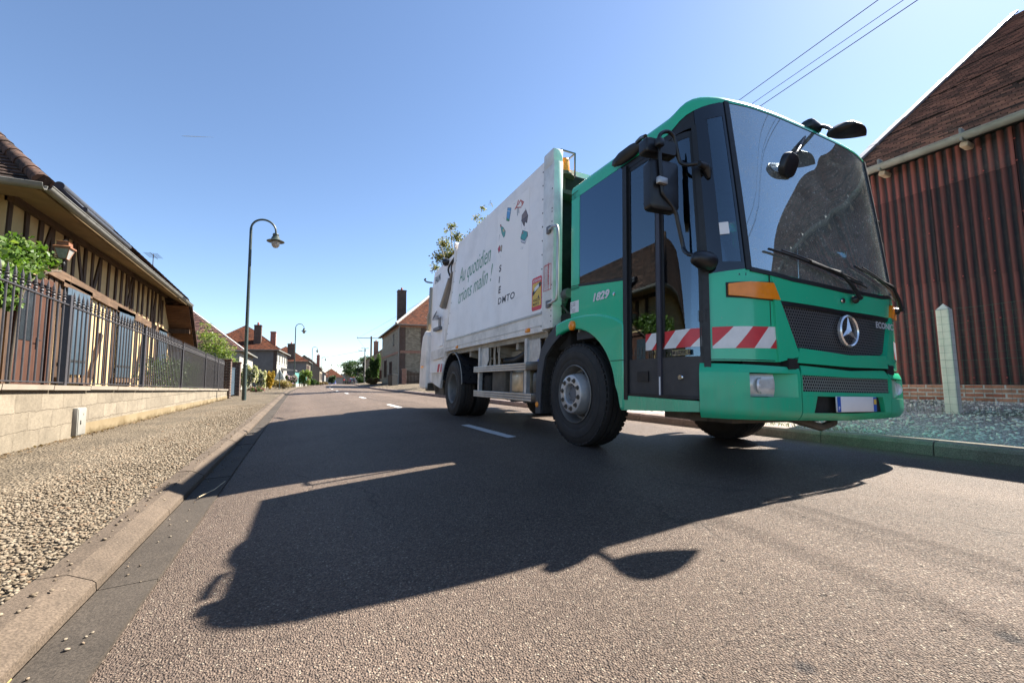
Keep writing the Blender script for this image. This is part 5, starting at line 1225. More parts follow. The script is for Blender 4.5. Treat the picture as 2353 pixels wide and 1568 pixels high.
# warning notice on the post and the two stickers
a, b = ts('c5', 1128, 1033), ts('c5', 1193, 1030); z1, z0 = a[2], ts('c5', 1128, 1245)[2]; y1, y0 = 2.41, 2.24
nl = MB(); 
for q0, q1 in (((y0, z0), (y0+.006, z1)), ((y1-.006, z0), (y1, z1)), ((y0, z0), (y1, z0+.006)), ((y0, z1-.006), (y1, z1)), ((y0+.055, z0), (y0+.059, z1))): nl.b2((-1.2645, *q0), (-1.262, *q1))
no = nl.build('notice_frame', M['tx_red'], fp)
text_obj('notice_lettering', 'ATTENTION', 1, (-1.2635, y0+.045, z0+.06), (0, 0, 1), (0, 1, 0), M['tx_red'], fp, fit=(.26, .028), bold=.02, ext=.0008)
for k, tx in enumerate(('POUR TOUTE INTERVENTION', 'DU CAISSON IL EST IMPERATIF DE COUPER', 'LE MOTEUR ET DE BASCULER LA CABINE')): text_obj('notice_lettering', tx, 1, (-1.2635, y1-.035-.03*(2-k), z0+.02), (0, 0, 1), (0, 1, 0), M['tx_red'], fp, fit=(.30, .014), ext=.0008)
def flat(name, pts, mat, parent, X=-1.252, th=.0012, c='k4'): 
    m = MB(); m.prism([(X, *ts(c, *p)[1:]) for p in pts], (-th, 0, 0)); return m.build(name, mat, parent)
a, b, c_ = ts('c5', 1050, 1180), ts('c5', 1105, 1163), ts('c5', 1045, 1350); cy, cz = (a[1]+b[1])/2, (a[2]+c_[2])/2; hw, hh = .125, .205
bl = MB().prism([(-1.2525, cy+x, cz+z) for x, z in rpoly(hw*2, hh*2, .03)], (-.001, 0, 0)).build('blind_spot_sticker', M['red_film'], tk)
MB().prism([(-1.2535, cy+x, cz-.01+z) for x, z in rpoly(hw*2-.035, .29, .01)], (-.0006, 0, 0)).build('yellow_field', M['yellow_film'], bl)
MB().prism([(-1.2542, cy+y, cz+z) for y, z in ((.105, -.02), (.105, .03), (-.02, .115), (-.105, .13), (-.105, .08), (-.02, .05))], (-.0005, 0, 0)).prism([(-1.2542, cy+y, cz+z) for y, z in ((-.02, -.06), (-.07, -.06), (-.05, -.02))], (-.0005, 0, 0)).build('road_mark', M['tx_black'], bl)
MB().prism([(-1.2549, cy+y, cz+z) for y, z in ((.055, .03), (.06, .075), (-.05, .115), (-.06, .07))], (-.0005, 0, 0)).build('van_mark', M['white_plastic'], bl)
text_obj('sticker_lettering', 'ATTENTION', 1, (-1.2538, cy+.105, cz+.150), (0, -1, 0), (0, 0, 1), M['white_plastic'], bl, fit=(.21, .032), bold=.02, ext=.0004)
for k, tx in enumerate(('ANGLES', 'MORTS')): text_obj('sticker_lettering', tx, 1, (-1.2545, cy+.09, cz-.095-.048*k), (0, -1, 0), (0, 0, 1), M['tx_black'], bl, fit=(.175-.02*k, .034), bold=.02, ext=.0004)
# printed poster: items being sorted, and the lettering
po = flat('poster', ((112, 368), (500, 28), (472, 1345), (80, 1495)), M['film'], tk, X=-1.2505)
def ink(name, col): return M.setdefault('ink_'+name, plain('ink_'+name, col, .45, var=.04))
K0 = -1.252
def mark(name, shapes):
    m = MB(); ms = []
    for j, (col, pts) in enumerate(shapes):
        im = ink(*col)
        if im not in ms: ms.append(im)
        m.cur = ms.index(im); m.prism([(K0-.0007*j, *ts('k4', *p)[1:]) for p in pts], (-.0006, 0, 0))
    m.build(name, ms[0], po, mats=ms[1:])
DK = ('dark', (.02, .02, .03)); 
mark('milk_carton', [(DK, ((228, 277), (274, 282), (268, 330), (249, 450), (211, 440), (220, 340))), (('sky', (.10, .32, .62)), ((231, 281), (270, 286), (264, 330), (247, 444), (215, 436), (223, 340))), (('pale', (.62, .68, .76)), ((221, 315), (266, 322), (265, 330), (220, 322))), (('leaf', (.05, .32, .13)), ((217, 436), (220, 395), (232, 420), (250, 418), (247, 444)))])
mark('bottle', [(DK, ((147, 482), (154, 510), (175, 520), (203, 570), (195, 630), (178, 650), (155, 600), (142, 520), (134, 495))), (('teal', (.10, .36, .31)), ((150, 515), (173, 523), (199, 572), (192, 626), (178, 644), (158, 598), (146, 520))), (('cream', (.62, .48, .26)), ((166, 550), (182, 540), (192, 570), (176, 582))), (('cap', (.35, .05, .06)), ((137, 495), (146, 486), (152, 510), (144, 515)))])
CH = ('chair', (.52, .11, .07)); GY = ('steelgrey', (.25, .26, .30))
mark('chair', [(CH, ((360, 180), (368, 190), (345, 270), (400, 268), (398, 280), (335, 285), (322, 305), (314, 300), (340, 250))), (CH, ((386, 180), (394, 182), (432, 205), (428, 216), (406, 262), (396, 262), (415, 215), (390, 200), (360, 250), (354, 245))), (CH, ((392, 185), (400, 190), (418, 240), (408, 245))), (GY, ((345, 280), (352, 282), (357, 375), (350, 378))), (GY, ((362, 280), (368, 282), (373, 345), (366, 348)))])
BR = ('card', (.22, .16, .15)); BR2 = ('card_dark', (.13, .09, .085))
mark('cardboard', [(DK, ((455, 298), (482, 375), (468, 468), (455, 465), (445, 450), (438, 508), (425, 500), (400, 440), (404, 372))), (BR, ((453, 306), (476, 378), (404, 432), (407, 376))), (BR2, ((478, 384), (465, 460), (456, 440), (440, 455), (434, 500), (404, 440)))])
mark('battery', [(DK, ((412, 556), (476, 578), (478, 630), (443, 725), (395, 708), (388, 650))), (('teal2', (.06, .35, .34)), ((415, 562), (472, 582), (470, 625), (438, 684), (391, 655))), (('pale2', (.60, .60, .66)), ((391, 665), (440, 690), (474, 632), (474, 645), (443, 718), (398, 702))), (('redknob', (.5, .06, .06)), ((415, 575), (424, 580), (422, 605), (413, 600)))])
mark('apple_core', [(DK, ((130, 738), (136, 770), (150, 740), (162, 745), (155, 825), (135, 810), (118, 842), (106, 790))), (('redapple', (.52, .07, .10)), ((128, 745), (134, 775), (132, 812), (118, 834), (110, 790))), (('core', (.58, .42, .28)), ((138, 772), (151, 747), (158, 750), (152, 815), (138, 800)))])
for pts in (((206, 440), (176, 395), (180, 450)), ((330, 220), (300, 236), (302, 240)), ((455, 280), (440, 300), (452, 278)), ((445, 520), (440, 550), (446, 530)), ((400, 760), (392, 790), (396, 788)), ((420, 750), (410, 790), (414, 790)), ((128, 850), (140, 890), (130, 860)), ((120, 700), (130, 610), (124, 700)), ((400, 540), (395, 430), (402, 540))): flat('motion_line', [pts[0], pts[1], (pts[1][0]+4, pts[1][1]+2)], ink('grey', (.35, .36, .42)), po, X=K0)
for ch, x0, yb, x1, yt in (('S', 122, 1075, 150, 990), ('I', 118, 1207, 133, 1127), ('E', 114, 1338, 143, 1250)):
    a, b, t = ts('k4', x0, yb), ts('k4', x1, yb), ts('k4', x0, yt); text_obj('poster_letter', ch, 1, (K0, a[1], a[2]), (0, -1, 0), (0, 0, 1), M['tx_black'], po, fit=(abs(b[1]-a[1]), abs(t[2]-a[2])*.93), bold=.035, shear=.12, ext=.0006)
a, b, t = ts('k4', 108, 1475), ts('k4', 315, 1385), ts('k4', 112, 1395); text_obj('poster_letter', 'DMTO', 1, (K0, a[1], a[2]), (0, -1, 0), (0, 0, 1), M['tx_black'], po, fit=(abs(b[1]-a[1]), abs(t[2]-a[2])), bold=.018, shear=.1, ext=.0006, spacing=1.15)
a, b = ts('k1', 590, 1010), ts('k1', 968, 735); text_obj('slogan_lettering', 'Au quotidien', 1, (-1.2515, a[1]+.03, a[2]-.0), (0, b[1]-a[1], b[2]-a[2]+.0), (0, 0, 1), M['tx_green'], bo_, fit=(abs(b[1]-a[1]), .30), shear=.34, ext=.0006, bold=-.006)
a, b = ts('k1', 580, 1250), ts('k1', 985, 960); text_obj('slogan_lettering', 'trions malin !', 1, (-1.2515, a[1]+.02, a[2]), (0, b[1]-a[1], b[2]-a[2]), (0, 0, 1), M['tx_green'], bo_, fit=(abs(b[1]-a[1]), .28), shear=.34, ext=.0006, bold=-.006)
for p in (ts('c6', 1080, 360), ts('c6', 432, 510)): MB().box((-1.262, p[1], p[2]), (.025, .11, .05), bev=.008).build('marker_light', M['amber'], bo_, 40)
# ---- beacon
bc = Vector(ts('c5', 1305, 190, -1.02)); be = empty('beacon', bc); be.parent = tk; KIDS.setdefault(tk.name, []).append(be)
m = MB().lathe([(.075, -.02), (.075, .0), (.068, .13), (.055, .165), (.001, .17)], (0, 0, -.06), n=20); lz = m.build('lens', M['amber'], be, 40)
MB().lathe([(.085, -.12), (.085, -.07), (.06, -.06)], n=20).lathe([(.13, -.135), (.13, -.12), (.02, -.119)], n=24).cyl((0, 0, -.30), (0, 0, -.13), .02).beam((0, 0, -.25), (0, .38, -.25), .05, .05).build('base', plain('beacon_base', (.10, .095, .06), .6, .3), be, 40)
m = MB()
for x, y in ((-.1, -.09), (.1, -.09), (.1, .09), (-.1, .09)): m.b2((x-.008, y-.008, -.12), (x+.008, y+.008, .17))
for x in (-.1, .1): m.b2((x-.008, -.09, .155), (x+.008, .09, .171))
for y in (-.09, .09): m.b2((-.1, y-.008, .155), (.1, y+.008, .171))
m.build('cage', plain('cage_grey', (.14, .16, .16), .5, .4), be)
# ---- intake hose and engine bits between cab and body
MB().tube(catmull([ts('c5', 1265, 1430, -1.1), ts('c5', 1280, 1350, -1.1), ts('c5', 1310, 1270, -1.1), ts('c5', 1350, 1250, -1.1)], 8), [.062 if k % 2 else .052 for k in range(25)], 12).build('intake_hose', plain('hose_grey', (.12, .115, .11), .6), tk, 30)
MB().b2((-1.15, 2.0, 1.0), (-.6, 2.34, 1.42), bev=.03).cyl((-.9, 2.05, 1.2), (.9, 2.05, 1.25), .22, n=18).b2((-1.0, 1.95, .95), (1.0, 2.35, 1.15)).b2((-.95, 2.1, 1.42), (-.4, 2.3, 2.2), bev=.05).build('engine_pack', M['dark'], tk, 40)
m = MB()
for k, (x, y) in enumerate(((1210, 1390), (1240, 1385), (1225, 1490))): p = ts('c5', x, y, -1.16); m.tube([p, (p[0]+.02, p[1]-.1, p[2]+.03), (p[0]+.1, p[1]-.2, p[2]-.15)], .014, 6)
m.build('air_lines', M['plastic'], tk, 50)
# ---- tailgate with its hopper
tg = [(6.50, 1.0), (6.43, 1.47), (5.86, 3.30), (7.90, 3.24), (8.06, 2.95), (8.06, 1.9), (8.35, 1.5), (8.35, .62), (7.62, .62), (7.0, .95)]
tgo = MB().prism([(-1.16, y, z) for y, z in tg], (2.32, 0, 0)).build('tailgate', M['white_body'], tk)
m = MB(); m.prism([(-1.21, y, z) for y, z in ((5.95, 3.26), (6.12, 3.26), (6.85, 1.10), (6.62, 1.0))], (.06, 0, 0)); m.prism([(-1.225, y, z) for y, z in ((6.62, 1.15), (7.70, 1.12), (7.70, 1.32), (6.55, 1.35))], (.07, 0, 0)); m.prism([(-1.22, y, z) for y, z in ((6.45, 1.95), (6.75, 1.95), (6.70, 1.70), (6.50, 1.70))], (.06, 0, 0))
m.build('side_rib', M['white_dirty'], tgo)
m = MB(); m.prism([(-1.19, y, z) for y, z in ((6.95, 1.88), (7.05, 1.94), (7.50, 1.94), (7.55, 1.45), (7.2, 1.40), (6.95, 1.42))], (.03, 0, 0)); m.build('inspection_panel', M['white_body'], tgo)
m = MB(); m.prism([(-1.2, y, z) for y, z in ((6.75, 1.02), (7.66, 1.02), (7.66, .62), (6.95, .50))], (.05, 0, 0)); m.build('lower_skirt', M['white_dirty'], tgo)
m = MB(); m.b2((-1.235, 6.72, .83), (-1.17, 7.70, 1.02)); fl_ = m.build('light_bar', M['white_body'], tgo)
m = MB(); m.prism([(-1.2365, 6.95, .84), (-1.2365, 7.10, .84), (-1.2365, 7.02, 1.01), (-1.2365, 6.87, 1.01)], (-.001, 0, 0)); m.prism([(-1.2365, 6.74, .84), (-1.2365, 6.86, .84), (-1.2365, 6.79, 1.01), (-1.2365, 6.74, 1.01)], (-.001, 0, 0)); m.build('red_band', M['tx_red'], tgo)
# rounded side fin at the back
wpz = [(8.02, .46), (8.02, 1.72), (8.10, 1.82), (8.30, 1.86), (8.52, 1.74), (8.64, 1.45), (8.70, 1.0), (8.70, .55), (8.60, .46)]
for sg in (-1, 1):
    m = MB(); m.prism([(-1.25, y, z) for y, z in wpz], (.34, 0, 0))
    if sg > 0: m.v = [(-x, y, z) for x, y, z in m.v]
    fo = m.build('side_fin', M['white_dirty'], tgo); md = fo.modifiers.new('soft_edge', 'BEVEL'); md.width = .05; md.segments = 3; md.limit_method = 'ANGLE'; md.angle_limit = R(60)
    MB().box((sg*1.255, 8.42, .99), (.012, .26, .055), bev=.004).build('side_lamp', M['amber'], tgo)
MB().b2((-1.15, 8.06, .55), (1.15, 8.5, 1.3)).build('loading_edge', M['white_dirty'], tgo)
c0, c1 = Vector(ts('k1', 480, 960, -1.21)), Vector(ts('k1', 395, 1285, -1.21))
MB().cyl(c0, c1, .055, .085, 16).cyl(c0, c0 + (c0-c1)*.25, .03, n=10).build('hydraulic_cylinder', plain('cylinder_paint', (.30, .27, .24), .4, .3, var=.15), tgo, 40)
MB().tube(catmull([ts('k1', 480, 930, -1.2), ts('k1', 455, 850, -1.22), ts('k1', 480, 780, -1.2), ts('k1', 530, 700, -1.18)], 5), .02, 8).tube(catmull([ts('k1', 500, 920, -1.2), ts('k1', 490, 820, -1.22), ts('k1', 525, 720, -1.2)], 5), .014, 8).build('hydraulic_pipes', M['rubber'], tgo, 60)
p = Vector(ts('k1', 435, 755, -1.2)); MB().lathe([(.02, -.08), (.07, -.03), (.085, .04), (.08, .05), (.001, .045)], p, (-.5, .85, 0), 16).build('work_lamp', M['plastic'], tgo, 40)
p = Vector(ts('k1', 560, 560, -1.2)); MB().lathe([(.03, -.05), (.06, -.03), (.06, .05), (.001, .05)], p, (-1, 0, 0), 16).b2((-1.22, p.y-.02, p.z-.35), (-1.16, p.y+.12, p.z-.05)).build('lifting_eye', M['white_dirty'], tgo, 40)
m = MB().tube(catmull([ts('k1', 262, 1000, -1.1), ts('k1', 200, 990, -1.1), ts('k1', 175, 965, -1.1), ts('k1', 185, 955, -1.1)], 5), .022, 8); m.build('bin_hook', M['plastic'], tgo, 50)
p0, p1 = ts('k1', 185, 1150, -1.15), ts('k1', 220, 1500, -1.15); MB().b2((-1.2, 8.10, 2.02), (-1.02, 8.22, 2.92)).build('comb_guard', plain('comb_grey', (.24, .255, .25), .6, .2, var=.15), tgo); MB().b2((-1.22, 8.12, 1.86), (-1.0, 8.24, 2.28)).build('comb_flap', plain('comb_tan', (.36, .29, .19), .7), tgo)
m = MB()
for k in range(4): z = 2.13 - .025*k; m.tube([(-1.17, 7.55+.04*k, z+.12), (-1.24, 7.53+.04*k, z), (-1.24, 7.15, z-.05)], .009, 5)
m.tube([(-1.2, 7.22, 2.05), (-1.2, 7.22, 1.82)], .012, 6).tube([(-1.2, 7.10, 2.05), (-1.2, 7.10, 1.82)], .012, 6).b2((-1.26, 6.98, 1.76), (-1.16, 7.48, 1.83)); m.build('control_box', M['grey_plastic'], tgo)
a = ts('k1', 300, 1015, -1.162); b = ts('k1', 362, 965, -1.162); text_obj('maker_lettering', 'FAUN', 1, (-1.1625, a[1], a[2]), (0, -1, 0), (0, 0, 1), M['tx_black'], tgo, fit=(abs(b[1]-a[1]), .16), bold=.03, ext=.001)
MB().b2((-1.1, 7.0, .35), (-.9, 7.7, .62)).b2((.9, 7.0, .35), (1.1, 7.7, .62)).prism([(-1.1, 7.3, .62), (-1.1, 7.95, .62), (-1.1, 7.75, .42), (-1.1, 7.35, .40)], (.25, 0, 0)).b2((-1.2, 8.0, .42), (1.2, 8.2, .60)).build('underrun_bar', M['chassis'], tgo)
# ------------------------------------------------------------------ corrugated barn on the right
BXW = 9.3; BY1 = 3.85; BY0 = -16.0
bn = empty('barn', (BXW, BY1, 0), 0, 'tall barn clad in dark red corrugated sheets with an old brown tiled roof', 'barn')
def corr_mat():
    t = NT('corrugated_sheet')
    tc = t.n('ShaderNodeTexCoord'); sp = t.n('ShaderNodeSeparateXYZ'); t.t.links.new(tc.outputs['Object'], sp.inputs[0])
    ph = t.math('SINE', t.math('MULTIPLY', sp.outputs[1], 2*PI/.112))        # darker along the troughs
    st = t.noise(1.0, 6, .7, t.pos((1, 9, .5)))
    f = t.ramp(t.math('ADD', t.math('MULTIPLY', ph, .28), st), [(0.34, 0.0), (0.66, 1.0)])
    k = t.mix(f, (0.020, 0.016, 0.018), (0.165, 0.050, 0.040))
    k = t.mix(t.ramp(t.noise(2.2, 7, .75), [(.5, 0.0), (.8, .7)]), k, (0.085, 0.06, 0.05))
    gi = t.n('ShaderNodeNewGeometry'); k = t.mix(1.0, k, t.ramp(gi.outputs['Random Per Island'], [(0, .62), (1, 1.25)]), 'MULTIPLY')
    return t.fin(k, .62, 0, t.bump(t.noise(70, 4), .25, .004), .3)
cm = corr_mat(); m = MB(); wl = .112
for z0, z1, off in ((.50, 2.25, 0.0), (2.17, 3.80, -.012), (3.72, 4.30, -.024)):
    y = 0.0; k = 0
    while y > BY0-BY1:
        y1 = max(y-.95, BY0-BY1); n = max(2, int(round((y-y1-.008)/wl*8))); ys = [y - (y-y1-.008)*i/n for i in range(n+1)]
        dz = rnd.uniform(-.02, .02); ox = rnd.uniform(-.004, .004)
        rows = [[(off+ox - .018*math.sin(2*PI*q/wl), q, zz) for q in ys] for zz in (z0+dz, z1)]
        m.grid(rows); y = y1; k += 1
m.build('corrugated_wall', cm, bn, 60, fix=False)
MB().b2((.03, BY0-BY1, 0.1), (.3, -.02, 4.62)).b2((-.24, BY0-BY1, 4.33), (.1, .0, 4.36)).build('wall_core', M['dark'], bn)
m = MB(); rv = rnd
for z in (2.20, 3.76, .62, 1.5, 3.0, 4.1):
    for k in range(int(17/.34)): m.lathe([(.011, 0), (.008, .008), (.001, .010)], (-.028-(.012 if z > 2.1 else 0)-(.012 if z > 3.6 else 0), -.21-.34*k, z+rnd.uniform(-.01, .01)), (-1, 0, 0), 6)
tag(m.build('roofing_screws', plain('red_screws', (.30, .05, .04), .6), bn), kind='stuff')
M['brick_base'] = brick_mat('brick_base', (0.30, 0.10, 0.06), (0.42, 0.22, 0.14), (0.44, 0.42, 0.37), ax='yz', stain=.75)
MB().b2((-.05, BY0-BY1, -.1), (.25, 0, .505)).build('brick_base', M['brick_base'], bn)
sl2 = R(34.6); ev = 4.36
rf = roof_panel('roof', (-.30, .12, ev), (0, -1, 0), (math.cos(sl2), 0, math.sin(sl2)), lambda v: (0, BY1-BY0+.2), 13.6, M['tile_brown'], bn, .115, .03)
m = MB(); vv = Vector((math.cos(sl2), 0, math.sin(sl2))); nn2 = Vector((-math.sin(sl2), 0, math.cos(sl2))); P = Vector((-.30, .13, ev))
for k in range(9):
    a = P + vv*(1.55*k) + nn2*(.045 + .006*(k % 2)); b_ = P + vv*(1.55*k+1.6) + nn2*(.050 + .006*(k % 2)); m.beam(a, b_, .13, .05, up=nn2); m.beam(a + vv*1.5, a + vv*1.62, .15, .065, up=nn2)
m.build('verge_flashing', plain('verge_zinc', (.22, .22, .23), .4, .35, var=.1), bn)
m = MB(); half_gutter(m, (-.36, BY0-BY1, 4.30), (-.36, .10, 4.30), .085, seg=1.8)
gt2 = m.build('gutter', M['zinc'], bn, 40, fix=False)
m = MB()
for k in range(16): y = -.45-1.02*k; m.box((-.33, y, 4.30), (.20, .035, .20), bev=.01); 
m.build('gutter_bracket', M['zinc'], gt2, 40)
pr_ = plain('pale_rafter', (.34, .25, .17), .8, var=.3)
for k in range(9): y = -.45-1.02*k; MB().box((-.22, y, 4.17), (.24, .10, .08), rot=Matrix.Rotation(.2, 3, 'X'), bev=.02).build('rafter_end', pr_, bn, 40)
# wire mesh fence with its concrete post
PX, PYY = 7.62, 2.37; pz = gz(PX)
wf = empty('wire_fence', (PX, PYY, pz), 0, 'green wire mesh fence with a pale concrete post in front of the barn', 'fence')
m = MB(); m.b2((-.065, -.065, -.2), (.065, .065, 1.36), bev=.012); m.add([(-.065, -.065, 1.352), (.065, -.065, 1.352), (.065, .065, 1.352), (-.065, .065, 1.352), (0, 0, 1.44)], [(0, 1, 4), (1, 2, 4), (2, 3, 4), (3, 0, 4)])
m.build('concrete_post', plain('post_concrete', (.66, .60, .52), .9, var=.14, scale=5, bump=.6), wf)
m = MB(); X0 = -.075
for k in range(15): z = .02+.095*k; r = .0022 if k in (7, 14) else .0013; m.tube([(X0, y, z + .006*math.sin(y*9+k)) for y in np.arange(-6, 2.6, .12)], r, 4, False)
for y in np.arange(-6, 2.5, .078): m.tube([(X0, y, .0), (X0, y+.004, .7), (X0, y, 1.36)], .0011, 4, False)
m.build('mesh', plain('green_wire', (.02, .075, .05), .5), wf, fix=False)

# ------------------------------------------------------------------ foliage
M['leaf_vine'] = leafmat('leaf_vine', (.045, .085, .015), (.085, .15, .03), (.16, .20, .06), .35)
M['leaf_dark'] = leafmat('leaf_dark', (.018, .042, .012), (.035, .072, .02), (.06, .10, .03), .25)
M['leaf_mid'] = leafmat('leaf_mid', (.035, .07, .015), (.06, .11, .025), (.10, .15, .04), .3)
M['leaf_bamboo'] = leafmat('leaf_bamboo', (.08, .12, .02), (.14, .19, .04), (.24, .26, .08), .4)
M['leaf_yellow'] = leafmat('leaf_yellow', (.10, .10, .02), (.42, .24, .02), (.55, .33, .03), .3)
M['leaf_birch'] = leafmat('leaf_birch', (.08, .09, .035), (.15, .15, .06), (.30, .22, .09), .35)
M['leaf_dry'] = leafmat('leaf_dry', (.14, .10, .04), (.25, .18, .08), (.32, .25, .12), .3)
M['leaf_rust'] = leafmat('leaf_rust', (.10, .05, .02), (.16, .09, .04), (.12, .10, .03), .3)
M['petal_white'] = leafmat('petal_white', (.55, .50, .38), (.72, .68, .55), (.62, .5, .38), .3)
M['petal_pink'] = leafmat('petal_pink', (.30, .05, .12), (.42, .10, .20), None, .3)
M['petal_lilac'] = leafmat('petal_lilac', (.42, .28, .45), (.55, .40, .55), None, .3)
M['bark'] = wood('bark', (.06, .045, .032), (.15, .12, .09))
M['bark_birch'] = plain('bark_birch', (.50, .47, .42), .8, var=.35, scale=5)
def blobs(P, n, shell=.55):
    """sample points in a union of ellipsoids (cx,cy,cz,rx,ry,rz,weight), thicker towards the surface, ragged"""
    w_ = np.array([b[3]*b[4]*b[5] if len(b) < 7 else b[6] for b in P]); w_ = w_/w_.sum(); idx = rg.choice(len(P), n, p=w_); B = np.array([b[:6] for b in P])[idx]
    d = rg.normal(0, 1, (n, 3)); d /= np.linalg.norm(d, axis=1)[:, None]; r = (shell + (1-shell)*rg.uniform(0, 1, n))*rg.normal(1, .09, n)
    return B[:, :3] + d*B[:, 3:]*r[:, None]
def crown_blobs(c, rx, ry, rz, k, seed):
    q = random.Random(seed); out = []
    for i in range(k):
        a = q.uniform(0, 2*PI); h = q.uniform(-.75, .85); rr = math.sqrt(max(0, 1-h*h))*q.uniform(.35, .85)
        f = q.uniform(.24, .46); out.append((c[0]+rx*rr*math.cos(a), c[1]+ry*rr*math.sin(a), c[2]+rz*h*.8, rx*f, ry*f, rz*f*.8))
    return out
def trunk_limbs(parent, h, r, mat, seed, spread=.5, n=5, top=.8):
    q = random.Random(seed); m = MB(); path = [(0, 0, -.1)] + [(q.uniform(-.12, .12)*h*.15*i/4, q.uniform(-.12, .12)*h*.15*i/4, h*top*i/4) for i in range(1, 5)]
    m.tube(catmull(path, 4), [r*(1-.75*i/16) for i in range(17)], 9)
    for k in range(n):
        z = h*q.uniform(.25, .65); a = q.uniform(0, 2*PI); L = h*spread*q.uniform(.6, 1.0)
        p = catmull([(0, 0, z), (math.cos(a)*L*.4, math.sin(a)*L*.4, z+L*.25), (math.cos(a)*L*.8, math.sin(a)*L*.8, z+L*.55)], 4); m.tube(p, [r*.45*(1-.8*i/8) for i in range(9)], 6)
    return m.build('trunk', mat, parent, 60)
def plant(name, cat, label, base, P, n, size, mat, group=None, trunk=None, extra=None, shell=.5, flat=0.0, aspect=.55, tmat=None, seed=1, drop_=0.0):
    e = empty(name, base, 0, label, cat, group)
    cards('crown' if trunk else 'foliage', blobs(P, n, shell), size, M[mat], None, e, flat, aspect, drop_)
    if extra:
        for (nm, mt_, k, s_) in extra: cards(nm, blobs([(b[0], b[1], b[2], b[3]*1.05, b[4]*1.05, b[5]*1.05) for b in P], k, .93), s_, M[mt_], None, e, .3, .9)
    if trunk: trunk_limbs(e, trunk[0], trunk[1], tmat or M['bark'], seed)
    else:
        q = random.Random(seed); m = MB(); hz = max(b[2] for b in P)
        for k in range(5): a = q.uniform(0, 2*PI); b = P[k % len(P)]; m.tube([(.08*math.cos(a), .08*math.sin(a), 0), (b[0]*.4, b[1]*.4, hz*.4), (b[0], b[1], b[2])], [.02, .014, .006], 5)
        m.build('stems', M['bark'], e, 60)
    return e
# climbing vine over the door of the timbered house
P = []
for px_, py_, r in ((12, 590, .28), (45, 585, .30), (80, 592, .28), (105, 598, .20), (25, 625, .26), (60, 612, .22), (5, 650, .25), (12, 690, .2), (40, 565, .2), (0, 610, .3), (-30, 600, .4), (-60, 640, .4)):
    x, y, z = on_x(px_, py_, XH+.25); P.append((x-(XH+.15), y-9.9, z, .22, r*1.15, r))
e = empty('climbing_vine', (XH+.15, 9.9, 0), 0, 'leafy green climbing vine over the door of the half-timbered house', 'vine')
cards('foliage', blobs(P, 5200, .3), rg.uniform(.05, .11, 5200), M['leaf_vine'], None, e, 0, .8)
m = MB().tube(catmull([(0, .15, .2), (.03, .1, 1.2), (.02, .3, 2.3), (.05, .9, 2.75), (.05, 1.4, 2.9)], 6), .02, 6).tube([(.02, .3, 2.3), (.06, -.2, 2.9)], .014, 5); m.build('stem', M['bark'], e, 60)
# clipped hedge behind the fence
HB = [(rnd.uniform(-.2, .2), y, .75+rnd.uniform(-.06, .06), .36, .40, .50) for y in np.arange(0, 6.6, .34)]
plant('clipped_hedge', 'hedge', 'clipped green hedge close behind the far end of the iron fence', (-3.3, 13.9, .15), HB, 9000, .06, 'leaf_mid', shell=.6)
def at_px(px_, py_, depth): return far(px_, py_, depth)
# feathery bamboo shrub
B0 = far(492, 875, 23.0); B0 = (B0[0], B0[1], 0.0); P = []
for px_, py_, r in ((455, 812, .55), (475, 795, .6), (500, 800, .6), (520, 812, .5), (468, 770, .45), (490, 775, .45), (478, 748, .3), (510, 785, .4), (535, 800, .25), (462, 745, .2), (500, 830, .7), (470, 835, .7), (530, 835, .5)):
    x, y, z = far(px_, py_, 23.0); P.append((x-B0[0], y-B0[1], z, r, r, r*.8))
plant('bamboo_shrub', 'shrub', 'feathery yellow-green bamboo shrub above the far end of the iron fence', B0, P, 5200, .14, 'leaf_bamboo', shell=.2, aspect=.28, flat=.2, drop_=.4)
def bush(name, cat, label, px0, px1, ytop, depth, n, size, mat, base=0.0, group=None, extra=None, seed=3, shell=.5, k=9, dpt=.8):
    a = far(px0, 875, depth); b = far(px1, 875, depth); t = far((px0+px1)/2, ytop, depth)
    wdt = math.hypot(b[0]-a[0], b[1]-a[1])/2; h = t[2]-base; c = ((a[0]+b[0])/2, (a[1]+b[1])/2, base)
    q = random.Random(seed); P = []
    for i in range(k):
        u = q.uniform(-.72, .72)*wdt; v = q.uniform(-.5, .5)*wdt*dpt; z = h*q.uniform(.22, .74); f = q.uniform(.28, .45)
        P.append((u*math.cos(YAW)+v*math.sin(YAW), -u*math.sin(YAW)+v*math.cos(YAW), z, max(wdt*f, .12), max(wdt*f, .12)*dpt, min(h*.30, max(wdt*f, h*.2))))
    return plant(name, cat, label, c, P, n, size, M and mat, group, None, extra, shell, seed=seed)
bush('flowering_hedge', 'hedge', 'white-flowering hedge directly right of the first street lamp', 564, 590, 832, 29, 2600, .12, 'leaf_dark', extra=[('blossom', 'petal_white', 2600, .07)], seed=4, k=12)
bush('flowering_hedge', 'hedge', 'white-flowering hedge between the first one and the yellow shrub', 590, 611, 846, 33, 2200, .13, 'leaf_dark', extra=[('blossom', 'petal_white', 2200, .08)], seed=5, k=11)
bush('flowering_hedge', 'hedge', 'white-flowering hedge top showing between gate pillar and first street lamp', 536, 566, 834, 27.5, 1300, .12, 'leaf_dark', extra=[('blossom', 'petal_white', 900, .07)], seed=6, k=9)
bush('yellow_shrub', 'shrub', 'bright yellow shrub beside the back of the triangular road sign', 607, 634, 844, 34.5, 2600, .12, 'leaf_yellow', seed=7, k=12)
bush('flower_patch', 'flowers', 'low pink and green flowers at the foot of the white hedges', 572, 606, 885, 27.0, 1300, .07, 'leaf_mid', extra=[('blossom', 'petal_pink', 260, .06)], seed=8, k=14)
bush('dry_weeds', 'weeds', 'straw-coloured dry weeds around the triangular sign post', 628, 678, 868, 36, 2600, .11, 'leaf_dry', seed=9, k=20, shell=.1)
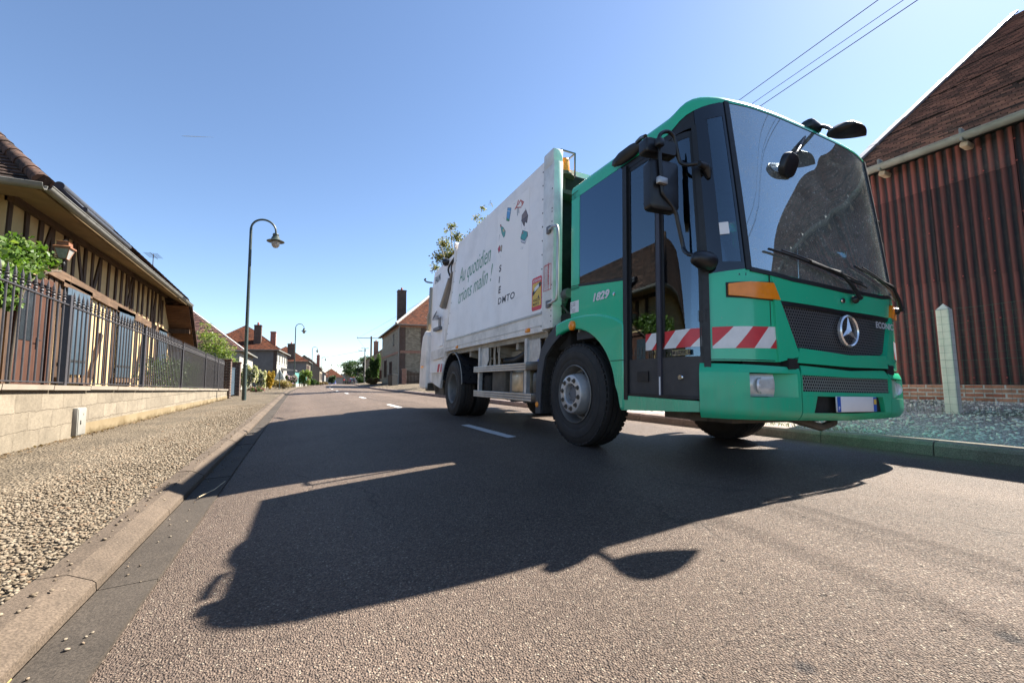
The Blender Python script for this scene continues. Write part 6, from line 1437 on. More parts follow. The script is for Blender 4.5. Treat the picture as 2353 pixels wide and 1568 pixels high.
bush('lilac_shrub', 'shrub', 'lilac-flowering shrub beside the second street lamp', 657, 682, 856, 43, 1100, .15, 'leaf_mid', extra=[('blossom', 'petal_lilac', 420, .12)], seed=10)
bush('garden_bush', 'bush', 'rounded sunlit green bush behind the green garden fence', 678, 712, 845, 50, 2600, .16, 'leaf_bamboo', seed=11, k=14)
bush('dark_bush', 'bush', 'dark green bush right of the green garden fence', 709, 731, 866, 56, 1800, .17, 'leaf_dark', seed=12, k=12)
bush('rust_shrub', 'shrub', 'low rust-brown shrubs along the left kerb before the blue car', 722, 752, 876, 62, 1500, .13, 'leaf_rust', seed=13, k=16)
# ------------------------------------------------------------------ street lamps
def lamp_model():
    g = empty('street_lamp', (0, 0, 0))
    m = MB(); m.cyl((0, 0, -.1), (0, 0, 1.25), .075, .07, 14); m.lathe([(.07, 1.25), (.08, 1.26), (.08, 1.30), (.055, 1.33)], n=14)
    path = [(0, 0, 1.3), (0, 0, 4), (0, 0, 6.48)] + [(.415-.415*math.cos(R(a)), 0, 6.48+.42*math.sin(R(a))) for a in range(12, 181, 12)] + [(.83, 0, 6.36)]
    m.tube(path, [.062, .056, .048] + [.037]*15 + [.034], 10); m.build('pole', M['lamp_green'], g, 50)
    m = MB().lathe([(.03, 6.42), (.10, 6.40), (.115, 6.34), (.10, 6.30), (.13, 6.27), (.17, 6.17), (.20, 6.15), (.31, 6.10), (.31, 6.085), (.15, 6.09)], (.83, 0, 0), n=24); m.build('shade', M['lamp_green'], g, 40)
    m = MB().lathe([(.15, 6.085), (.155, 6.02), (.13, 5.92), (.07, 5.85), (.001, 5.83)], (.83, 0, 0), n=20); m.build('globe', M['frosted'], g, 50); return g
LP = [(-1.78, 18.45, 0.0)]
for px_, py_, d in ((685, 743, 46.4), (721, 796, 77), (742, 819, 108), (757, 833, 140), (770, 848.5, 172), (783, 858.5, 206)):
    p = far(px_-5.5*46/d, py_, d); LP.append((p[0], p[1], p[2]-6.92))
LL = ['tallest-looking dark green street lamp beside the brick gate pillar', 'dark street lamp standing by the green garden fence and lilac shrub', 'street lamp in front of the orange-roofed house with a white verge', 'street lamp right beside the slim brick chimney', 'street lamp behind the parked blue car', 'small distant street lamp just beyond the clipped street hedge', 'farthest tiny street lamp before the houses closing the street']
l0 = lamp_model()
for i, (p, t) in enumerate(zip(LP, LL)):
    o = l0 if i == 0 else dup(l0); o.location = p; o.rotation_euler = (0, 0, -bend(p[1])[1]); tag(o, t, 'street lamp', 'street lamps along the left pavement')
# triangular sign seen from behind
p = far(641, 893, 34.2); sg_ = empty('road_sign', (p[0], p[1], 0.0), -YAW-.12, 'triangular road sign seen from behind by the yellow shrub', 'road sign')
MB().cyl((0, 0, -.1), (0, 0, 1.55), .035, n=10).build('post', M['lamp_green'], sg_)
m = MB(); m.prism([(-.5, 0, .78), (.5, 0, .78), (0, 0, 1.62)], (0, .02, 0)); m.build('plate', plain('sign_back', (.42, .44, .43), .4, .4), sg_)
MB().box((0, -.02, .95), (.5, .02, .03)).box((0, -.02, 1.25), (.25, .02, .03)).build('clamp', M['zinc'], sg_)

# ------------------------------------------------------------------ houses
def hframe(p, a=None): return -bend(p[1])[1] if a is None else a
def window(parent, face, u, z, w_, h, shut=None, frame='trim_white', bars=True):
    """face: (origin, along, out) on the wall; u = centre along the wall, z = sill"""
    O, A, N = (Vector(v) for v in face); c = O + A*u
    def bx(mb, u0, u1, z0, z1, d0, d1):
        p = [c + A*a_ + N*d_ + Vector((0, 0, zz)) for d_ in (d0, d1) for a_, zz in ((u0, z0), (u1, z0), (u1, z1), (u0, z1))]
        mb.add(p, [(3, 2, 1, 0), (4, 5, 6, 7), (0, 1, 5, 4), (1, 2, 6, 5), (2, 3, 7, 6), (3, 0, 4, 7)])
    m = MB(); f = .06
    bx(m, -w_/2, w_/2, z, z+f, -.03, .03); bx(m, -w_/2, w_/2, z+h-f, z+h, -.03, .03); bx(m, -w_/2, -w_/2+f, z+f, z+h-f, -.03, .03); bx(m, w_/2-f, w_/2, z+f, z+h-f, -.03, .03)
    if bars: bx(m, -.025, .025, z+f, z+h-f, -.03, .025)
    bx(m, -w_/2-.06, w_/2+.06, z-.07, z, -.02, .08)
    wo = m.build('window', M[frame], parent); m = MB(); bx(m, -w_/2+f, w_/2-f, z+f, z+h-f, -.01, .006); m.build('pane', M['dark_glass'], wo)
    if shut:
        m = MB()
        for s_ in (-1, 1): bx(m, s_*(w_/2+.02) if s_ > 0 else -w_/2-.02-w_*.5, (w_/2+.02+w_*.5) if s_ > 0 else -w_/2-.02, z-.02, z+h+.02, .01, .05)
        m.build('shutter', M[shut], wo)
def chimney(parent, x, y, z0, z1, w_=.55, mat='brick_dark', pot=True):
    m = MB().box((x, y, (z0+z1)/2), (w_, w_*.8, z1-z0)).box((x, y, z1-.10), (w_+.08, w_*.8+.08, .09)); c = m.build('chimney', M[mat], parent)
    if pot: MB().lathe([(.12, 0), (.10, .12), (.13, .14), (.09, .34), (.02, .35)], (x, y, z1-.02), n=12).build('chimney_pot', M['tile_pot'], c)
M['tile_pot'] = plain('chimney_pot', (.35, .09, .05), .8)
def house(name, label, p, w_, d, h, rise, kind, wall, roof, side=-1, over=.35, zb=-.3, a=None, cat='house', hip=None, course=.14):
    """p = near street corner; the house runs d along the street and w_ away from it (side -1 = left of the street)"""
    e = empty(name, p, hframe(p, a), label, cat); s_ = side
    m = MB(); m.b2((0, 0, zb), (s_*w_, d, h))
    half = w_/2; rm = M[roof]; o = over; sl_ = math.atan2(rise, half); L = math.hypot(half+o, rise*(half+o)/half); ze = h - rise*o/half
    U1 = (0, s_*-1.0, 0)
    if kind == 'gable':
        m.prism([(0, 0.0, h), (s_*w_, 0.0, h), (s_*half, 0.0, h+rise)], (0, d, 0))
        lr = lambda v: (0, d+2*.15)
        roof_panel('roof', (-s_*o, (d+.15) if s_ > 0 else -.15, ze), (0, -s_, 0), (s_*math.cos(sl_), 0, math.sin(sl_)), lr, L, rm, e, course, .03)
        roof_panel('roof', (s_*(w_+o), -.15 if s_ > 0 else d+.15, ze), (0, s_, 0), (-s_*math.cos(sl_), 0, math.sin(sl_)), lr, L, rm, e, course, .03)
    else:
        hp = hip or half; k1 = (d+2*o)
        f = (half+o)/L
        roof_panel('roof', (-s_*o, (d+o) if s_ > 0 else -o, ze), (0, -s_, 0), (s_*math.cos(sl_), 0, math.sin(sl_)), lambda v: (v*f*hp/half, k1 - v*f*hp/half), L, rm, e, course, .03)
        roof_panel('roof', (s_*(w_+o), -o if s_ > 0 else d+o, ze), (0, s_, 0), (-s_*math.cos(sl_), 0, math.sin(sl_)), lambda v: (v*f*hp/half, k1 - v*f*hp/half), L, rm, e, course, .03)
        s2 = math.atan2(rise*(1+o/half), hp*(1+o/half)); L2 = math.hypot(hp*(1+o/half), rise*(1+o/half)); g2 = (half+o)/L2
        for y0, yd in ((-o, 1), (d+o, -1)):
            roof_panel('roof', (-o*s_ if s_*yd > 0 else s_*(w_+o), y0, ze), (yd if False else (1 if yd > 0 else -1), 0, 0), (0, yd*math.cos(s2), math.sin(s2)), lambda v: (v*g2, w_+2*o-v*g2), L2, rm, e, course, .03) if True else None
    m.build('wall', M[wall], e)
    m = MB(); m.box((-s_*(o+.04), d/2, ze-.02), (.12, d+2*o, .10)); m.box((s_*half, -o-.02, ze-.02), (w_+2*o, .10, .10)) if kind != 'gable' else None
    m.build('eave_gutter', M['zinc'], e)
    return e
# B: brown roof behind the bamboo, slope towards the street, white far verge
p = far(548, 873, 34.0); nB = house('brown_roof_house', 'low house with steep brown tiled hip and white hip flashing behind the bamboo shrub', (p[0], p[1], 0), 7.2, 11.0, 3.40, 3.0, 'hip', 'render_white', 'tile_brown', a=0, hip=1.25, over=.3)
m = MB(); m.beam((.30, -.10, 3.22), (-3.6, 1.22, 6.46), .20, .10); m.build('hip_flashing', M['trim_white'], nB)
chimney(nB, -4.0, 2.2, 5.9, 6.75, .6, 'brick_red', False)
# C: grey house with hipped roof
p = far(630, 873, 50.0); nC = house('grey_house', 'grey rendered house with hipped orange roof and two chimneys beyond the white hedges', (p[0], p[1], 0), 7.6, 12.0, 4.62, 3.0, 'hip', 'render_grey', 'tile_orange')
MB().b2((.0, .0, -.2), (.012, 11.98, 4.45)).build('street_facade', M['render_white'], nC); MB().box((.0, -.006, 2.2), (.36, .03, 4.5)).box((.012, .2, 2.2), (.03, .36, 4.5)).build('brick_quoin', M['brick_dark'], nC)
MB().box((-3.8, -.02, 4.42), (7.6, .05, .22)).build('brick_frieze', M['brick_dark'], nC)
F = ((.012, 0, 0), (0, 1, 0), (1, 0, 0))
for u in (1.4, 3.9, 6.4, 8.9, 11.0): window(nC, F, u, 2.9, .9, 1.25)
for u in (1.4, 3.9): window(nC, F, u, .9, .95, 1.3)
cn = MB(); cn.prism([(.0, 5.4, 2.35), (1.7, 5.4, 2.0), (1.7, 8.2, 2.0), (.0, 8.2, 2.35)], (0, 0, .06)); cn.prism([(.0, 5.4, 2.35), (1.7, 5.4, 2.0), (0, 5.4, 1.95)], (0, .03, 0)); cn.build('awning', M['trim_white'], nC)
MB().box((.03, 6.8, .95), (.06, 1.1, 2.1)).build('door', M['render_cream'], nC)
chimney(nC, -2.0, .9, 4.6, 7.35, .75); chimney(nC, -1.0, 5.6, 5.2, 7.1, .62, 'brick_red', False)
# D
p = far(703, 873, 76.0); nD = house('corner_chimney_house', 'cream and grey house with red pantiled hip roof and one big brick chimney', (p[0], p[1], drop(76)), 7.6, 10.0, 4.35, 2.7, 'hip', 'render_grey', 'tile_orange')
MB().b2((.0, .0, -.2), (.012, 9.98, 4.2)).build('street_facade', M['render_cream'], nD)
F = ((.012, 0, 0), (0, 1, 0), (1, 0, 0))
for u in (1.5, 4.0, 6.5): window(nD, F, u, 2.2, .9, 1.3, 'door_wood')
chimney(nD, -2.6, .6, 4.4, 7.3, 1.1)
# E
p = far(740, 872, 110.0); nE = house('orange_roof_house', 'low house with plain orange roof, white verge and slim brick chimney', (p[0]-1.2, p[1]-14, drop(100)), 6.6, 14.0, 3.75, 2.9, 'gable', 'render_cream', 'tile_orange')
m = MB(); m.beam((.3, 14.2, 3.70), (-3.3, 14.2, 6.75), .3, .14); m.build('verge_flashing', M['trim_white'], nE); chimney(nE, -.9, 11.5, 4.4, 7.3, .75, 'brick_red')
F = ((0, 0, 0), (0, 1, 0), (1, 0, 0)); 
for u in (3, 7, 11): window(nE, F, u, .9, 1.2, 1.6, 'timber')
MB().box((.02, 5, 1.1), (.05, 1.1, 2.4)).build('door', M['render_grey'], nE)
# F, G
p = far(751, 872, 136.0); nF = house('pale_gable_house', 'pale grey gabled outbuilding behind the clipped street hedge', (p[0]-1.4, p[1]-12, drop(125)), 7.0, 14.0, 3.6, 2.6, 'gable', 'render_grey', 'tile_brown')
p = far(791, 872, 165.0); nG = house('red_roof_house', 'small red-roofed white house near the far end of the left side', (p[0]-1.5, p[1]-10, drop(165)), 8.0, 12.0, 4.0, 3.0, 'hip', 'render_white', 'tile_orange')
F = ((0, 0, 0), (0, 1, 0), (1, 0, 0)); window(nG, F, 3, 1, 1, 1.4); window(nG, F, 7, 1, 1, 1.4)
# houses closing the street
p = far(803, 872, 235.0); nH = house('dormer_house', 'distant house with orange roof and pointed dormer closing the street', (p[0]-9, p[1], -3.6), 13, 9.0, 4.6, 3.4, 'gable', 'render_cream', 'tile_orange', side=1, a=-YAW+.1)
F = ((0, -.01, 0), (1, 0, 0), (0, -1, 0))
for u in (2, 4.2, 6.4, 9): window(nH, F, u, 1.6, 1.0, 2.0, 'timber')
m = MB(); m.prism([(3.0, -.02, 4.2), (7.4, -.02, 4.2), (5.2, -.02, 7.6)], (0, 3, 0)); m.build('dormer', M['render_cream'], nH); m = MB(); m.beam((2.7, -.1, 4.1), (5.2, -.1, 7.9), .3, .25, up=(0, 1, 0)); m.beam((7.7, -.1, 4.1), (5.2, -.1, 7.9), .3, .25, up=(0, 1, 0)); m.build('dormer_verge', M['trim_white'], nH)
p = far(815, 872, 215.0); nI = house('far_white_gable', 'distant white-gabled house with long orange roof behind the parked dark car', (p[0]-1.5, p[1], -3.4), 14, 8.0, 4.6, 3.2, 'hip', 'render_white', 'tile_orange', side=1, a=-YAW)
# right side: chalk brick house
p = far(917, 872, 42.0); nJ = house('chalk_brick_house', 'two-storey pale brick house with dark quoins and orange roof behind the truck', (p[0], p[1], .08), 9.5, 14.0, 6.42, 4.2, 'hip', 'chalk', 'tile_orange', side=1, over=.4)
F1 = ((0, -.006, 0), (1, 0, 0), (0, -1, 0)); F2 = ((-.006, 0, 0), (0, 1, 0), (-1, 0, 0))
m = MB(); m.box((.27, -.02, 3.0), (.58, .06, 6.3)).box((-.02, .27, 3.0), (.06, .5, 6.3)).box((2.35, -.02, 3.1), (.5, .05, 6.0)).box((4.6, -.02, 3.1), (.5, .05, 6.0)); m.build('brick_quoin', M['brick_dark'], nJ)
m = MB()
for z in (3.35, 5.95): m.box((4.7, -.025, z), (9.3, .06, .26)); m.box((-.025, 7, z), (.06, 13.8, .22))
m.build('brick_band', M['brick_red'], nJ)
window(nJ, F1, 3.5, 3.75, 1.5, 1.95, None, 'timber'); window(nJ, F1, 7, 3.75, 1.3, 1.9, None, 'timber'); window(nJ, F2, 4.0, 4.3, .5, 1.2, None, 'timber', False); window(nJ, F2, 10.5, .9, 1.1, 2.0, 'door_wood', 'timber'); window(nJ, F2, 6, 1.0, .9, 1.6, 'door_wood', 'timber')
chimney(nJ, 1.2, 6.5, 5.8, 10.9, .95); m = MB().tube([(-.10, -.10, .1), (-.10, -.10, 5.6), (-.02, -.2, 5.95), (-.35, -.40, 6.1)], .055, 8); m.build('downpipe', M['zinc'], nJ, 50)
m = MB(); hp = half_tiles(m, (-.42, -.42, 6.15), (4.75, 4.75, 10.72), .13, .5); m.build('hip_flashing', M['trim_white'], nJ, 50)
# rough paling fence and brick pier beside it, wheeled bin
p = far(928, 884, 39.5); pf = empty('paling_fence', (p[0], p[1], .1), hframe(p), 'rough dark wooden paling fence with a brick pier beside the chalk brick house', 'fence')
MB().box((.0, 0, .75), (.36, .36, 1.5)).box((0, 0, 1.53), (.44, .44, .08)).build('brick_pier', M['brick_red'], pf)
m = MB()
for k in range(24): h_ = 1.35+rnd.uniform(-.18, .12); m.box((.32+.13*k, rnd.uniform(-.02, .02), h_/2), (.085, .025, h_), rot=rnd.uniform(-.1, .1))
for z in (.35, 1.05): m.box((1.8, .03, z), (3.2, .05, .07))
m.build('palings', M['timber'], pf)
p = far(901.5, 889, 38.0); bi = empty('wheeled_bin', (p[0], p[1], .09), -YAW-.5, 'dark grey wheeled bin in front of the chalk brick house', 'bin')
m = MB(); a_ = [(-.24, -.28), (.24, -.28), (.24, .28), (-.24, .28)]; b_ = [(-.29, -.35), (.29, -.35), (.29, .35), (-.29, .35)]
m.add([(x, y, .06) for x, y in a_] + [(x, y, .98) for x, y in b_], [(3, 2, 1, 0), (4, 5, 6, 7), (0, 1, 5, 4), (1, 2, 6, 5), (2, 3, 7, 6), (3, 0, 4, 7)]); m.build('bin_body', M['plastic'], bi)
MB().box((0, 0, 1.02), (.62, .74, .07), rot=Matrix.Rotation(-.05, 3, 'X'), bev=.03).box((0, .40, .98), (.5, .06, .05), bev=.02).build('lid', M['plastic'], bi, 40)
for s_ in (-1, 1): MB().cyl((s_*.24, .28, .1), (s_*.30, .28, .1), .1, n=16).build('bin_wheel', M['rubber'], bi, 40)
# house half hidden by trees
p = far(852, 872, 84.0); nK = house('tree_hidden_house', 'cream timber-porched house half hidden by trees on the right side', (p[0]-1.0, p[1], drop(90)), 8.0, 12.0, 4.6, 3.0, 'gable', 'render_cream', 'tile_orange', side=1)
chimney(nK, 2.0, 2.0, 5.2, 8.6, .9, 'brick_red'); window(nK, ((0, -.01, 0), (1, 0, 0), (0, -1, 0)), 1.8, 1.0, 1.2, 1.6, 'door_wood'); window(nK, ((-.01, 0, 0), (0, 1, 0), (-1, 0, 0)), 4, 1.0, 1.1, 1.6, 'door_wood')
# green garden fence with its pillar
p = far(677, 886, 46.5); q = far(704, 881, 58.0); gf = empty('garden_fence', (p[0], p[1], 0), 0, 'sea-green painted garden fence between the second and third street lamps', 'fence')
d = Vector((q[0]-p[0], q[1]-p[1], 0)); n = int(d.length/.14); m = MB(); m2 = MB()
for k in range(n): c = d*(k/n); m.box((c.x, c.y, .95), (.03, .11, 1.25+.06*math.sin(k*.6)), rot=math.atan2(d.y, d.x)-PI/2)
for z in (.5, 1.3): m.beam((0, 0, z), (d.x, d.y, z), .04, .08)
m2.beam((0, 0, .15), (d.x, d.y, .15), .2, .4)
m.build('palings', plain('sea_green', (.10, .27, .25), .55, var=.12), gf); m2.build('base_wall', M['render_white'], gf)
MB().box((d.x*.62+.1, d.y*.62, .85), (.34, .34, 1.9)).build('pillar', M['brick_dark'], gf)
# trees
def tree(name, label, px_, ytop, depth, n, size, mat, hw, seed, base=0.0, group=None, tmat=None, yb=None, k=16, shell=.35):
    t = far(px_, ytop, depth); h = t[2]-base; zb = h*.25 if yb is None else far(px_, yb, depth)[2]-base
    c = (0, 0, (zb+h)/2); rz = (h-zb)/2
    return plant(name, 'tree', label, (t[0], t[1], base), crown_blobs(c, hw, hw, rz, k, seed), n, size, mat, group, (h, max(.1, h*.022)), None, shell, seed=seed, tmat=tmat)
tree('roadside_tree', 'broad dark green tree behind the white poles on the right', 838, 811, 88, 6500, .30, 'leaf_dark', 4.6, 21, drop(88), 'trees on the right side', k=20)
tree('roadside_tree', 'lower tree edge leaning over the blue crossing sign', 812, 838, 96, 3000, .28, 'leaf_dark', 2.6, 22, drop(96), 'trees on the right side')
bush('ivy_tree', 'tree', 'tall ivy-covered tree against the chalk brick house', 850, 874, 800, 55, 5200, .20, 'leaf_mid', group='trees on the right side', seed=23, k=18)
bush('roadside_bush', 'bush', 'dark bush below the second white pole on the right verge', 836, 860, 838, 60, 3000, .2, 'leaf_dark', seed=24, k=13)
bush('roadside_bush', 'bush', 'dark clipped bush beside the parked dark car', 818, 840, 861, 80, 1800, .2, 'leaf_dark', seed=25, k=12, base=-.1)
bush('rust_shrub', 'shrub', 'rust-brown low shrub in front of the tall ivy tree', 842, 872, 866, 50, 1500, .14, 'leaf_rust', seed=26, k=14)
bush('street_hedge', 'hedge', 'dark clipped street hedge behind the parked blue car', 752, 772, 860, 118, 2200, .28, 'leaf_dark', base=drop(118), seed=27, k=16)
# silver birch behind the refuse body
e = empty('birch_tree', (9.9, 29.0, .2), 0, 'tall loose birch with yellowing hanging twigs behind the refuse body', 'tree'); P = []
for px_, py_, r in ((1040, 520, .5), (1020, 560, .7), (1050, 545, .6), (1010, 590, .7), (1000, 615, .5), (1035, 590, .9), (1065, 560, .6), (1110, 478, .35), (1095, 500, .4), (1128, 468, .25), (1120, 520, .9), (1090, 560, 1.1), (1075, 620, 1.3), (1130, 600, 1.3), (1045, 660, 1.2), (1110, 680, 1.4), (1025, 530, .3)):
    x, y, z = far(px_, py_, 30.2 + rnd.uniform(-1, 1)); P.append((x-9.9, y-29, z-.2, r*.9, r*.9, r*.8))
cards('crown', blobs(P, 17000, .12), .17, M['leaf_birch'], None, e, 0, .5, .8); trunk_limbs(e, 12.0, .14, M['bark_birch'], 5, .3, 9, .95)
# ------------------------------------------------------------------ poles, wires, far signs
def pole(label, px_, ytop, depth, r, mat, base, arm=None):
    t = far(px_, ytop, depth); e = empty('utility_pole', (t[0], t[1], base), hframe(t), label, 'utility pole', 'utility poles on the right side'); h = t[2]-base
    MB().cyl((0, 0, -.3), (0, 0, h), r, r*.7, 10).build('shaft', mat, e, 50)
    if arm: 
        m = MB()
        for (a_, b_, z) in arm: m.beam((a_, 0, h+z), (b_, 0, h+z), .08, .08); m.cyl((a_+.1, 0, h+z), (a_+.1, 0, h+z+.15), .03, n=6); m.cyl((b_-.1, 0, h+z), (b_-.1, 0, h+z+.15), .03, n=6)
        m.build('crossarm', mat, e)
    return t, h
t1, h1 = pole('tall dark wooden pole rising behind the ivy tree', 853, 772, 62, .17, M['bark'], .1, [(-2.0, 1.4, -.28)])
t2, h2 = pole('pale concrete pole with a small crossarm in the trees', 838.5, 800.5, 72, .13, M['render_white'], 0, [(-.6, .6, .05), (-1.1, .2, -.35)])
t3, h3 = pole('short pale pole above the blue crossing sign', 822.6, 833, 88, .13, M['render_white'], drop(88), [(-.3, .3, .1)])
def cable(label, pts, r=.012):
    o = MB().tube(pts, r, 5, False).build('overhead_cable', M['black_iron'], None); tag(o, label, 'cable', 'overhead cables')
for i, (lb, a_, b_) in enumerate((('upper of the three dark cables crossing the sky above the cab', (1976, 30), (1883, 97)), ('middle cable of the three crossing the sky above the cab', (2032, 30), (1883, 132)), ('lowest of the three dark cables crossing the sky above the cab', (2064, 30), (1883, 152)))):
    z = 7.9-.25*i; p, q = on_z(*a_, z), on_z(*b_, z); end = (t1[0]-1.6+1.4*i, t1[1], t1[2]-.15); N_ = 14
    d = (q[0]-p[0])/(q[1]-p[1]); P = [(p[0]+d*(y-p[1]), y, z) for y in (-45, -20, p[1], q[1], q[1]+4)]
    l = P[-1]; P += [(l[0]+(end[0]-l[0])*k/N_, l[1]+(end[1]-l[1])*k/N_, l[2]+(end[2]-l[2])*k/N_ - .5*4*(k/N_)*(1-k/N_)*.4) for k in range(1, N_+1)]
    cable(lb, P, .009 if i != 1 else .007)
p = far(600, 838.5, 85); cable('thin wire spanning the street between house and pale pole', [(p[0], p[1], p[2]), (*((Vector(p)+Vector(t2))/2)[:2], (p[2]+t2[2])/2-.5), (t2[0], t2[1], t2[2]-.3)], .02)
cable('thin drop wire between tall pole and pale pole', [(t1[0]-2, t1[1], t1[2]-.3), (t2[0], t2[1], t2[2])], .012)
p = far(816, 880, 118); b0 = drop(118); cs_ = empty('crossing_sign', (p[0], p[1], b0), -YAW+.15, 'square blue pedestrian crossing sign on the right verge', 'road sign')
h_ = far(816, 857, 118)[2]-b0
MB().cyl((0, 0, 0), (0, 0, h_+.4), .05, n=8).build('post', M['zinc'], cs_); MB().box((0, -.07, h_), (1.05, .03, 1.05)).build('plate', M['blue_film'], cs_)
m = MB(); m.prism([(-.40, -.088, h_-.36), (.40, -.088, h_-.36), (0, -.088, h_+.38)], (0, -.004, 0)); pl_ = m.build('white_triangle', M['white_plastic'], cs_)
m = MB().cyl((0, -.094, h_+.12), (0, -.098, h_+.12), .06, n=10).prism([(-.06, -.094, h_+.06), (.06, -.094, h_+.06), (.04, -.094, h_-.08), (.12, -.094, h_-.30), (.05, -.094, h_-.30), (0, -.094, h_-.14), (-.08, -.094, h_-.30), (-.15, -.094, h_-.28), (-.04, -.094, h_-.08)], (0, -.004, 0)); m.build('walking_figure', M['tx_black'], cs_)
p = far(805, 880, 150); b0 = drop(150); ws_ = empty('warning_sign', (p[0], p[1], b0), -YAW+.1, 'red-bordered triangular warning sign above the parked dark car', 'road sign'); h_ = far(805, 869, 150)[2]-b0
MB().cyl((0, .05, 0), (0, .05, h_+.4), .05, n=8).build('post', M['zinc'], ws_)
m = MB(); m.prism([(-.75, 0, h_-.6), (.75, 0, h_-.6), (0, 0, h_+.7)], (0, .03, 0)); m.build('plate', M['red_film'], ws_); m = MB(); m.prism([(-.5, -.004, h_-.46), (.5, -.004, h_-.46), (0, -.004, h_+.42)], (0, -.003, 0)); wpl = m.build('white_field', M['white_plastic'], ws_)
MB().box((0, -.01, h_-.1), (.08, .004, .35)).cyl((.0, -.008, h_-.36), (0, -.012, h_-.36), .05, n=8).build('black_mark', M['tx_black'], ws_)
# ------------------------------------------------------------------ far cars and the person in red
def car(label, p, rz, col):
    e = empty('parked_car', p, rz, label, 'car', 'cars parked far down the street'); W_ = .86
    pr = [(-2.0, .30), (-2.05, .62), (-1.98, .86), (-1.75, .92), (-1.35, 1.42), (-.6, 1.50), (.45, 1.42), (1.05, .98), (1.85, .82), (2.02, .6), (2.0, .28)]
    rows = []
    for x, f in ((-W_, .0), (-W_-.02, .5), (0, 1), (W_+.02, .5), (W_, 0)): pass
    m = MB(); lay = [(-1, -.03), (-.97, .0), (.97, .0), (1, -.03)]
    rows = [[(sx*W_*(1 - .16*max(0, z-.9)/.6), y, z+dz if z > .5 else z) for y, z in pr] for sx, dz in lay]
    m.grid(rows)
    for rw in (rows[0], rows[-1]): m.face(rw)
    m.build('body', plain('car_paint', col, .25, .1, var=.05, coat=.6), e, 30)
    m = MB(); m.prism([(-.68, -1.80, .97), (.68, -1.80, .97), (.60, -1.44, 1.36), (-.60, -1.44, 1.36)], (0, -.03, .01)); m.prism([(-.66, 1.02, 1.0), (.66, 1.02, 1.0), (.60, .5, 1.38), (-.60, .5, 1.38)], (0, .03, .02)); m.build('window', M['dark_glass'], e)
    for sx in (-1, 1):
        for y in (-1.25, 1.3): MB().lathe([(.30, -.1), (.31, .08), (.19, .1), (.17, .08), (.001, .08)], (sx*.78, y, .31), (sx, 0, 0), 20).build('wheel', M['tyre'], e, 40)
        MB().box((sx*.70, -2.02, .80), (.22, .06, .20), bev=.02).build('tail_light', M['red_film'], e); MB().box((sx*.62, 1.98, .68), (.28, .06, .14), bev=.02).build('headlight', M['lens'], e)
    MB().box((0, -2.06, .62), (.52, .02, .11)).build('number_plate', M['white_plastic'], e); return e
p = far(808.5, 880, 128); car('dark blue hatchback parked on the right pavement beside the crossing sign', (p[0], p[1], p[2]), -bend(130)[1]+.05, (.012, .025, .045))
p = far(764.5, 884.5, 132); car('bright blue car parked at the left kerb far down the street', (p[0], p[1], p[2]-.1), -bend(130)[1]+PI, (.015, .02, .16))
p = far(789.5, 881.5, 140); pe = empty('person', (p[0], p[1], p[2]), -YAW, 'person in a red top and dark trousers cycling away down the street', 'person')
def skin(name, verts, edges, radii, mat, parent):
    me = bpy.data.meshes.new(name); me.from_pydata(verts, edges, []); me.materials.append(mat); o = link(bpy.data.objects.new(name, me), parent)
    md = o.modifiers.new('skin', 'SKIN'); 
    for i, v in enumerate(me.skin_vertices[0].data): v.radius = (radii[i], radii[i]); v.use_root = (i == 0)
    md.use_smooth_shade = True; s_ = o.modifiers.new('sub', 'SUBSURF'); s_.levels = s_.render_levels = 1; return o
V_ = [(0, -.12, .98), (0, -.02, 1.25), (0, .10, 1.45), (0, .14, 1.55), (0, .16, 1.66), (0, .15, 1.78), (-.2, .08, 1.43), (-.24, .26, 1.22), (-.22, .46, 1.10), (.2, .08, 1.43), (.24, .26, 1.22), (.22, .46, 1.10), (-.1, -.08, .93), (-.12, .22, .70), (-.11, .05, .30), (-.11, .17, .27), (.1, -.08, .93), (.12, .16, .55), (.11, -.02, .14), (.11, .12, .12)]
E_ = [(0, 1), (1, 2), (2, 3), (3, 4), (4, 5), (2, 6), (6, 7), (7, 8), (2, 9), (9, 10), (10, 11), (0, 12), (12, 13), (13, 14), (14, 15), (0, 16), (16, 17), (17, 18), (18, 19)]
rad = [.15, .16, .15, .06, .10, .09, .07, .05, .035, .07, .05, .035, .10, .07, .045, .04, .10, .07, .045, .04]
skin('body', V_, E_, rad, plain('trousers_dark', (.03, .03, .035), .8), pe)
skin('red_top', [(0, -.12, 1.02), (0, -.02, 1.25), (0, .10, 1.44), (-.2, .08, 1.43), (-.235, .22, 1.26), (.2, .08, 1.43), (.235, .22, 1.26)], [(0, 1), (1, 2), (2, 3), (3, 4), (2, 5), (5, 6)], [.175, .185, .17, .09, .07, .09, .07], plain('red_cloth', (.62, .03, .035), .8), pe)
MB().lathe([(.11, 1.70), (.12, 1.76), (.09, 1.86), (.001, 1.90)], (0, .15, 0), n=14).build('hair', M['black_iron'], pe, 50)
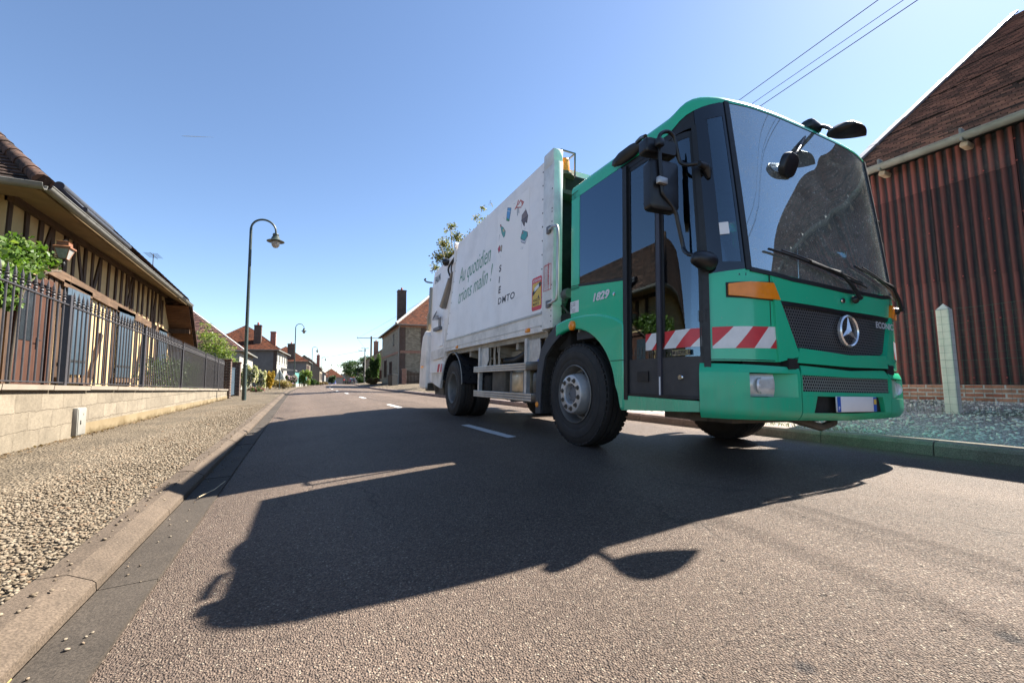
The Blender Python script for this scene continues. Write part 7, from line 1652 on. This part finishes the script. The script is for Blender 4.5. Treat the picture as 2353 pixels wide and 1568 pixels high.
bk = empty('bicycle', (p[0], p[1], p[2]), -YAW, 'dark bicycle ridden by the person in the red top', 'bicycle')
for y in (-.48, .55): 
    wh = MB().lathe([(.33, -.02), (.345, 0), (.33, .02), (.315, 0)], (0, y, .34), (1, 0, 0), 24, closed=True).build('wheel', M['rubber'], bk, 40)
MB().tube([(0, -.48, .34), (0, 0, .32), (0, .45, .85), (0, -.12, .88), (0, 0, .32)], .018, 6).tube([(0, -.48, .34), (0, -.12, .85), (0, -.14, .95)], .015, 6).tube([(0, .55, .34), (0, .45, .85), (0, .44, 1.05)], .018, 6).tube([(-.24, .46, 1.08), (0, .44, 1.05), (.24, .46, 1.08)], .014, 6).build('frame', M['black_iron'], bk, 50)
MB().box((0, -.15, .96), (.16, .25, .06), bev=.02).build('saddle', M['plastic'], bk, 40)
# contrail
a_, b_ = Vector(far(418, 312.5, 9000)), Vector(far(492, 315.5, 9000))
o = MB().tube([a_, a_.lerp(b_, .1), a_.lerp(b_, .5), b_], [3, 7, 6, 1], 8).build('contrail', plain('contrail_vapour', (.85, .85, .85), 1.0, var=.02), None); tag(o, 'short white aircraft contrail in the blue sky above the street lamp', 'contrail')

# grass tufts along the barn fence and the foot of the right-hand wall
M['grass'] = leafmat('grass_blade', (.06, .10, .025), (.10, .15, .04), (.20, .19, .08), .3)
x = np.concatenate([rg.normal(7.75, .22, 1500), rg.normal(8.7, .3, 900), rg.normal(5.74, .03, 160)]); s = np.concatenate([rg.normal(0.8, 1.6, 1500), rg.uniform(-2, 4.5, 900), rg.normal(3.3, .5, 160)])
n = len(x); zz = np.array([gz(q) for q in x]); hgt = rg.uniform(.03, .10, n); lx, ly = rg.normal(0, .035, n), rg.normal(0, .035, n); wd = rg.uniform(.003, .006, n)
V = np.stack([np.stack([x-wd, s, zz-.01], 1), np.stack([x+wd, s, zz-.01], 1), np.stack([x+lx, s+ly, zz+hgt], 1)], 1).reshape(-1, 3)
tag(arr_mesh('grass', V, np.arange(n*3).reshape(n, 3), M['grass']), kind='stuff')
